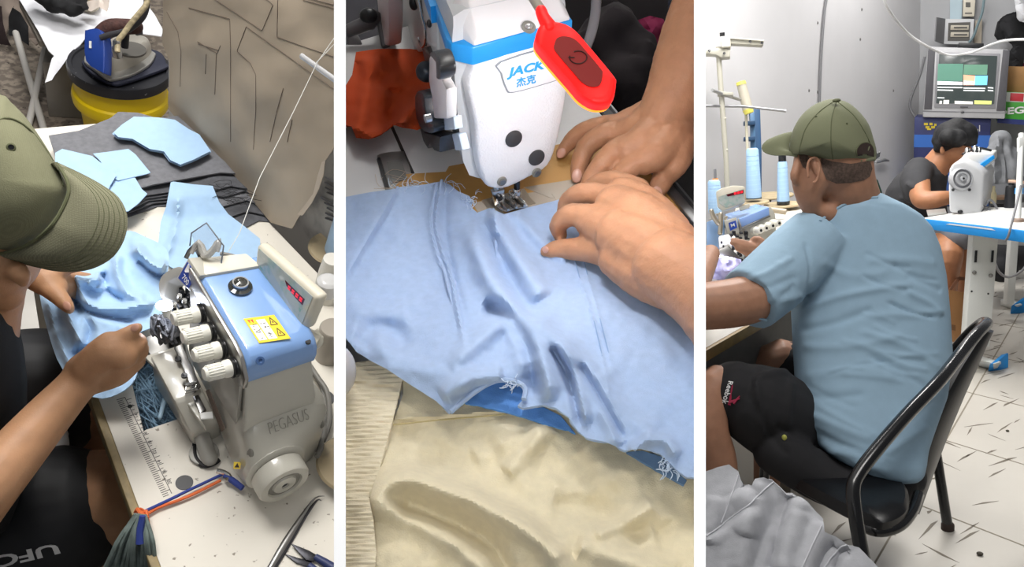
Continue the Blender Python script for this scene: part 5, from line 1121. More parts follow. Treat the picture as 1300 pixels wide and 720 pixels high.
ws = MB()
for k in range(6): ws.tube([zp(q.uniform(470, 540), q.uniform(215, 240), .003) for _ in range(3)], .0003, 4, smooth=5)
build('loose_thread', ws, mat('beige_thread', '#cbb9a4', .9), B, label='thin beige thread ends lying beside the grey slide plate', cat='loose threads', kind='stuff')

# ---- hands
ph = T('person', B, B.P(884, 250, .85), 'pair of hands guiding the powder blue cloth towards the presser foot', 'person')
def lz(mb, pts, n=14, smooth=4, dz=0):
    P_, R_ = [], []
    for u, v, h, r in pts:
        p = zp(u, v, h + dz); d = projp(B, p)[2]; P_.append(p); R_.append(r * d / F)
    return mb.tube(P_, R_, n, cap='round', smooth=smooth)
SKM = mat('skin_warm', '#bd8a68', .48, var=.06, vs=55, bump=.22, bs=380, sss=.1, spec=.35)
hm = MB()
# back hand (upper)
lz(hm, ((905, 20, .16, 56), (880, 75, .12, 50), (858, 120, .09, 40), (842, 150, .070, 34)), 18)
for pts in (((848, 145, .066, 33), (815, 162, .058, 25), (785, 170, .050, 14)), ((850, 150, .064, 32), (822, 178, .058, 26), (796, 190, .052, 17)), ((856, 160, .060, 28), (838, 190, .055, 24), (818, 205, .048, 18)), ((845, 138, .064, 26), (806, 152, .054, 18), (778, 160, .048, 13)), ((860, 165, .055, 26), (860, 196, .048, 18))): lz(hm, pts, 14, 3)
lz(hm, ((784, 158, .046, 14), (762, 160, .042, 12.5), (738, 168, .032, 11.5), (722, 182, .018, 10), (713, 194, .009, 7.5)))
lz(hm, ((792, 166, .050, 16), (768, 170, .048, 14), (745, 186, .034, 13), (736, 208, .018, 11.5), (733, 224, .009, 9)))
lz(hm, ((806, 184, .052, 18), (782, 192, .048, 16), (762, 212, .034, 14), (748, 234, .018, 12), (742, 246, .010, 9)))
lz(hm, ((828, 202, .048, 17), (804, 210, .044, 15), (784, 228, .030, 13), (772, 244, .016, 11)))
lz(hm, ((862, 190, .046, 21), (858, 208, .040, 17), (845, 222, .026, 15), (836, 238, .014, 13), (833, 248, .010, 9)))
# front hand (lower)
lz(hm, ((945, 420, .085, 62), (905, 380, .078, 54), (872, 354, .072, 50), (850, 340, .068, 50)), 20)
for pts in (((862, 345, .066, 48), (820, 318, .062, 44), (790, 300, .058, 36)), ((850, 318, .064, 42), (812, 282, .062, 38), (782, 262, .058, 28)), ((846, 300, .062, 34), (816, 262, .058, 28), (790, 244, .056, 20)), ((850, 360, .060, 36), (815, 345, .052, 34), (785, 330, .046, 26)), ((800, 300, .058, 34), (770, 290, .054, 28), (752, 282, .050, 22))): lz(hm, pts, 16, 3)
lz(hm, ((810, 336, .046, 26), (778, 324, .040, 20), (748, 317, .030, 17), (722, 316, .022, 14), (704, 317, .018, 11.5), (693, 319, .016, 8)))     # lowest finger, straight
lz(hm, ((782, 280, .055, 20), (748, 274, .054, 16), (722, 274, .048, 14.5), (709, 286, .034, 12), (711, 299, .020, 9.5)))
lz(hm, ((792, 258, .054, 18), (762, 247, .053, 15), (738, 246, .048, 14), (722, 255, .034, 12), (716, 268, .022, 10)))
lz(hm, ((810, 242, .052, 17), (786, 230, .049, 13), (764, 230, .043, 12), (750, 238, .032, 10), (744, 248, .020, 9)))
def wr(co, no):
    return co + no * (.0007 * fbm(co[:, 0] * 1000, co[:, 1] * 1000 + co[:, 2] * 700, 9, 2))[:, None]
build('body', hm, SKM, B, ph, remesh=.0022, smooth=4, disp=wr)
for (u, v, h, r, dx, dy) in ((712.5, 194.5, .0145, 6.5, -.55, .8), (732.5, 223, .0165, 8, -.1, 1), (741, 245, .017, 7, -.3, .9), (692.5, 317, .0215, 5.5, -1, .15), (834, 246, .018, 9, .2, 1)):
    c = zp(u, v, h); d = projp(B, c)[2]; dv = nrm(B.Z(u + dx * 4, v + dy * 4, TZ + h - .003) - c); pr_ = nrm(B.c - c); pr_ = nrm(pr_ - dv * np.dot(pr_, dv)); sd_ = np.cross(dv, pr_)
    build('fingernail', MB().ell(c, (r * 1.1 * d / F, r * .8 * d / F, .0016), np.stack([dv, sd_, pr_], 1)), NAIL, B, ph)

# ================================================================ RIGHT BAY: the workshop room
B = RB
def fz(u, v, z=0): return B.Z(u, v, z)
cA = V3(-.80, 5.15, 0); cB = V3(.43, 7.85, 0); wd = nrm(cB - cA); wn = V3(wd[1], -wd[0], 0)   # left wall, normal into the room
bd = nrm(V3(1, -.10, 0)); bn = V3(bd[1], -bd[0], 0)
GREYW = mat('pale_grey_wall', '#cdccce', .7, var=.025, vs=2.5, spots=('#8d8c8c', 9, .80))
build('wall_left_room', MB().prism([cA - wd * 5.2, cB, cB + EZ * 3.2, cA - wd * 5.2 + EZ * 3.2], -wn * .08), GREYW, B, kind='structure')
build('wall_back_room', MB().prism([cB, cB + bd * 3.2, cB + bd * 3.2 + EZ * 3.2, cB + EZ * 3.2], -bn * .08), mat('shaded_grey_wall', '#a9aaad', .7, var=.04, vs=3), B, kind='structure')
FT = mat('cream_floor_tile', '#c8c3ba', .38, var=.03, vs=4)
build('floor_3', MB().box((.6, 4.6, -.03), (4.6, 7.2, .06)), FT, B, kind='structure')
fm = MB(); dr_ = nrm(V3(.82, -.57, 0)); dc_ = nrm(V3(.27, .96, 0)); a0 = fz(1203, 560); g0 = fz(1198, 564)
for k in range(-5, 9): p = a0 + nrm(V3(.57, .82, 0)) * .535 * k; bar(fm, p - dr_ * 1.6 + EZ * .0003, p + dr_ * 2.6 + EZ * .0003, .006, .0006)
for k in range(-5, 6): p = g0 + dr_ * .50 * k; bar(fm, p - dc_ * 2.2 + EZ * .0003, p + dc_ * 5.0 + EZ * .0003, .006, .0006)
build('floor_joint', fm, mat('tile_joint', '#8f8779', .8), B, kind='structure')
fk = MB(); q = random.Random(12)
for k in range(420):
    p = V3(q.uniform(-.1, 1.5), q.uniform(2.0, 6.2), .0004); a = q.choice((.9, .75, 1.05, 2.3)) + q.uniform(-.25, .25); l = q.uniform(.015, .075); d_ = V3(math.cos(a), math.sin(a), 0); s_ = V3(-d_[1], d_[0], 0)
    fk.prism([p - d_ * l, p + s_ * q.uniform(.003, .010) + d_ * q.uniform(-.6, .6) * l, p + d_ * l, p - s_ * q.uniform(.001, .004)], EZ * .0005)
build('floor_mark', fk, mat('tile_streak', '#746b5e', .6), B, kind='structure')
for (u, v, r, lb) in ((1244, 703, .010, 'small dark pebble on the tiles near the chair leg'), (1279, 547, .007, 'dark bit of debris on the tiles under the white table')):
    build('debris', MB().ell(fz(u, v, r * .6), (r, r * .8, r * .6), nu=9, nv=6), mat('debris_dark', '#4a453c', .8), B, label=lb, cat='debris')
# wall cables
def onw(u, v, off=.012): return B.PL(u, v, cA + wn * off, wn)
build('wall_cable', MB().tube([onw(u, v) for u, v in ((1050, -8), (1046, 20), (1043, 60), (1041, 100), (1040, 140))], .010, 8, smooth=4), mat('grey_cable_dark', '#77777a', .6), B, label='grey cable running down the pale wall above the olive cap', cat='cable')
build('hanging_cable', MB().tube([B.P(u, v, d) for u, v, d in ((1120, -8, 5.2), (1128, 12, 5.3), (1150, 40, 5.6), (1172, 56, 5.7), (1195, 67, 5.8), (1212, 70, 5.8), (1235, 66, 5.8), (1260, 56, 5.6), (1280, 51, 5.4), (1304, 50, 5.2))], .009, 8, smooth=5), mat('white_cord', '#e3e3e3', .5), B, label='white cable sagging across the front of the television', cat='cable')
mk2 = MB()
for (u, v) in ((1027, 115), (1038, 117), (1038, 29), (1094, 12), (1092, 50), (1134, 115)): mk2.ell(onw(u, v, .001), (.007, .007, .011), nu=8, nv=6)
build('wall_chip', mk2, mat('wall_chip', '#6c6b6a', .8), B, kind='structure')

# ---- back corner: boxes, television, electrical panel
def bw(u, v, off): return B.PL(u, v, cB + bn * off, bn)
def bbox(name, corners, depth, m, parent, off, bevel=.004, **k):
    return build(name, MB().prism([bw(u, v, off) for u, v in corners], -bn * depth), m, B, parent, bevel=bevel, **k)
NB = mat('navy_carton', '#2b3263', .5, var=.1, vs=12)
bx = T('carton', B, bw(1208, 200, .4) * V3(1, 1, 0), 'navy and blue printed carton under the television', 'box')
bbox('carton_body', [(1161, 149), (1258, 151), (1256, 206), (1160, 204)], .40, NB, bx, .62)
bbox('blue_band', [(1160.5, 171), (1258, 172), (1257, 188), (1160, 187)], .004, mat('band_blue', '#2f63b3', .45), bx, .623, bevel=0)
lg_ = MB()
for (u, v, w_, h_) in ((1173, 156, 5, 3), (1180, 156, 4, 3), (1175, 160, 5, 3), (1182, 160, 5, 3), (1177, 163, 5, 2), (1186, 157, 3, 3)): lg_.prism([bw(a, b, .6225) for a, b in ((u, v), (u + w_, v), (u + w_, v + h_), (u, v + h_))], bn * .003)
build('carton_lettering', lg_, mat('yellow_print', '#e0c93a', .5), B, bx)
lg_ = MB()
for (u, v, w_, h_) in ((1236, 160, 1.2, 7), (1239, 164, 3, 3), (1243, 159, 1.2, 8)): lg_.prism([bw(a, b, .6225) for a, b in ((u, v), (u + w_, v), (u + w_, v + h_), (u, v + h_))], bn * .003)
build('carton_lettering', lg_, mat('white_print', '#dcdcdc', .6), B, bx)
bx2 = T('carton', B, bw(1208, 240, .4) * V3(1, 1, 0), 'blue carton at the bottom of the stack behind the seated machinist', 'box')
bbox('carton_body', [(1158, 206), (1256, 208), (1255, 262), (1157, 260)], .40, mat('blue_carton', '#34548f', .5), bx2, .60)
bbox('carton_tape', [(1158, 218), (1256, 220), (1256, 226), (1158, 224)], .003, mat('band_blue', '#2f63b3', .45), bx2, .603, bevel=0)
bx3 = T('stand_shelf', B, bw(1208, 300, .4) * V3(1, 1, 0), 'grey stand carrying the stacked cartons in the corner', 'stand')
zb3 = bw(1208, 262, .60)[2]
bbox('shelf_body', [(1156, 262), (1258, 263), (1258, 300), (1156, 300)], .42, mat('grey_stand', '#6f7076', .6), bx3, .60)
p4 = [bw(u, 290, o_) * V3(1, 1, 0) for u, o_ in ((1158, .58), (1256, .58), (1158, .2), (1256, .2))]
for p in p4: build('leg', MB().box(p + EZ * zb3 * .4, (.04, .04, zb3 * .8)), mat('grey_stand', '#6f7076', .6), B, bx3)
tv = T('television', B, bw(1225, 150, .5), 'silver tube television showing a video menu, on the navy carton', 'television')
SIL = mat('silver_plastic', '#b5b5b8', .4)
bbox('tv_shell', [(1178, 59), (1281, 63), (1276, 151), (1171, 149)], .10, SIL, tv, .68, bevel=.012)
build('tube_housing', MB().loft([[bw(u, v, .58) for u, v in ((1180, 64), (1278, 68), (1273, 146), (1174, 144))], [bw(u, v, .22) for u, v in ((1192, 80), (1262, 82), (1258, 140), (1188, 138))]]), mat('dark_grey_shell', '#5c5c60', .6), B, tv)
SPK = mat('speaker_grille', '#515055', .6, bump=.6, bs=500)
bbox('speaker_grille', [(1178.5, 62), (1187.5, 62), (1183, 139), (1173, 139)], .004, SPK, tv, .684, bevel=.001)
bbox('speaker_grille', [(1273.5, 63), (1282, 64), (1276, 141), (1265, 141)], .004, SPK, tv, .684, bevel=.001)
bbox('screen_frame', [(1189, 66), (1270, 68), (1264, 138), (1186, 137)], .006, mat('frame_grey', '#8f8f93', .4), tv, .685, bevel=.003)
scr_ = bbox('screen', [(1192.5, 69), (1266, 71), (1262, 132), (1188.5, 131)], .004, mat('screen_dark', '#1b1f20', .15, emit='#4a5250', es=.9), tv, .689, bevel=.001)
def tile(name, ql, col, es=1.1): return bbox(name, ql, .0015, mat('screen_' + col[1:], col, .3, emit=col, es=es), scr_, .6905, bevel=0)
tile('picture', [(1191, 81), (1223, 81), (1222, 103), (1190, 103)], '#5f8d7c', .5); tile('picture', [(1224, 82), (1254, 82), (1253, 95), (1223, 95)], '#66917b', .5)
tile('picture', [(1223, 95), (1238, 96), (1237, 108), (1223, 108)], '#e8a184'); tile('picture', [(1238, 96), (1254, 96), (1253, 108), (1237, 108)], '#6db6dd')
tile('picture', [(1190, 103), (1222, 104), (1222, 108), (1190, 107.5)], '#dfe9ea'); tile('picture', [(1223, 102), (1237, 103), (1237, 108), (1223, 108)], '#f0d9cc')
for ql in ([(1190, 110), (1222, 110.5), (1221.5, 112), (1190, 111.5)], [(1190, 113.5), (1210, 114), (1210, 115.5), (1190, 115)], [(1223, 111), (1251, 111.5), (1251, 113), (1223, 112.5)], [(1223, 114), (1250, 114.5), (1250, 116), (1223, 115.5)], [(1190, 123.5), (1199, 123.7), (1199, 125), (1190, 124.7)], [(1254, 110.5), (1261, 111), (1261, 112.5), (1254, 112)], [(1254, 114), (1261, 114.5), (1261, 116), (1254, 115.5)]): tile('menu_line', ql, '#d9dddc', .8)
for ql in ([(1193, 128), (1196, 128), (1195.5, 132), (1192.5, 132)], [(1198, 127), (1205, 127), (1204.5, 132), (1197.5, 132)], [(1212, 128), (1235, 129), (1235, 132.3), (1212, 132)]): tile('picture', ql, '#e6e4dc', .8)
tile('picture', [(1237, 127.5), (1259, 128), (1258.5, 132.5), (1237, 132.2)], '#c9d27a', .8)
bbox('brand_line', [(1219, 135.2), (1229, 135.4), (1229, 137), (1219, 136.8)], .001, mat('dark_print', '#47474a', .5), tv, .6925, bevel=0)
bbox('front_strip', [(1172, 140.5), (1275, 143), (1274.5, 144), (1171.5, 142)], .001, mat('frame_shadow', '#77777b', .5), tv, .682, bevel=0)
build('power_button', MB().ell(bw(1222, 142.5, .685), (.012, .006, .008), nu=8, nv=6), mat('dark_print', '#47474a', .5), B, tv)
build('set_top_box', MB().prism([bw(u, v, .60) for u, v in ((1217, 54), (1249, 55), (1249, 61), (1216, 60))], -bn * .16), DARKP, B, label='black set top box lying on top of the television', cat='set top box', bevel=.004)
ep = T('fuse_panel', B, bw(1216, 40, .1), 'grey fuse panel with an open cover on the back wall above the television', 'fuse panel')
bbox('panel_box', [(1199, 24), (1237, 24), (1235, 57), (1197, 56)], .10, mat('panel_light_grey', '#c3c4c6', .5), ep, .12, bevel=.006)
bbox('panel_recess', [(1204, 29), (1232, 28), (1231, 52), (1203, 52)], .003, mat('recess_dark', '#55534f', .6), ep, .1225, bevel=0)
for k in range(2):
    bbox('breaker_row', [(1207, 32 + k * 9), (1230, 32 + k * 9), (1229.5, 38 + k * 9), (1206.5, 38 + k * 9)], .01, mat('breaker_beige', '#b9b1a1', .5), ep, .13, bevel=.002)
    bbox('breaker_switch', [(1211, 34 + k * 9), (1228, 34 + k * 9), (1228, 36 + k * 9), (1211, 36 + k * 9)], .004, mat('recess_dark', '#55534f', .6), ep, .134, bevel=0)
build('open_cover', MB().prism([bw(1199, 24, .12), bw(1197, 56, .12), bw(1186, 52, .30), bw(1188, 22, .30)], bd * .008), mat('cover_grey', '#7b7b7e', .5), B, ep)
bbox('fuse_strip', [(1238, 26), (1247, 24), (1246, 57), (1236, 57)], .02, mat('beige_strip', '#b3a999', .6), ep, .05, bevel=.002)
mt_ = T('meter_box', B, bw(1230, 10, .1), 'beige meter box at the top of the back wall above the fuse panel', 'meter box')
bbox('meter_body', [(1223, -8), (1239, -8), (1237, 21), (1222, 21)], .09, mat('beige_box', '#cdc6b6', .5), mt_, .11, bevel=.006)
bbox('meter_window', [(1226, 3), (1232, 3), (1232, 9), (1226, 9)], .003, mat('recess_dark', '#55534f', .6), mt_, .113, bevel=0)
bbox('meter_slot', [(1225, 16), (1234, 16), (1234, 17.5), (1225, 17.5)], .003, mat('recess_dark', '#55534f', .6), mt_, .113, bevel=0)
build('conduit_board', MB().prism([bw(u, v, .03) for u, v in ((1206, -10), (1222, -10), (1221, 24), (1206, 24))], -bn * .025), mat('pale_blue_board', '#a9bcc6', .6), B, label='pale blue board behind the meter box', cat='board')
build('panel_cable', MB().tube([bw(u, v, .15) for u, v in ((1250, -8), (1247, 15), (1241, 32), (1236, 46), (1230, 54))], .010, 8, smooth=4), mat('blue_grey_cable', '#6d8288', .6), B, label='blue grey cable looping down the right side of the fuse panel', cat='cable')
build('tv_cable', MB().tube([bw(u, v, .35) for u, v in ((1174, 72), (1168, 95), (1158, 120), (1155, 135), (1160, 146), (1166, 152))], .010, 8, smooth=4), mat('grey_cable_dark', '#77777a', .6), B, label='grey cable bulging out beside the left of the television', cat='cable')
# right edge: hanging black garment, green box, brown carton, grey jacket
hang('hanging_garment', [(1262, 45), (1266, 28), (1278, 18), (1290, 15), (1306, 22), (1306, 52), (1300, 60), (1296, 80), (1292, 98), (1284, 92), (1281, 78), (1286, 60), (1280, 48), (1272, 50), (1266, 51)], 6.2, mat('black_hanging', '#17171a', .9), 'black garment hanging at the right edge beside the television', 'garment', [([(1280, 20), (1288, 60), (1288, 95)], .06, 6), ([(1270, 30), (1285, 50)], .04, 5)], 5, .04, .02, 3, B)
hang('hanging_garment', [(1286, -8), (1306, -8), (1306, 30), (1298, 28), (1291, 18), (1288, 4)], 6.1, mat('white_hanging', '#cfd0d4', .9), 'white cloth strip hanging above the black garment', 'cloth', [([(1294, -5), (1300, 25)], .03, 4)], 6, .03, .02, 3, B)
hang('hanging_garment', [(1288, 84), (1306, 78), (1306, 112), (1292, 108)], 6.4, mat('maroon_hanging', '#7a2244', .9), 'maroon cloth showing just under the hanging black garment', 'cloth', (), 7, .03, .02, 3, B)
hang('hanging_garment', [(1272, 54), (1286, 52), (1288, 76), (1282, 84), (1276, 78)], 6.5, mat('white_hanging', '#cfd0d4', .9), 'white cloth glimpsed between the television and the black garment', 'cloth', (), 8, .03, .02, 3, B)
cx = T('carton', B, bw(1290, 115, .5), 'brown carton at the right edge behind the green pack', 'box')
bbox('carton_body', [(1276, 84), (1330, 86), (1330, 120), (1272, 118)], .35, mat('brown_carton', '#9c7445', .7, var=.06, vs=14), cx, .50)
gx = T('green_pack', B, bw(1290, 150, .5), 'green pack with white lettering and a red label beside the television', 'pack')
bbox('pack_body', [(1272, 116), (1330, 120), (1330, 160), (1266, 155)], .30, mat('green_print', '#3f9a33', .45), gx, .56)
bbox('pack_band', [(1266.5, 150), (1330, 154), (1330, 161), (1266, 156)], .004, mat('navy_band', '#23306b', .45), gx, .564, bevel=0)
rl_ = bbox('pack_label', [(1283, 118), (1300, 119), (1299, 129), (1282, 128)], .004, mat('red_label', '#b8323c', .45), gx, .566, bevel=.001)
bbox('label_panel', [(1276, 117), (1330, 119), (1330, 131), (1275, 129)], .003, mat('pale_label', '#cfd6cf', .5), gx, .5635, bevel=0)
t_ = text('ooEGE', bw(1284, 141, .568), bd, EZ, .07, .003, fit=.26, bold=.03); build('pack_lettering', t_, mat('white_print', '#dcdcdc', .6), B, gx)
# pale wall corner pile behind the right end: grey jacket over a seat
jk = T('draped_jacket', B, B.P(1272, 230, 5.3), 'grey hooded jacket draped over a stool behind the white machine', 'jacket')
jm = MB()
for (u, v, d, r) in ((1270, 180, 5.3, 14), (1266, 200, 5.28, 17), (1278, 205, 5.35, 18), (1272, 222, 5.3, 22), (1286, 232, 5.35, 14), (1258, 232, 5.3, 12)): jm.ell(B.P(u, v, d), (r * d / F, r * d / F * .8, r * d / F * 1.15))
def crease(bay, folds, k=1):
    def f(co, no):
        n_ = len(co); uv = np.array([projp(bay, p)[:2] for p in co]); h = np.zeros(n_)
        for line, amp, wd_ in folds:
            ln2 = smooth_curve(line, 5) if len(line) > 2 else line; d, sd, par = segdist(uv, ln2); h += amp * np.exp(-(d / wd_) ** 2) * np.clip(np.minimum(par, 1 - par) * 8 + .1, 0, 1)
        return co + no * (h * k)[:, None]
    return f
build('jacket_body', jm, mat('grey_jacket', '#84868a', .9, var=.08, vs=20, bump=.3, bs=120), B, jk, remesh=.02, smooth=6, disp=crease(B, [([(1268, 172), (1264, 200), (1262, 235)], .03, 3), ([(1276, 175), (1280, 205), (1284, 238)], -.035, 3), ([(1270, 190), (1272, 230)], -.03, 3), ([(1258, 205), (1256, 235)], .02, 2)]))
build('stool_seat', MB().lathe([(0, 0), (.17, 0), (.17, .05), (0, .05)], B.P(1272, 248, 5.35), EZ, 20), mat('dark_grey_fold', '#4c4d50', .9), B, jk)
build('stool_post', MB().tube([B.P(1272, 250, 5.35), B.P(1272, 250, 5.35) * V3(1, 1, 0) + EZ * .02], .05, 10), DARKP, B, jk)
st4 = B.P(1278, 246, 5.0)
build('folded_cloth', MB().ell(st4, (.22, .16, .06)), mat('dark_grey_fold', '#4c4d50', .9), B, label='dark grey folded cloth behind the black thread cone', cat='cloth')
# ---- far sewing table with the white machine
ZT = .75
ft = T('sewing_table', B, fz(1240, 380, 0), 'white sewing table with a bright blue front edge and white metal legs', 'table')
q0, q1 = fz(1168, 277, ZT), fz(1330, 296, ZT); td = nrm(q1 - q0); tn = V3(-td[1], td[0], 0)
topq = [q0, q1, q1 + tn * .75, q0 + tn * .42 + td * .02]
build('table_top', MB().prism([p - EZ * .001 for p in topq], -EZ * .03), mat('white_top', '#dcdcda', .4), B, ft, bevel=.003)
fl = [fz(1168, 279, ZT), fz(1330, 297, ZT)]
e0, e1_ = q0 - tn * .012, q1 - tn * .012
build('blue_edge', MB().prism([e0 + EZ * .001, e1_ + EZ * .001, e1_ - EZ * .052, e0 - EZ * .048], tn * .013), mat('bright_blue_edge', '#1f8fdc', .4), B, ft, bevel=.003)
build('edge_panel', MB().prism([e0 - tn * .001 + td * .18 - EZ * .006, e0 - tn * .001 + td * .40 - EZ * .006, e0 - tn * .001 + td * .42 - EZ * .013, e0 - tn * .001 + td * .16 - EZ * .012], -tn * .001), mat('white_print', '#dcdcdc', .6), B, ft)
LW = mat('white_leg', '#d9dbd8', .4)
def colq(pts, d0, th, name, m, par, bv=.004): return build(name, MB().prism([B.P(u, v, d0) for u, v in pts], B.cam((.15, 0, 1)) * th), m, B, par, bevel=bv)
lp0 = B.P(1250, 294, 3.84); lpb = fz(1243, 462, .0)
colq([(1236, 292), (1268, 296), (1257, 440), (1225, 440)], 3.82, .06, 'leg', LW, ft)
for u in (1238.5, 1259.5): colq([(u, 318), (u + 2.6, 318), (u + 1.6, 333), (u - 1, 333)], 3.813, .006, 'leg_slot', DARKP, ft, 0)
for (u, v) in ((1237, 346), (1258, 350)): build('leg_bolt', MB().ell(B.P(u, v, 3.815), (.010, .008, .010), nu=10, nv=8), STEEL, B, ft)
for (u, v) in ((1233.5, 370), (1254.5, 373)): build('leg_hole', MB().ell(B.P(u, v, 3.82), (.005, .004, .005), nu=10, nv=8), DARKP, B, ft)
build('foot_bar', MB().prism([fz(1205, 446, .06), fz(1262, 462, .06), fz(1262, 470, .0), fz(1205, 456, .0)], nrm(V3(td[1], -td[0], 0)) * -.05), LW, B, ft, bevel=.004)
build('foot_cap', MB().prism([fz(1256, 463, .06), fz(1271, 450, .07), fz(1271, 470, .0), fz(1254, 472, .0)], tn * .05), mat('bright_blue_edge', '#1f8fdc', .4), B, ft, bevel=.004)
colq([(1284, 296), (1294, 298), (1288, 386), (1278, 386)], 4.55, .05, 'leg', LW, ft)
build('foot_bar', MB().prism([fz(1270, 380, .05), fz(1290, 388, .05), fz(1290, 394, 0), fz(1270, 388, 0)], tn * .05), LW, B, ft, bevel=.003)
build('foot_cap', MB().prism([fz(1284, 388, .05), fz(1298, 378, .07), fz(1297, 398, .0), fz(1282, 399, .0)], tn * .05), mat('bright_blue_edge', '#1f8fdc', .4), B, ft, bevel=.004)
build('cross_panel', MB().prism([B.P(u, v, 4.7) for u, v in ((1262, 296), (1310, 298), (1310, 312), (1262, 310))], B.cam((0, 0, 1)) * .02), mat('grey_panel', '#9d9d9c', .5), B, ft)
# machine on it, seen from the handwheel end
fm_ = T('sewing_machine', B, fz(1225, 270, ZT), 'white sewing machine on the blue-edged table, its round handwheel towards the viewer', 'sewing machine')
WM = mat('pale_grey_enamel', '#c9cacc', .35)
A1q = [(1205, 270), (1204, 240), (1205, 215), (1210, 207), (1222, 205), (1243, 214), (1250, 222), (1247, 255), (1245, 272), (1226, 273)]
fr_ = [B.P(u, v, 3.92) for u, v in smooth_curve(A1q, 1, True)]
back = [B.P(u + 13, v - (9 if v < 230 else 17), 4.10) for u, v in A1q]
build('machine_head', MB().loft([fr_, back]), WM, B, fm_, bevel=.012, bseg=3)
build('arm', MB().loft([[B.P(u, v, 4.0) for u, v in ((1214, 208), (1226, 194), (1262, 194), (1262, 206), (1246, 216))], [B.P(u, v, 4.45) for u, v in ((1236, 199), (1240, 190), (1266, 190), (1266, 200), (1256, 206))]]), mat('white_gloss', '#dededc', .3), B, fm_, bevel=.008)
build('arm_stripe', MB().prism([B.P(u, v, 3.985) for u, v in ((1240, 212), (1262, 197), (1263, 201), (1244, 216))], B.cam((0, 0, 1)) * .02), mat('bright_blue_edge', '#1f8fdc', .4), B, fm_)
hn = nrm(np.cross(np.array(fr_[1]) - fr_[0], np.array(fr_[8]) - fr_[0])); hn = hn if np.dot(hn, B.c - fr_[0]) > 0 else -hn
hc_ = B.P(1219.5, 227.5, 3.915)
hw2 = build('handwheel', MB().lathe([(.056, -.01), (.056, .012), (.048, .02), (.046, .014), (.036, .014), (.034, .022), (.026, .022), (.024, .015), (.014, .015), (.012, .026), (0, .027)], hc_, hn, 36), mat('grey_wheel', '#a9aaad', .35), B, fm_, sharp=35)
build('wheel_groove', MB().lathe([(.0465, .0142), (.0362, .0142), (.0362, .0150), (.0465, .0150)], hc_, hn, 30, cap=False), mat('groove_grey', '#6d6e72', .5), B, hw2)
build('wheel_bolt', MB().lathe([(0, .0265), (.005, .0265), (.005, .029), (0, .029)], hc_, hn, 12), DARKP, B, hw2)
for (u, v) in ((1210, 241), (1231, 241)): build('end_screw', MB().ell(B.P(u, v, 3.912), (.007, .007, .007), nu=10, nv=8), DARKP, B, fm_)
build('cable_notch', MB().ell(B.P(1219, 269, 3.915), (.012, .008, .010), nu=10, nv=8), DARKP, B, fm_)
for (u, v, r) in ((1228, 194, .012), (1238, 192, .014), (1243, 193, .010)): build('thread_post', MB().tube([B.P(u, v + 6, 4.05), B.P(u, v - 4, 4.05)], r, 10, cap='round'), CHROME, B, fm_)
build('winder_rod', MB().tube([B.P(1222, 196, 4.05), B.P(1240, 188, 4.08), B.P(1258, 191, 4.1)], .006, 8, smooth=3), DARKP, B, fm_)
build('throat_grey_plate', MB().prism([fz(u, v, ZT) for u, v in ((1176, 268), (1200, 266), (1202, 272), (1178, 275))], EZ * .006), mat('grey_plate', '#a6a6a3', .35, .5), B, fm_, bevel=.002)  # plain grey metal plate beside the machine
build('machine_cable', MB().tube([B.P(u, v, 3.95) for u, v in ((1250, 262), (1256, 254), (1262, 258), (1266, 268), (1260, 270), (1254, 264))], .006, 8, smooth=4), mat('grey_cable_dark', '#77777a', .6), B, label='grey cable loop behind the white machine on the blue-edged table', cat='cable')
tc = T('thread_cone', B, fz(1283, 262, ZT), 'black thread cone standing on the blue-edged table', 'thread cone')
build('cone_body', MB().lathe([(.030, 0), (.030, .01), (.026, .10), (.022, .11), (.014, .112), (.012, .13), (0, .13)], fz(1283, 263, ZT), n=20), DARKP, B, tc)
build('cone_tip', MB().lathe([(.013, .128), (.013, .136), (0, .136)], fz(1283, 263, ZT), n=14), mat('ochre_tip', '#b39b4a', .5), B, tc)
build('oil_bottle', MB().lathe([(.014, 0), (.014, .05), (.008, .06), (.006, .09), (0, .09)], fz(1261, 258, ZT), n=14), mat('cream_bottle', '#d9cda6', .4), B, label='small cream bottle beside the cable behind the white machine', cat='bottle')
build('brown_disc', MB().lathe([(0, 0), (.05, 0), (.05, .012), (0, .012)], fz(1272, 252, ZT), n=20), mat('brown_disc', '#8b6f58', .7), B, label='brown disc lying behind the black thread cone', cat='disc')
sp = T('thread_stand', B, fz(1292, 278, ZT), 'white thread stand pole with a blue ring at the right edge of the far table', 'thread stand')
build('stand_pole', MB().tube([fz(1292, 280, ZT), B.P(1297, 170, 3.75)], .013, 12), LW, B, sp)
build('stand_ring', MB().tube([B.P(1293.6, 246, 3.70), B.P(1294, 239, 3.70)], .018, 14), mat('bright_blue_edge', '#1f8fdc', .4), B, sp)
build('stand_base', MB().lathe([(0, 0), (.028, 0), (.022, .012), (0, .012)], fz(1292, 281, ZT), n=16), mat('brown_base', '#8a7668', .5), B, sp)
build('stand_bracket', MB().prism([B.P(u, v, 3.72) for u, v in ((1294, 174), (1304, 174), (1304, 192), (1294, 192))], B.cam((0, 0, 1)) * .02), LW, B, sp, bevel=.003)
build('stand_arm', MB().tube([B.P(1280, 230, 3.74), B.P(1306, 232, 3.70)], .007, 8), mat('peach_rod', '#c9a58e', .5), B, sp)
build('edge_cord', MB().tube([B.P(u, v, d) for u, v, d in ((1296, 236, 3.6), (1290, 262, 3.5), (1284, 285, 3.45), (1280, 300, 3.45), (1276, 306, 3.5))], .005, 8, smooth=4), mat('grey_cable_dark', '#77777a', .6), B, label='grey cord hanging down over the blue table edge', cat='cord')
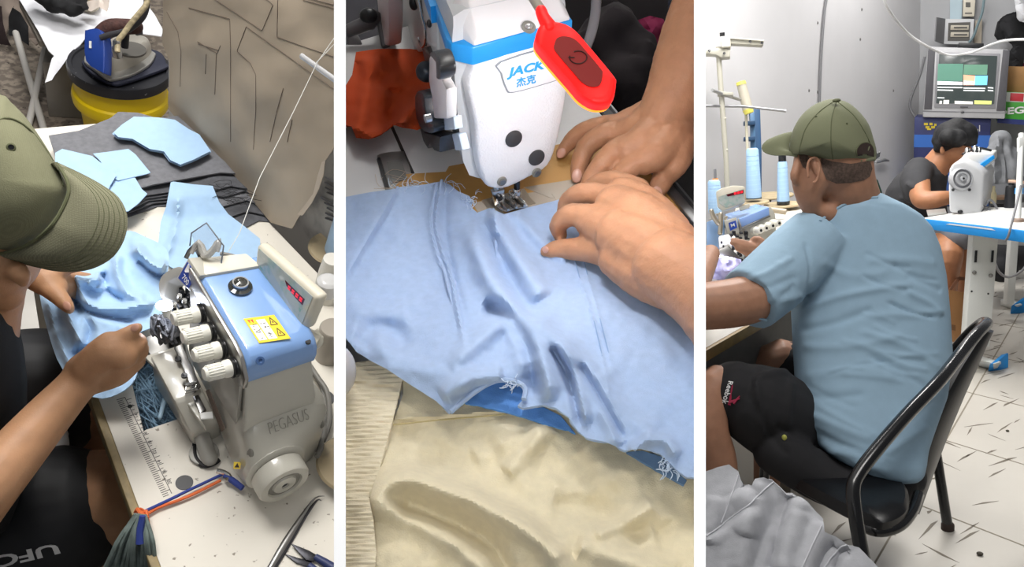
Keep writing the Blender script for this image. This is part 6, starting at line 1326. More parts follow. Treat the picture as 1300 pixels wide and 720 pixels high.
# under the table
cbx = T('carton', B, fz(1215, 430, 0), 'open brown carton standing on the floor under the far table', 'box')
KB = mat('kraft_carton', '#9a6f45', .75, var=.06, vs=12)
c_f = [B.P(u, v, 4.0) for u, v in ((1205, 368), (1226, 372), (1222, 438), (1203, 432))]
build('carton_body', MB().prism(c_f, B.cam((.35, 0, 1)) * .22), KB, B, cbx)
build('carton_flap', MB().prism([B.P(u, v, d) for u, v, d in ((1205, 368, 4.0), (1217, 351, 4.22), (1229, 353, 4.24), (1226, 356, 4.22), (1218, 356, 4.2), (1208, 369, 4.0))], B.cam((0, 0, 1)) * .008), mat('kraft_inside', '#7a4e33', .8), B, cbx)
build('carton_print', MB().prism([B.P(u, v, 3.997) for u, v in ((1208, 412), (1213, 413), (1213, 420), (1208, 419))], -B.cam((0, 0, 1)) * .001), mat('carton_ink', '#6d4c2e', .8), B, cbx)
build('black_bag', MB().ell(B.P(1280, 325, 4.9), (.14, .12, .10)).ell(B.P(1272, 342, 4.85), (.09, .1, .08)).ell(B.P(1292, 318, 4.9), (.10, .1, .07)), mat('black_bag', '#202024', .8, bump=.5, bs=40), B, label='black bag slumped under the far right of the white table', cat='bag', remesh=.014, smooth=4)
build('floor_cable', MB().tube([B.P(u, v, 4.4) for u, v in ((1262, 330), (1268, 345), (1280, 352), (1296, 345), (1304, 335))], .007, 8, smooth=4), mat('grey_cord_light', '#9c9c9e', .6), B, label='light grey cable hanging under the far table in front of the black bag', cat='cable')

# ---- person at the far machine
pm = T('person', B, B.P(1190, 330, 4.6), 'person with black hair in a dark T-shirt bent over the far sewing machine', 'person')
hm = MB()
hd_ = B.P(1211, 186, 4.5); hm.ell(hd_ - EZ * .02, (.085, .10, .105), nu=18, nv=12)
limb(hm, B, ((1228, 195, 4.46, 9), (1232, 199, 4.46, 8), (1230, 207, 4.46, 7), (1224, 212, 4.47, 9)), 12, 3)
hm.ell(B.P(1237, 199.5, 4.43), (.012, .014, .014))
limb(hm, B, ((1202, 192, 4.52, 15), (1190, 208, 4.55, 17), (1180, 222, 4.58, 19)), 14, 3)
hm.ell(B.P(1196, 191, 4.43), (.016, .012, .026))
limb(hm, B, ((1166, 232, 4.42, 14), (1168, 246, 4.35, 13), (1172, 254, 4.30, 12), (1190, 253, 4.26, 11), (1204, 251, 4.26, 9), (1216, 252, 4.26, 8)), 14, 4)
limb(hm, B, ((1216, 252, 4.26, 8), (1224, 254, 4.25, 7), (1230, 256, 4.25, 4)), 10, 3)
limb(hm, B, ((1196, 290, 4.55, 20), (1205, 318, 4.25, 17), (1202, 345, 4.25, 15), (1200, 380, 4.3, 12), (1199, 420, 4.4, 9)), 14, 4)
limb(hm, B, ((1220, 290, 4.6, 18), (1228, 312, 4.45, 15), (1226, 345, 4.45, 13), (1222, 390, 4.5, 10), (1220, 425, 4.6, 8)), 14, 4)
build('body', hm, mat('skin_tan', '#a97452', .5, var=.06, vs=30, sss=.08), B, pm, remesh=.010, smooth=4)
tb = MB(); rings = []
for v, a, b_, d, th in ((204, 1170, 1188, 4.62, .10), (212, 1152, 1198, 4.62, .13), (225, 1138, 1200, 4.62, .14), (240, 1127, 1198, 4.64, .14), (258, 1124, 1198, 4.66, .15), (280, 1122, 1200, 4.68, .16), (300, 1124, 1204, 4.7, .16)):
    c = B.P((a + b_) / 2, v, d); hwid = (b_ - a) / 2 * d / F; rx = B.cam((1, 0, 0)); rf = B.cam((0, 0, 1)); rings.append([c + rx * hwid * math.cos(t) + rf * th * math.sin(t) for t in np.linspace(0, 2 * PI, 25)[:-1]])
tb.loft(rings); limb(tb, B, ((1166, 216, 4.52, 17), (1162, 228, 4.45, 18), (1163, 240, 4.40, 17)), 16, 3)
build('tshirt', tb, mat('charcoal_tshirt', '#343437', .85, var=.06, vs=25), B, pm, remesh=.012, smooth=5, disp=crease(B, [([(1150, 232), (1170, 246)], .012, 3), ([(1140, 250), (1180, 262)], .012, 3), ([(1178, 228), (1186, 250)], -.012, 3)]))
build('shorts', limb(limb(MB(), B, ((1170, 300, 4.68, 30), (1200, 300, 4.4, 20), (1222, 300, 4.22, 18)), 16, 3), B, ((1190, 300, 4.7, 28), (1215, 298, 4.55, 19), (1236, 298, 4.45, 17)), 16, 3), mat('grey_shorts', '#6f7178', .8), B, pm, remesh=.012, smooth=4)
hr = MB()
for (u, v, d, r) in ((1207, 172, 4.46, 21), (1220, 172, 4.46, 20), (1199, 181, 4.46, 13), (1214, 163, 4.46, 15), (1193, 178, 4.48, 10), (1230, 174, 4.44, 11), (1236, 181, 4.44, 5), (1214, 176, 4.38, 13), (1204, 174, 4.38, 12), (1192, 188, 4.48, 7)): hr.ell(B.P(u, v, d), (r * d / F * .98, r * d / F, r * d / F * .9), nu=14, nv=10)
for k in range(26): q_ = random.Random(k); u = 1190 + q_.uniform(0, 46); v = 166 + abs(u - 1213) * .45 - 4; limb(hr, B, ((u, v + 10, 4.45, 4), (u + q_.uniform(-3, 6), v + q_.uniform(-8, 2), 4.45, 1.2)), 6, 1)
build('hair', hr, mat('black_hair', '#101013', .7, var=.3, vs=60, bump=.8, bs=90), B, pm, remesh=.008, smooth=2)

# ---------------------------------------------------------------- the man's own table, machine and thread stand
wtab = T('work_table', B, fz(930, 520, 0), 'white worktable with a worn wooden edge where the man in the light blue shirt sits', 'table')
n0, n1 = fz(897, 441, ZT), fz(962, 404, ZT); wt = nrm(n1 - n0); wl_ = V3(-wt[1], wt[0], 0)
wfar = n0 + wt * 2.95
nA = n0 + wt * 1.25; nB = V3(-.30, 4.92, ZT)
build('table_top', MB().prism([n0 - wt * .4, nA, nB, nB - V3(.42, .0, 0), nA + wl_ * .62, n0 - wt * .4 + wl_ * .75], -EZ * .03), mat('worn_white_top', '#d5d0c6', .45, var=.03, vs=9), B, wtab)
build('edge_band', MB().prism([n0 - wt * .4, nA, nA - wl_ * .014, n0 - wt * .4 - wl_ * .014], -EZ * .034), mat('golden_wood_edge', '#9b7d45', .5, var=.15, vs=30), B, wtab, bevel=.002)
build('apron_panel', MB().prism([n0 - wt * .4 + wl_ * .02 - EZ * .034, n0 + wt * 1.2 + wl_ * .02 - EZ * .034, n0 + wt * 1.2 + wl_ * .02 - EZ * .30, n0 - wt * .4 + wl_ * .02 - EZ * .30], wl_ * .03), mat('dusty_panel', '#77726b', .7, var=.1, vs=10), B, wtab)
for p in (n0 - wt * .3 + wl_ * .06, n0 + wt * .62 + wl_ * .06, nB + V3(-.06, -.1, 0)): build('leg', MB().box(p * V3(1, 1, 0) + EZ * .35, (.05, .05, .70)), mat('beige_leg', '#a29a8c', .5), B, wtab)
hang('hanging_clothes', [(962, 420), (985, 408), (1010, 402), (1016, 440), (1012, 480), (990, 486), (962, 482), (955, 450)], 2.95, mat('dark_teal_cloth', '#23282b', .9), 'dark clothes hanging below the worktable beside the man', 'clothes', [([(975, 415), (972, 470)], .03, 5), ([(995, 410), (998, 470)], .03, 5)], 4, .02, .02, 4, B)
build('storage_board', MB().prism([B.P(u, v, 2.75) for u, v in ((932, 436), (960, 422), (958, 500), (932, 500))], B.cam((0, 0, 1)) * .03), mat('taupe_board', '#6f6559', .7), B, label='taupe board standing under the worktable edge', cat='board')
# machine frame here: overlock seen from its left end
OB = fz(905, 345, ZT)
rov = T('overlock_machine', B, fz(940, 335, ZT), 'blue overlock machine with a raised display, in front of the man with the olive cap', 'overlock machine')
D0 = 3.35
def rp(u, v, d=D0): return B.P(u, v, d)
def slab(name, pts, d, th, m, par=None, bevel=.003, dirv=(.25, 0, 1), **k): return build(name, MB().prism([rp(u, v, d) for u, v in pts], B.cam(dirv) * th), m, B, par or rov, bevel=bevel, **k)
slab('upper_body', [(936, 282), (978, 262), (984, 272), (986, 302), (940, 322), (934, 300)], 3.36, .10, CAST)
build('top_cover', MB().loft([[rp(u, v, d) for u, v, d in ((936, 281, 3.33), (978, 263, 3.45), (960, 259, 3.6), (920, 272, 3.5))], [rp(u, v, d) for u, v, d in ((938, 289, 3.33), (979, 270, 3.45), (961, 266, 3.6), (921, 280, 3.5))]]), COVER, B, rov, bevel=.004)
slab('cover_front', [(938, 278), (976, 263), (977, 273), (940, 289)], 3.315, .02, mat('blue_enamel_front', '#86a6dd', .25, coat=.3), bevel=.003)
slab('cover_rim', [(936, 278), (938, 277), (942, 289), (978, 273), (978, 275.5), (940, 292)], 3.31, .015, mat('satin_chrome', '#9b9a98', .3, .9), bevel=.001)
slab('end_plate', [(919, 280), (935, 276), (939, 296), (924, 300)], 3.30, .05, CAST)
bdg = slab('badge', [(925, 283), (934, 280), (936, 289), (927, 293)], 3.296, .004, mat('badge_blue', '#2c4fb0', .3), bevel=0)
t_ = text('M', rp(930.3, 286.2, 3.293), B.cam((1, .25, 0)), B.cam((0, 1, 0)), .020, .0008, fit=.016, bold=.01); build('badge_letter', t_, mat('badge_white', '#f3f3f3', .4), B, bdg)
slab('left_body', [(897, 282), (910, 277), (920, 280), (920, 310), (916, 330), (897, 322)], 3.33, .12, mat('blue_enamel_side', '#8fb0d8', .3))
slab('presser_cover', [(912, 300), (925, 297), (930, 303), (929, 318), (922, 322), (913, 316)], 3.22, .04, WHITEP, bevel=.006)
for (u, v) in ((916, 308), (918.5, 313)): build('cover_screw', MB().ell(rp(u, v, 3.218), (.004, .004, .006), nu=8, nv=6), DARKP, B, rov)
for (u, v) in ((957, 293), (964, 290), (972, 287), (980, 284)):
    kn = build('tension_knob', MB().lathe([(.018, 0), (.018, .02), (.014, .024), (.013, .05), (0, .052)], rp(u, v, 3.33), nrm(B.cam((.3, -.05, -1))), 16), WK, B, rov, sharp=35)
    build('knob_hole', MB().lathe([(0, .052), (.006, .052), (.006, .053), (0, .053)], rp(u, v, 3.33), nrm(B.cam((.3, -.05, -1))), 10), DARKP, B, kn)
slab('lower_front', [(944, 300), (985, 290), (986, 330), (946, 334)], 3.37, .06, mat('taupe_casting', '#a9a498', .35))
q = random.Random(8); nb2 = MB()
for k in range(34): nb2.box(rp(q.uniform(926, 950), q.uniform(295, 335), 3.25 + q.uniform(-.03, .05)), (q.uniform(.008, .03), .012, q.uniform(.006, .02)), HR)
build('needle_mechanism', nb2, mat('dark_steel', '#2b2b2d', .35, .6), B, rov, bevel=.002)
nb3 = MB()
for k in range(16): nb3.box(rp(q.uniform(900, 926), q.uniform(270, 292), 3.34 + q.uniform(-.03, .05)), (q.uniform(.008, .02), .01, q.uniform(.006, .02)), HR)
build('thread_guide', nb3, mat('champagne_metal', '#b5ab98', .3, .7), B, rov, bevel=.002)
for k, pts in enumerate((((903, 268), (906, 276), (912, 284)), ((915, 272), (915, 285), (914, 296)))): build('guide_post', MB().tube([rp(u, v, 3.28) for u, v in pts], .010, 10, cap='round'), mat('champagne_metal', '#b5ab98', .3, .7), B, rov)
ddq = [(909, 243), (916, 239), (930, 235.5), (944, 236), (946, 239), (946, 257), (930, 264), (918, 268), (911, 262)]
dsp = slab('display_box', ddq, 3.38, .05, IV, bevel=.006)
slab('display_face', [(912, 250), (944, 240), (944, 257), (921, 264), (913, 258)], 3.377, .003, mat('display_face', '#b4bab4', .15, col2='#9fb3ab', c2s=60), dsp, 0)
slab('display_window', [(922, 247), (944, 241), (944, 245.5), (924, 249.5)], 3.374, .003, mat('dark_red_window', '#5a1d26', .1), dsp, 0)
sg = MB()
for u in (932, 936, 940): sg.prism([rp(a, b, 3.3715) for a, b in ((u, 244.5 - (u - 932) * .22), (u + 3, 243.8 - (u - 932) * .22), (u + 3, 246.6 - (u - 932) * .22), (u, 247.3 - (u - 932) * .22))], B.cam((0, 0, 1)) * .001)
build('display_digit', sg, mat('red_led', '#e0202f', .3, emit='#ff2030', es=.7), B, dsp)
slab('display_foot', [(938, 262), (952, 258), (952, 264), (940, 268)], 3.40, .03, IV)
slab('lit_plate', [(898, 322), (925, 312), (942, 330), (918, 345), (899, 345)], 3.2, .02, STEEL)
light(RB, 'POINT', rp(926, 324, 3.12), (0, 0, 0), .5, .008, None, (.75, .78, 1))
build('sewn_garment', sheet([(890, 335), (905, 330), (922, 326), (940, 330), (945, 342), (936, 350), (915, 356), (890, 352)], lambda u, v, h: B.P(u, v, 3.12 - h - .0015 * (v - 330)), [([(900, 338), (920, 345), (938, 338)], .02, 4), ([(915, 330), (918, 350)], .015, 3)], 3, .02, 12, 3), mat('lilac_cloth', '#a9a7d2', .85), B, label='pale lilac cloth under the overlock needle by the man\'s hands', cat='garment', solid=.004)
# thread stand
ts = T('thread_stand', B, fz(925, 262, ZT), 'beige metal thread stand with two long arms beside the pale wall', 'thread stand')
PB = mat('beige_metal', '#a9a69a', .4)
dT = 4.5
build('stand_pole', MB().tube([rp(912, 60, dT), rp(913, 82, dT), rp(918, 150, dT), rp(922, 205, dT), rp(924, 256, dT)], .015, 12), PB, B, ts)
slab('upper_arm', [(918, 47), (968, 51), (970, 54), (968, 57.5), (918, 55)], dT - .03, .05, PB, ts, .004)
slab('arm_flange', [(918, 46), (970, 50.5), (970, 52), (918, 48)], dT - .045, .03, mat('beige_metal_light', '#cfccbf', .4), ts, .001)
slab('arm_joint', [(915, 46), (927, 47), (928, 59), (916, 60)], dT - .06, .08, mat('beige_metal_light', '#cfccbf', .4), ts, .006)
slab('side_arm', [(890, 61), (920, 61), (927, 63), (927, 72), (916, 73), (908, 69), (890, 68)], dT - .04, .06, PB, ts, .004)
build('top_cap', MB().lathe([(.014, 0), (.014, .02), (0, .02)], rp(917, 46, dT), EZ, 14), DARKP, B, ts)
for (u, v) in ((967, 54.5), (952, 53), (900, 65), (919, 68)): build('arm_eyelet', MB().lathe([(.008, 0), (.008, .006), (.004, .006), (.004, 0)], rp(u, v, dT - .05), -B.cam((0, 0, 1)), 12), CHROME, B, ts)
for (u, v, n_) in ((921, 150, 1), (923, 190, 1)): build('pole_mark', MB().ell(rp(u, v, dT - .014), (.006, .004, .006), nu=8, nv=6), mat('beige_metal_light', '#cfccbf', .4), B, ts)
slab('pole_clamp', [(911, 116), (931, 117), (931, 121), (911, 120)], dT - .04, .06, PB, ts, .003)
build('guide_rod', MB().tube([rp(904, 114.5, 4.4), rp(922, 121, 4.5), rp(945, 128, 4.6)], .010, 10), mat('steel_light', '#b5b5b5', .3, .6), B, ts)
build('cross_rod', MB().tube([rp(890, 134.5, 4.5), rp(940, 135, 4.5), rp(952, 136, 4.5), rp(998, 141, 4.45)], .008, 10), mat('steel_dark_rod', '#8a8a8d', .3, .6), B, ts)
yt = T('yellow_tube', B, rp(946, 140, 4.6), 'beige tube with a yellow open end clamped on the cross rod', 'tube')
build('tube_body', MB().tube([rp(950, 142, 4.58), rp(941, 106, 4.58)], [.030, .027], 18), mat('beige_tube', '#b8b2a2', .5), B, yt)
build('tube_end', MB().tube([rp(941.4, 108, 4.578), rp(940.4, 104, 4.578)], [.0285, .0275], 18), mat('pale_yellow_plastic', '#e6dc6a', .5), B, yt)
build('tube_foot', MB().tube([rp(949.5, 139, 4.575), rp(951, 144, 4.575)], [.031, .026], 18), mat('pale_yellow_plastic', '#e6dc6a', .5), B, yt)
build('spring_rod', MB().tube([rp(947, 145, 4.62), rp(949, 192, 4.62)], .008, 8), mat('cream_spring', '#c8c2ae', .5), B, yt)
# blue holder behind the big cone
bh = T('cone_holder', B, rp(960, 250, 4.75), 'dark steel-blue upright holder behind the large light blue thread cone', 'holder')
SB = mat('steel_blue_plastic', '#38587c', .45)
slab('holder_column', [(951, 141), (960, 136), (965, 137), (967, 195), (967, 255), (958, 255), (955, 195)], 4.74, .05, SB, bh, .006)
slab('holder_face', [(952, 145), (958, 141), (960, 192), (953, 195)], 4.70, .03, mat('steel_blue_light', '#54789c', .45), bh, .004)
for v in (154, 174): slab('holder_clamp', [(944, v), (959, v - 1), (959, v + 4), (944, v + 4.5)], 4.66, .04, mat('steel_blue_clamp', '#2f4d6e', .45), bh, .003)
def rcone(u, vb, vt, rb, rt, d, label, tip=None, foot=None, m=C_BLUE):
    t = T('thread_cone', B, rp(u, vb, d), label, 'thread cone'); p0, p1 = rp(u, vb, d), rp(u, vt, d); hh = np.linalg.norm(p1 - p0)
    build('thread_body', MB().lathe([(rb * .97, .0), (rb, .012), (rt * 1.0, hh - .01), (rt * .8, hh)], p0, EZ, 28), m, B, t)
    rg = MB()
    for k in range(9): z = hh * (.1 + k * .095); r_ = rb + (rt - rb) * z / hh; rg.lathe([(r_ + .0001, z - .003), (r_ + .0006, z), (r_ + .0001, z + .003)], p0, EZ, 24, cap=False)
    build('wound_band', rg, mat('pale_blue_band', '#aed0f0', .7), B, t)
    if tip: build('cone_tip', MB().lathe([(rt * .82, hh - .002), (rt * .8, hh + tip), (0, hh + tip)], p0, EZ, 20), DARKP, B, t)
    if foot: build('cone_foot', MB().lathe([(rb * .98, -.0), (rb * 1.02, foot), (rb * .9, foot)], p0, EZ, 24), DARKP, B, t)
    return t
C_CONE = mat('light_blue_thread', '#a6c9ec', .75, bump=.2, bs=300)
for (u, v, rx_, d, lb) in ((975, 250, .15, 4.9, 'tan cone disc farthest back behind the large light blue cone'), (957, 258, .085, 4.6, 'tan cone disc under the large light blue cone'), (994, 261, .105, 4.6, 'tan cone disc under the slim light blue cone with black ends')):
    t = T('cone_stand', B, rp(u, v, d), lb, 'cone stand', 'cone discs of the thread stand'); build('cone_disc', MB().lathe([(0, 0), (rx_, 0), (rx_ + .003, .006), (rx_, .012), (0, .012)], rp(u, v, d), EZ, 36), mat('tan_disc', '#b7a583', .6, var=.12, vs=20), B, t)
    build('disc_stem', MB().tube([rp(u, v, d) - EZ * .03, rp(u, v, d)], .02, 12), DARKP, B, t)
rcone(957, 252, 189, .044, .034, 4.58, 'large light blue thread cone in front of the steel-blue holder', foot=.006, m=C_CONE)
rcone(994.5, 259, 205, .036, .026, 4.55, 'slim light blue thread cone with black top and foot beside the cap brim', tip=.035, foot=.018, m=C_CONE)
oc_ = rcone(908, 270, 229, .036, .033, 4.3, 'light blue thread cone with an orange top at the left edge', m=C_CONE)
build('orange_plug', MB().lathe([(.018, 0), (.015, .010), (0, .010)], rp(908, 229, 4.3), EZ, 16), mat('orange_plug', '#e08a2a', .5), B, oc_)
build('cone_spindle', MB().tube([rp(908, 229, 4.3), rp(907.5, 215, 4.3)], .008, 8), mat('steel_dark_rod', '#8a8a8d', .3, .6), B, oc_)
build('stand_tube', MB().tube([rp(950, 262, 4.35), rp(998, 269, 4.25)], .016, 12), mat('tan_metal', '#a79a86', .4, .3), B, label='tan metal tube lying across the table behind the overlock machine', cat='tube')
build('black_rod', MB().tube([rp(1023, 255, 4.2), rp(1017, 285, 3.9)], .008, 8), DARKP, B, label='thin black rod standing behind the man\'s chin', cat='rod')
for k, pts in enumerate((((954, 58), (960, 100), (966, 140)), ((1000, 57), (995, 100), (990, 150)))):
    pass

# ---------------------------------------------------------------- chair
ch = T('chair', B, fz(1130, 690, 0), 'black metal chair with a padded back that the man in light blue sits on', 'chair')
BM = mat('black_gloss_enamel', '#141416', .25, coat=.3); BV = mat('black_vinyl', '#0f0f12', .38, bump=.1, bs=80)
near = [(1103, 740, 1.88), (1094, 700, 1.88), (1086, 655, 1.89), (1083, 622, 1.91), (1089, 603, 1.93), (1112, 572, 1.97), (1150, 528, 2.04), (1192, 484, 2.13), (1222, 446, 2.28), (1240, 424, 2.36), (1250, 414, 2.43), (1253, 410, 2.50), (1247, 410, 2.58), (1232, 422, 2.64), (1214, 442, 2.68), (1195, 466, 2.72), (1150, 520, 2.78), (1110, 566, 2.78)]
build('back_frame', MB().tube([rp(u, v, d) for u, v, d in near], [.017] * 5 + [.0175] * 13, 14, smooth=4), BM, B, ch)
pA = [rp(u, v, d) for u, v, d in ((1152, 636, 2.30), (1164, 590, 2.32), (1174, 545, 2.36), (1190, 510, 2.40), (1213, 468, 2.45), (1243, 424, 2.54))]
pB = [rp(u, v, d) for u, v, d in ((1158, 650, 2.36), (1176, 600, 2.40), (1195, 550, 2.44), (1216, 500, 2.49), (1236, 456, 2.54), (1253, 417, 2.60))]
pB2 = [rp(u, v, d) for u, v, d in ((1120, 640, 2.62), (1140, 585, 2.70), (1165, 530, 2.78), (1195, 475, 2.84), (1240, 420, 2.88))]
build('back_pad', MB().strip(pA, pB, 6, B.cam((0, 0, -1)) * .012), BV, B, ch, solid=.02)
build('back_rail', MB().tube(pB, [.010] * 6, 10, smooth=4), mat('dark_steel_edge', '#2f2f33', .35, .3), B, ch)
sp_ = [(990, 575), (1040, 572), (1090, 582), (1140, 608), (1154, 630), (1148, 652), (1122, 664), (1096, 657), (1060, 640), (1010, 612), (980, 590)]
so = smooth_curve([fz(u, v, .40) for u, v in sp_], 3, True); sc0 = sum(so) / len(so)
build('seat_pad', MB().loft([[sc0 + (p - sc0) * k + EZ * z for p in so] for k, z in ((.9, -.03), (1, -.02), (1.0, 0), (.94, .012), (.7, .018))]), BV, B, ch)
build('seat_frame', MB().tube([fz(u, v, .37) for u, v in ((970, 585), (1000, 603), (1040, 625), (1083, 648), (1096, 668), (1118, 675), (1142, 668), (1158, 650), (1166, 628))], .014, 12, smooth=4), BM, B, ch)
build('leg', MB().tube([rp(1180, 520, 2.59), fz(1203, 668, .012)], [.015, .016], 12), BM, B, ch)
build('rubber_foot', MB().lathe([(.020, 0), (.020, .018), (.016, .024), (0, .024)], fz(1203, 672, 0), EZ, 14), mat('worn_rubber', '#3b2f2a', .8), B, ch)
build('leg', MB().tube([rp(972, 590, 2.3), fz(960, 700, .012)], .015, 12), BM, B, ch)
build('leg', MB().tube([rp(1103, 740, 1.88), fz(1108, 775, .0)], .015, 12), BM, B, ch)

# ---------------------------------------------------------------- the man
mn = T('person', B, fz(1080, 640, 0), 'seated man seen from behind in a light blue T-shirt and black shorts', 'person')
SK2 = mat('skin_brown', '#a37860', .5, var=.07, vs=35, bump=.12, bs=250, sss=.1, spec=.35)
bm_ = MB()
hp0 = B.P(1060, 205, 2.42); bm_.ell(hp0, (.108, .10, .125), np.stack([nrm(V3(1, .25, 0)), nrm(V3(-.25, 1, 0)), EZ], 1), 22, 16)
limb(bm_, B, ((1035, 225, 2.39, 24), (1027, 248, 2.40, 17), (1034, 264, 2.42, 14), (1048, 270, 2.43, 18)), 14, 4)       # cheek and jaw
limb(bm_, B, ((1013, 205, 2.36, 5), (1008, 222, 2.35, 5.5), (1009, 232, 2.36, 4)), 10, 3)                                # nose side of the face
limb(bm_, B, ((1020, 200, 2.38, 12), (1016, 225, 2.38, 11), (1020, 246, 2.39, 11), (1030, 262, 2.41, 12)), 12, 4)
limb(bm_, B, ((1068, 205, 2.42, 38), (1072, 232, 2.44, 37), (1080, 256, 2.48, 36), (1086, 275, 2.50, 36)), 18, 4)         # neck
limb(bm_, B, ((1016, 328, 2.38, 34), (985, 358, 2.31, 33), (950, 380, 2.26, 32), (905, 388, 2.23, 31), (868, 390, 2.22, 29)), 16, 4)  # near arm
limb(bm_, B, ((868, 390, 2.22, 28), (882, 360, 2.36, 20), (897, 332, 2.55, 14), (902, 322, 2.65, 12)), 14, 4)
limb(bm_, B, ((1000, 345, 3.0, 17), (985, 331, 2.98, 14), (972, 322, 2.97, 11)), 14, 4)                                   # far forearm
limb(bm_, B, ((978, 326, 2.97, 10), (960, 318, 2.96, 9), (952, 315, 2.955, 8)), 12, 3)
for q_ in (((960, 314, 2.955, 5), (946, 309, 2.95, 4.3), (936, 306, 2.945, 3.8), (930, 304, 2.94, 3)), ((958, 318, 2.95, 5), (944, 313.5, 2.94, 4.4), (934, 310, 2.935, 3.8), (929, 308.5, 2.93, 3)), ((958, 322, 2.945, 5), (944, 319, 2.935, 4.2), (936, 316, 2.93, 3.5)), ((966, 326, 2.945, 4.5), (955, 325, 2.94, 4), (946, 322, 2.935, 3.2)), ((970, 316, 2.95, 6), (966, 306, 2.955, 5), (960, 303, 2.96, 4), (955, 304, 2.96, 3.2))): limb(bm_, B, q_, 10, 3)
limb(bm_, B, ((992, 535, 2.40, 30), (972, 520, 2.34, 32), (930, 498, 2.31, 29), (906, 492, 2.29, 26), (900, 540, 2.26, 24), (912, 590, 2.28, 24), (918, 660, 2.3, 18)), 18, 4)
limb(bm_, B, ((1060, 520, 2.6, 40), (1010, 470, 2.62, 30), (985, 458, 2.62, 26), (978, 500, 2.64, 22), (975, 580, 2.7, 18), (972, 640, 2.8, 15)), 16, 4)
mbo = build('body', bm_, SK2, B, mn, remesh=.0058, smooth=5)
build('ear', MB().ell(B.P(1034, 213, 2.345), (.010, .020, .029), np.stack([nrm(V3(1, .3, 0)), nrm(V3(-.3, 1, .1)), nrm(V3(-.15, 0, 1))], 1)).tube([B.P(u, v, d) for u, v, d in ((1026, 226, 2.325), (1025, 212, 2.325), (1028, 203, 2.325), (1035, 200, 2.325), (1040, 206, 2.33), (1040, 218, 2.33), (1036, 230, 2.332), (1031, 232, 2.33))], .0045, 8, smooth=3), SK2, B, mn, remesh=.003, smooth=3)
chd = caster(mbo, B, .0015)
HAIRM = mat('short_black_hair', '#54433a', .8, var=.35, vs=150, bump=.4, bs=400)
build('hair', sheet([(1042, 200), (1056, 205), (1080, 208), (1104, 204), (1107, 214), (1104, 224), (1096, 229), (1080, 232), (1062, 233), (1049, 228), (1044, 216)], lambda u, v, h: chd(u, v, h), (), 3), HAIRM, B, mn, sharp=80)
build('sideburn', sheet([(1014, 194), (1026, 198), (1027, 206), (1025, 216), (1019, 212), (1015, 204)], lambda u, v, h: chd(u, v, h), (), 3), HAIRM, B, mn, sharp=80)
# T-shirt
TS = mat('sky_blue_tshirt', '#8ea9bd', .9, var=.03, vs=30, bump=.2, bs=500)
tm = MB(); rings = []; rx = B.cam((1, 0, 0)); rf = B.cam((0, 0, 1))
for v, a, b_, d, th in ((246, 1082, 1116, 2.47, .045), (254, 1062, 1130, 2.46, .07), (262, 1046, 1146, 2.46, .09), (274, 1034, 1164, 2.47, .105), (290, 1024, 1177, 2.48, .12), (315, 1016, 1187, 2.48, .13), (350, 1010, 1194, 2.47, .135), (400, 1008, 1199, 2.44, .135), (450, 1011, 1201, 2.40, .14), (500, 1014, 1194, 2.35, .14), (540, 1023, 1178, 2.30, .14), (565, 1040, 1168, 2.27, .14), (582, 1060, 1164, 2.25, .14), (596, 1084, 1160, 2.24, .13), (603, 1104, 1152, 2.23, .11)):
    c = B.P((a + b_) / 2, v, d); hw_ = (b_ - a) / 2 * d / F; e = 2 / 2.5
    rings.append([c + rx * hw_ * math.copysign(abs(math.cos(t)) ** e, math.cos(t)) + rf * th * math.copysign(abs(math.sin(t)) ** e, math.sin(t)) for t in np.linspace(0, 2 * PI, 41)[:-1]])
tm.loft(rings)
tm.tube([B.P(1040, 300, 2.45), B.P(1018, 322, 2.42), B.P(985, 352, 2.33), B.P(962, 372, 2.285), B.P(950, 381, 2.265)], [.100, .106, .102, .097, .096], 24, smooth=4)
tf = [([(1040, 330), (1080, 350), (1130, 345)], .004, 6), ([(1012, 398), (1060, 378), (1120, 366), (1160, 362)], .007, 5), ([(1014, 420), (1060, 410), (1110, 392)], -.006, 5), ([(1016, 440), (1080, 440), (1150, 425)], .005, 6), ([(1090, 420), (1150, 440), (1196, 470)], .007, 5), ([(1100, 450), (1150, 475), (1190, 500)], -.006, 5), ([(1020, 480), (1080, 470), (1140, 480)], .005, 7), ([(1110, 400), (1160, 400), (1196, 395)], .006, 5), ([(1100, 330), (1150, 330), (1190, 335)], .004, 6), ([(1150, 370), (1180, 385), (1198, 400)], .007, 4), ([(1150, 350), (1180, 362), (1196, 370)], -.005, 4),
      ([(1020, 520), (1060, 540), (1110, 560)], .008, 6), ([(1030, 545), (1070, 566), (1120, 585)], -.007, 5), ([(1040, 560), (1080, 585), (1110, 596)], .007, 4), ([(1130, 540), (1160, 520), (1190, 500)], .007, 5), ([(1120, 580), (1150, 560), (1180, 540)], .006, 5), ([(1018, 500), (1050, 505), (1100, 500)], -.005, 5),
      ([(930, 362), (970, 348), (1008, 326)], .006, 4), ([(935, 372), (975, 365), (1015, 350)], -.005, 5), ([(945, 388), (985, 382), (1020, 375)], .006, 5), ([(985, 330), (1000, 360), (1005, 392)], .004, 5), ([(1022, 306), (1030, 345), (1022, 392)], -.006, 3), ([(960, 395), (990, 380), (1010, 360)], -.005, 4), ([(1062, 262), (1095, 258), (1130, 262)], -.002, 2)]
q = random.Random(21)
for k in range(14):
    u0, v0 = q.uniform(1015, 1120), q.uniform(380, 575); a_ = q.uniform(-.35, .55) if v0 < 480 else q.uniform(.2, .9); l_ = q.uniform(45, 95)
    tf.append(([(u0, v0), (u0 + l_ * .5, v0 + l_ * .5 * math.sin(a_) - 3), (u0 + l_, v0 + l_ * math.sin(a_) * .8)], q.choice((.003, -.003, .0035)), q.uniform(2.5, 4)))
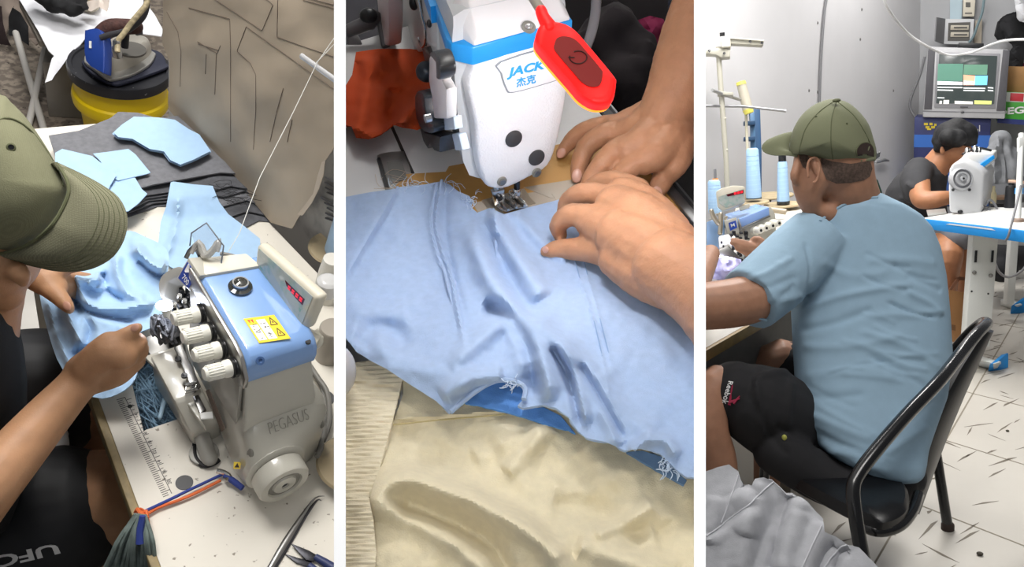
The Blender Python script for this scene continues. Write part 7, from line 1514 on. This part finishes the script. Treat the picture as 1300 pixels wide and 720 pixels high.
for k in range(8):
    u0, v0 = q.uniform(1150, 1195), q.uniform(330, 480); tf.append(([(u0, v0), (u0 - 30, v0 - 6), (u0 - 60, v0 - 20)], q.choice((.004, -.004)), 3))
tso = build('tshirt', tm, TS, B, mn, remesh=.0065, smooth=6, disp=crease(B, tf, 1.05))
cf_ = caster(tso, B, .0); cb_ = [cf_(u, v, .001) for u, v in ((1041, 281), (1050, 274), (1060, 267), (1072, 260), (1086, 255), (1100, 252), (1114, 251))]
build('shirt_collar', MB().tube(cb_, .0045, 8, smooth=4), TS, B, mn)
hemc = smooth_curve([(924, 359), (930, 372), (941, 388), (956, 401), (973, 407)], 4)
build('sleeve_hem', MB().tube([B.P(u, v, 2.20 + .03 * abs(i - 8) / 8) for i, (u, v) in enumerate(hemc)], .004, 8), TS, B, mn)
# shorts
SHB = mat('black_shorts', '#1b1a1d', .85, var=.15, vs=15, bump=.1, bs=100)
shm = MB()
limb(shm, B, ((1085, 585, 2.46, 54), (1035, 562, 2.45, 56), (980, 525, 2.35, 56), (956, 512, 2.30, 52), (940, 504, 2.30, 47), (934, 501, 2.30, 43)), 20, 4)
limb(shm, B, ((1075, 560, 2.6, 50), (1040, 500, 2.62, 40), (1010, 470, 2.62, 33), (998, 462, 2.62, 30)), 18, 4)
shm.ell(B.P(1095, 600, 2.30), (.17, .14, .08), None, 24, 14); limb(shm, B, ((990, 572, 2.26, 34), (1050, 612, 2.22, 30), (1100, 622, 2.18, 26), (1140, 616, 2.20, 24)), 16, 4)
sho2 = build('shorts', shm, SHB, B, mn, remesh=.008, smooth=4, disp=crease(B, [([(1010, 470), (965, 478), (962, 500), (970, 560)], .008, 4), ([(1005, 480), (1000, 530), (1000, 560)], .007, 5), ([(985, 540), (1010, 555), (1040, 570)], -.006, 4), ([(950, 500), (975, 545), (1000, 580)], -.006, 5)]))
def onshort(u, v): return B.P(u, v, 2.19)
csh = caster(sho2, B); t_ = decal('Reebok', [(931, 485), (924, 514), (916, 512), (925, 484)], csh, .0008, .02); build('shorts_lettering', t_, mat('white_print', '#dcdcdc', .6), B, mn)
dl = MB(); 
for a_, b_ in (((926, 514), (930, 489)), ((926, 511), (939, 506)), ((931, 512), (939, 503))):
    pa_, pb_ = csh(*a_, .001), csh(*b_, .001); dl.tube([pa_, pb_], [.0045, .0018], 6)
build('shorts_emblem', dl, mat('crimson_print', '#9c2243', .6), B, mn)
build('zip_tag', MB().ell(csh(996, 556, .002), (.007, .004, .009), nu=10, nv=8), mat('yellow_green_tag', '#b9b85a', .5), B, mn)
# cap
cp = T('baseball_cap', B, B.P(1058, 200, 2.42), 'olive green baseball cap seen from behind on the seated man', 'cap')
CAP2 = mat('olive_cotton', '#6a6d54', .9, weave=.12, ws=220, var=.06, vs=14, bump=.25, bs=500)
oc2 = np.array(smooth_curve([(1004, 196), (1003, 180), (1008, 162), (1018, 146), (1032, 134), (1048, 127), (1062, 126), (1078, 131), (1092, 143), (1103, 158), (1109, 176), (1113, 194), (1108, 207), (1085, 210), (1060, 209), (1036, 203), (1018, 198)], 3, True)); cc2 = np.array((1058, 178.0)); rings = []
for k in range(12):
    a = k / 11 * PI / 2; f = math.sin(a); rings.append([B.P(cc2[0] + (p[0] - cc2[0]) * max(f, .001), cc2[1] + (p[1] - cc2[1]) * max(f, .001), 2.40 - .115 * math.cos(a)) for p in oc2])
rings.append([B.P(p[0], p[1], 2.48) for p in oc2]); rings.append([B.P(cc2[0] + (p[0] - cc2[0]) * .8, cc2[1] + (p[1] - cc2[1]) * .8, 2.54) for p in oc2])
build('crown', MB().loft(rings), CAP2, B, cp, sharp=60)
def cpt2(x, y, off=.002):
    p = np.array((x, y)) - cc2; ang = math.atan2(p[1], p[0]); best = min(oc2, key=lambda q_: abs((math.atan2(q_[1] - cc2[1], q_[0] - cc2[0]) - ang + PI) % (2 * PI) - PI))
    f = min(.999, np.linalg.norm(p) / np.linalg.norm(best - cc2)); return B.P(x, y, 2.40 - .115 * math.sqrt(1 - f * f) - off)
SM2 = mat('seam_dark_olive', '#55583f', .9)
for pts in ([(1060, 128), (1040, 142), (1022, 165), (1014, 196)], [(1062, 128), (1056, 150), (1055, 180), (1058, 208)], [(1063, 129), (1085, 148), (1100, 172), (1106, 186)]): build('crown_seam', MB().tube([cpt2(u, v, .0) for u, v in smooth_curve(pts, 5)], .0016, 6), SM2, B, cp)
build('cap_button', MB().ell(B.P(1062, 127.5, 2.33), (.012, .012, .006), nu=14, nv=8), mat('button_olive', '#5d6048', .9), B, cp)
for (u, v) in ((1075, 157), (1036, 148)): build('eyelet', MB().ell(cpt2(u, v, .0), (.0035, .003, .0035), nu=10, nv=6), SM2, B, cp)
op = smooth_curve([(1088, 198), (1087, 191), (1091, 184), (1098, 181), (1105, 183), (1109, 191), (1109, 199)], 3)
build('back_opening', MB().strip([cpt2(u, v, .0015) for u, v in op], [cpt2(1098 + (u - 1098) * .3, 197 + (v - 197) * .1, .0015) for u, v in op], 4), mat('opening_shadow', '#2d1f1a', .9), B, cp, solid=.001)
build('opening_rim', MB().tube([cpt2(u, v, .001) for u, v in op], .0022, 6), SM2, B, cp)
build('back_strap', MB().tube([cpt2(u, v, .0005) for u, v in ((1080, 205), (1092, 203.5), (1102, 202.5), (1110, 201))], .007, 10, flat=(B.cam((0, 0, 1)), .35)), CAP2, B, cp)
build('strap_buckle', MB().prism([B.P(u, v, 2.42) for u, v in ((1107, 196), (1118, 193), (1117, 199), (1110, 204))], B.cam((0, 0, 1)) * .008), CHROME, B, cp, bevel=.001)
bi, bo2 = resam(smooth_curve([(1006, 172), (1003, 180), (1003, 190), (1010, 197), (1016, 198)], 6), 24), resam(smooth_curve([(1004, 172), (990, 172), (975, 177), (967, 186), (970, 193), (982, 197), (998, 197), (1012, 199)], 6), 24)
Ai = [B.P(u, v, 2.42 - .05 * i / 23) for i, (u, v) in enumerate(bi)]; Bo = [B.P(u, v, 2.46 - .10 * i / 23) for i, (u, v) in enumerate(bo2)]
build('brim', MB().strip(Ai, Bo, 6, EZ * .012), CAP2, B, cp, solid=.004)
build('hanging_tool', MB().tube([onw(1112, 230, .03), onw(1116, 244, .03), onw(1119, 256, .03)], [.016, .022, .016], 10, cap='round'), mat('bottle_green', '#1f4a3a', .5), B, label='dark green tool hanging on the wall behind the man\'s neck', cat='tool')
build('wall_hook', MB().tube([onw(1112, 206, .03), onw(1122, 203, .03), onw(1128, 204, .03)], [.012, .016, .008], 10, cap='round'), mat('grey_hook', '#9a9a9a', .4, .4), B, label='small grey wall hook beside the cap strap', cat='hook')

# ---------------------------------------------------------------- light grey garment in the foreground
gfold = [([(908, 632), (904, 660), (898, 690)], .018, 6), ([(935, 625), (948, 650), (945, 690), (940, 730)], .03, 9), ([(975, 606), (985, 640), (965, 690), (950, 730)], -.022, 6), ([(960, 612), (955, 650), (945, 680)], .02, 7), ([(1005, 626), (990, 670), (975, 730)], -.03, 5), ([(1016, 634), (1002, 675), (988, 730)], .02, 7), ([(1045, 665), (1030, 700), (1020, 730)], .025, 7), ([(1020, 650), (1010, 690), (1000, 730)], .012, 8), ([(1060, 690), (1045, 705), (1035, 730)], -.02, 4), ([(896, 684), (930, 658), (962, 640)], -.014, 4), ([(896, 692), (930, 668), (960, 652)], .012, 6), ([(940, 620), (955, 622), (960, 635)], -.02, 4), ([(1080, 700), (1065, 705), (1058, 725)], -.022, 4)]
gfold = [(l, a * .62, w_ * 1.7) for l, a, w_, *_ in gfold]
def ggf(u, v, h): return B.P(u, v, 1.72 - .0011 * (v - 590) * .9 - h)
gg = build('grey_garment', sheet([(888, 602), (908, 595), (925, 591), (937, 600), (941, 615), (955, 618), (958, 610), (968, 607), (980, 609), (990, 618), (998, 626), (1006, 626), (1024, 640), (1044, 660), (1045, 676), (1060, 682), (1072, 690), (1090, 697), (1102, 710), (1114, 722), (1110, 735), (888, 735)], ggf, gfold, 3.2, .004, 40, 61), mat('light_grey_fleece', '#b0b1b6', .95, var=.05, vs=60, bump=.35, bs=500), B, label='light grey garment heaped in the foreground beside the black chair', cat='garment', solid=.006)
cgg = caster(gg, B, .0)
gsm = MB()
for pts in ([(897, 681), (925, 660), (950, 642), (972, 620), (982, 612)], [(1046, 722), (1055, 708), (1068, 694), (1074, 692)], [(1043, 668), (1030, 695), (1018, 722)], [(937, 604), (925, 640), (915, 664)]):
    gsm.tube([cgg(u, v, .001) for u, v in resam(np.array(pts, float), 24)], .0018, 6)
build('garment_seam', gsm, mat('pale_grey_seam', '#c2c3c8', .9), B, gg)
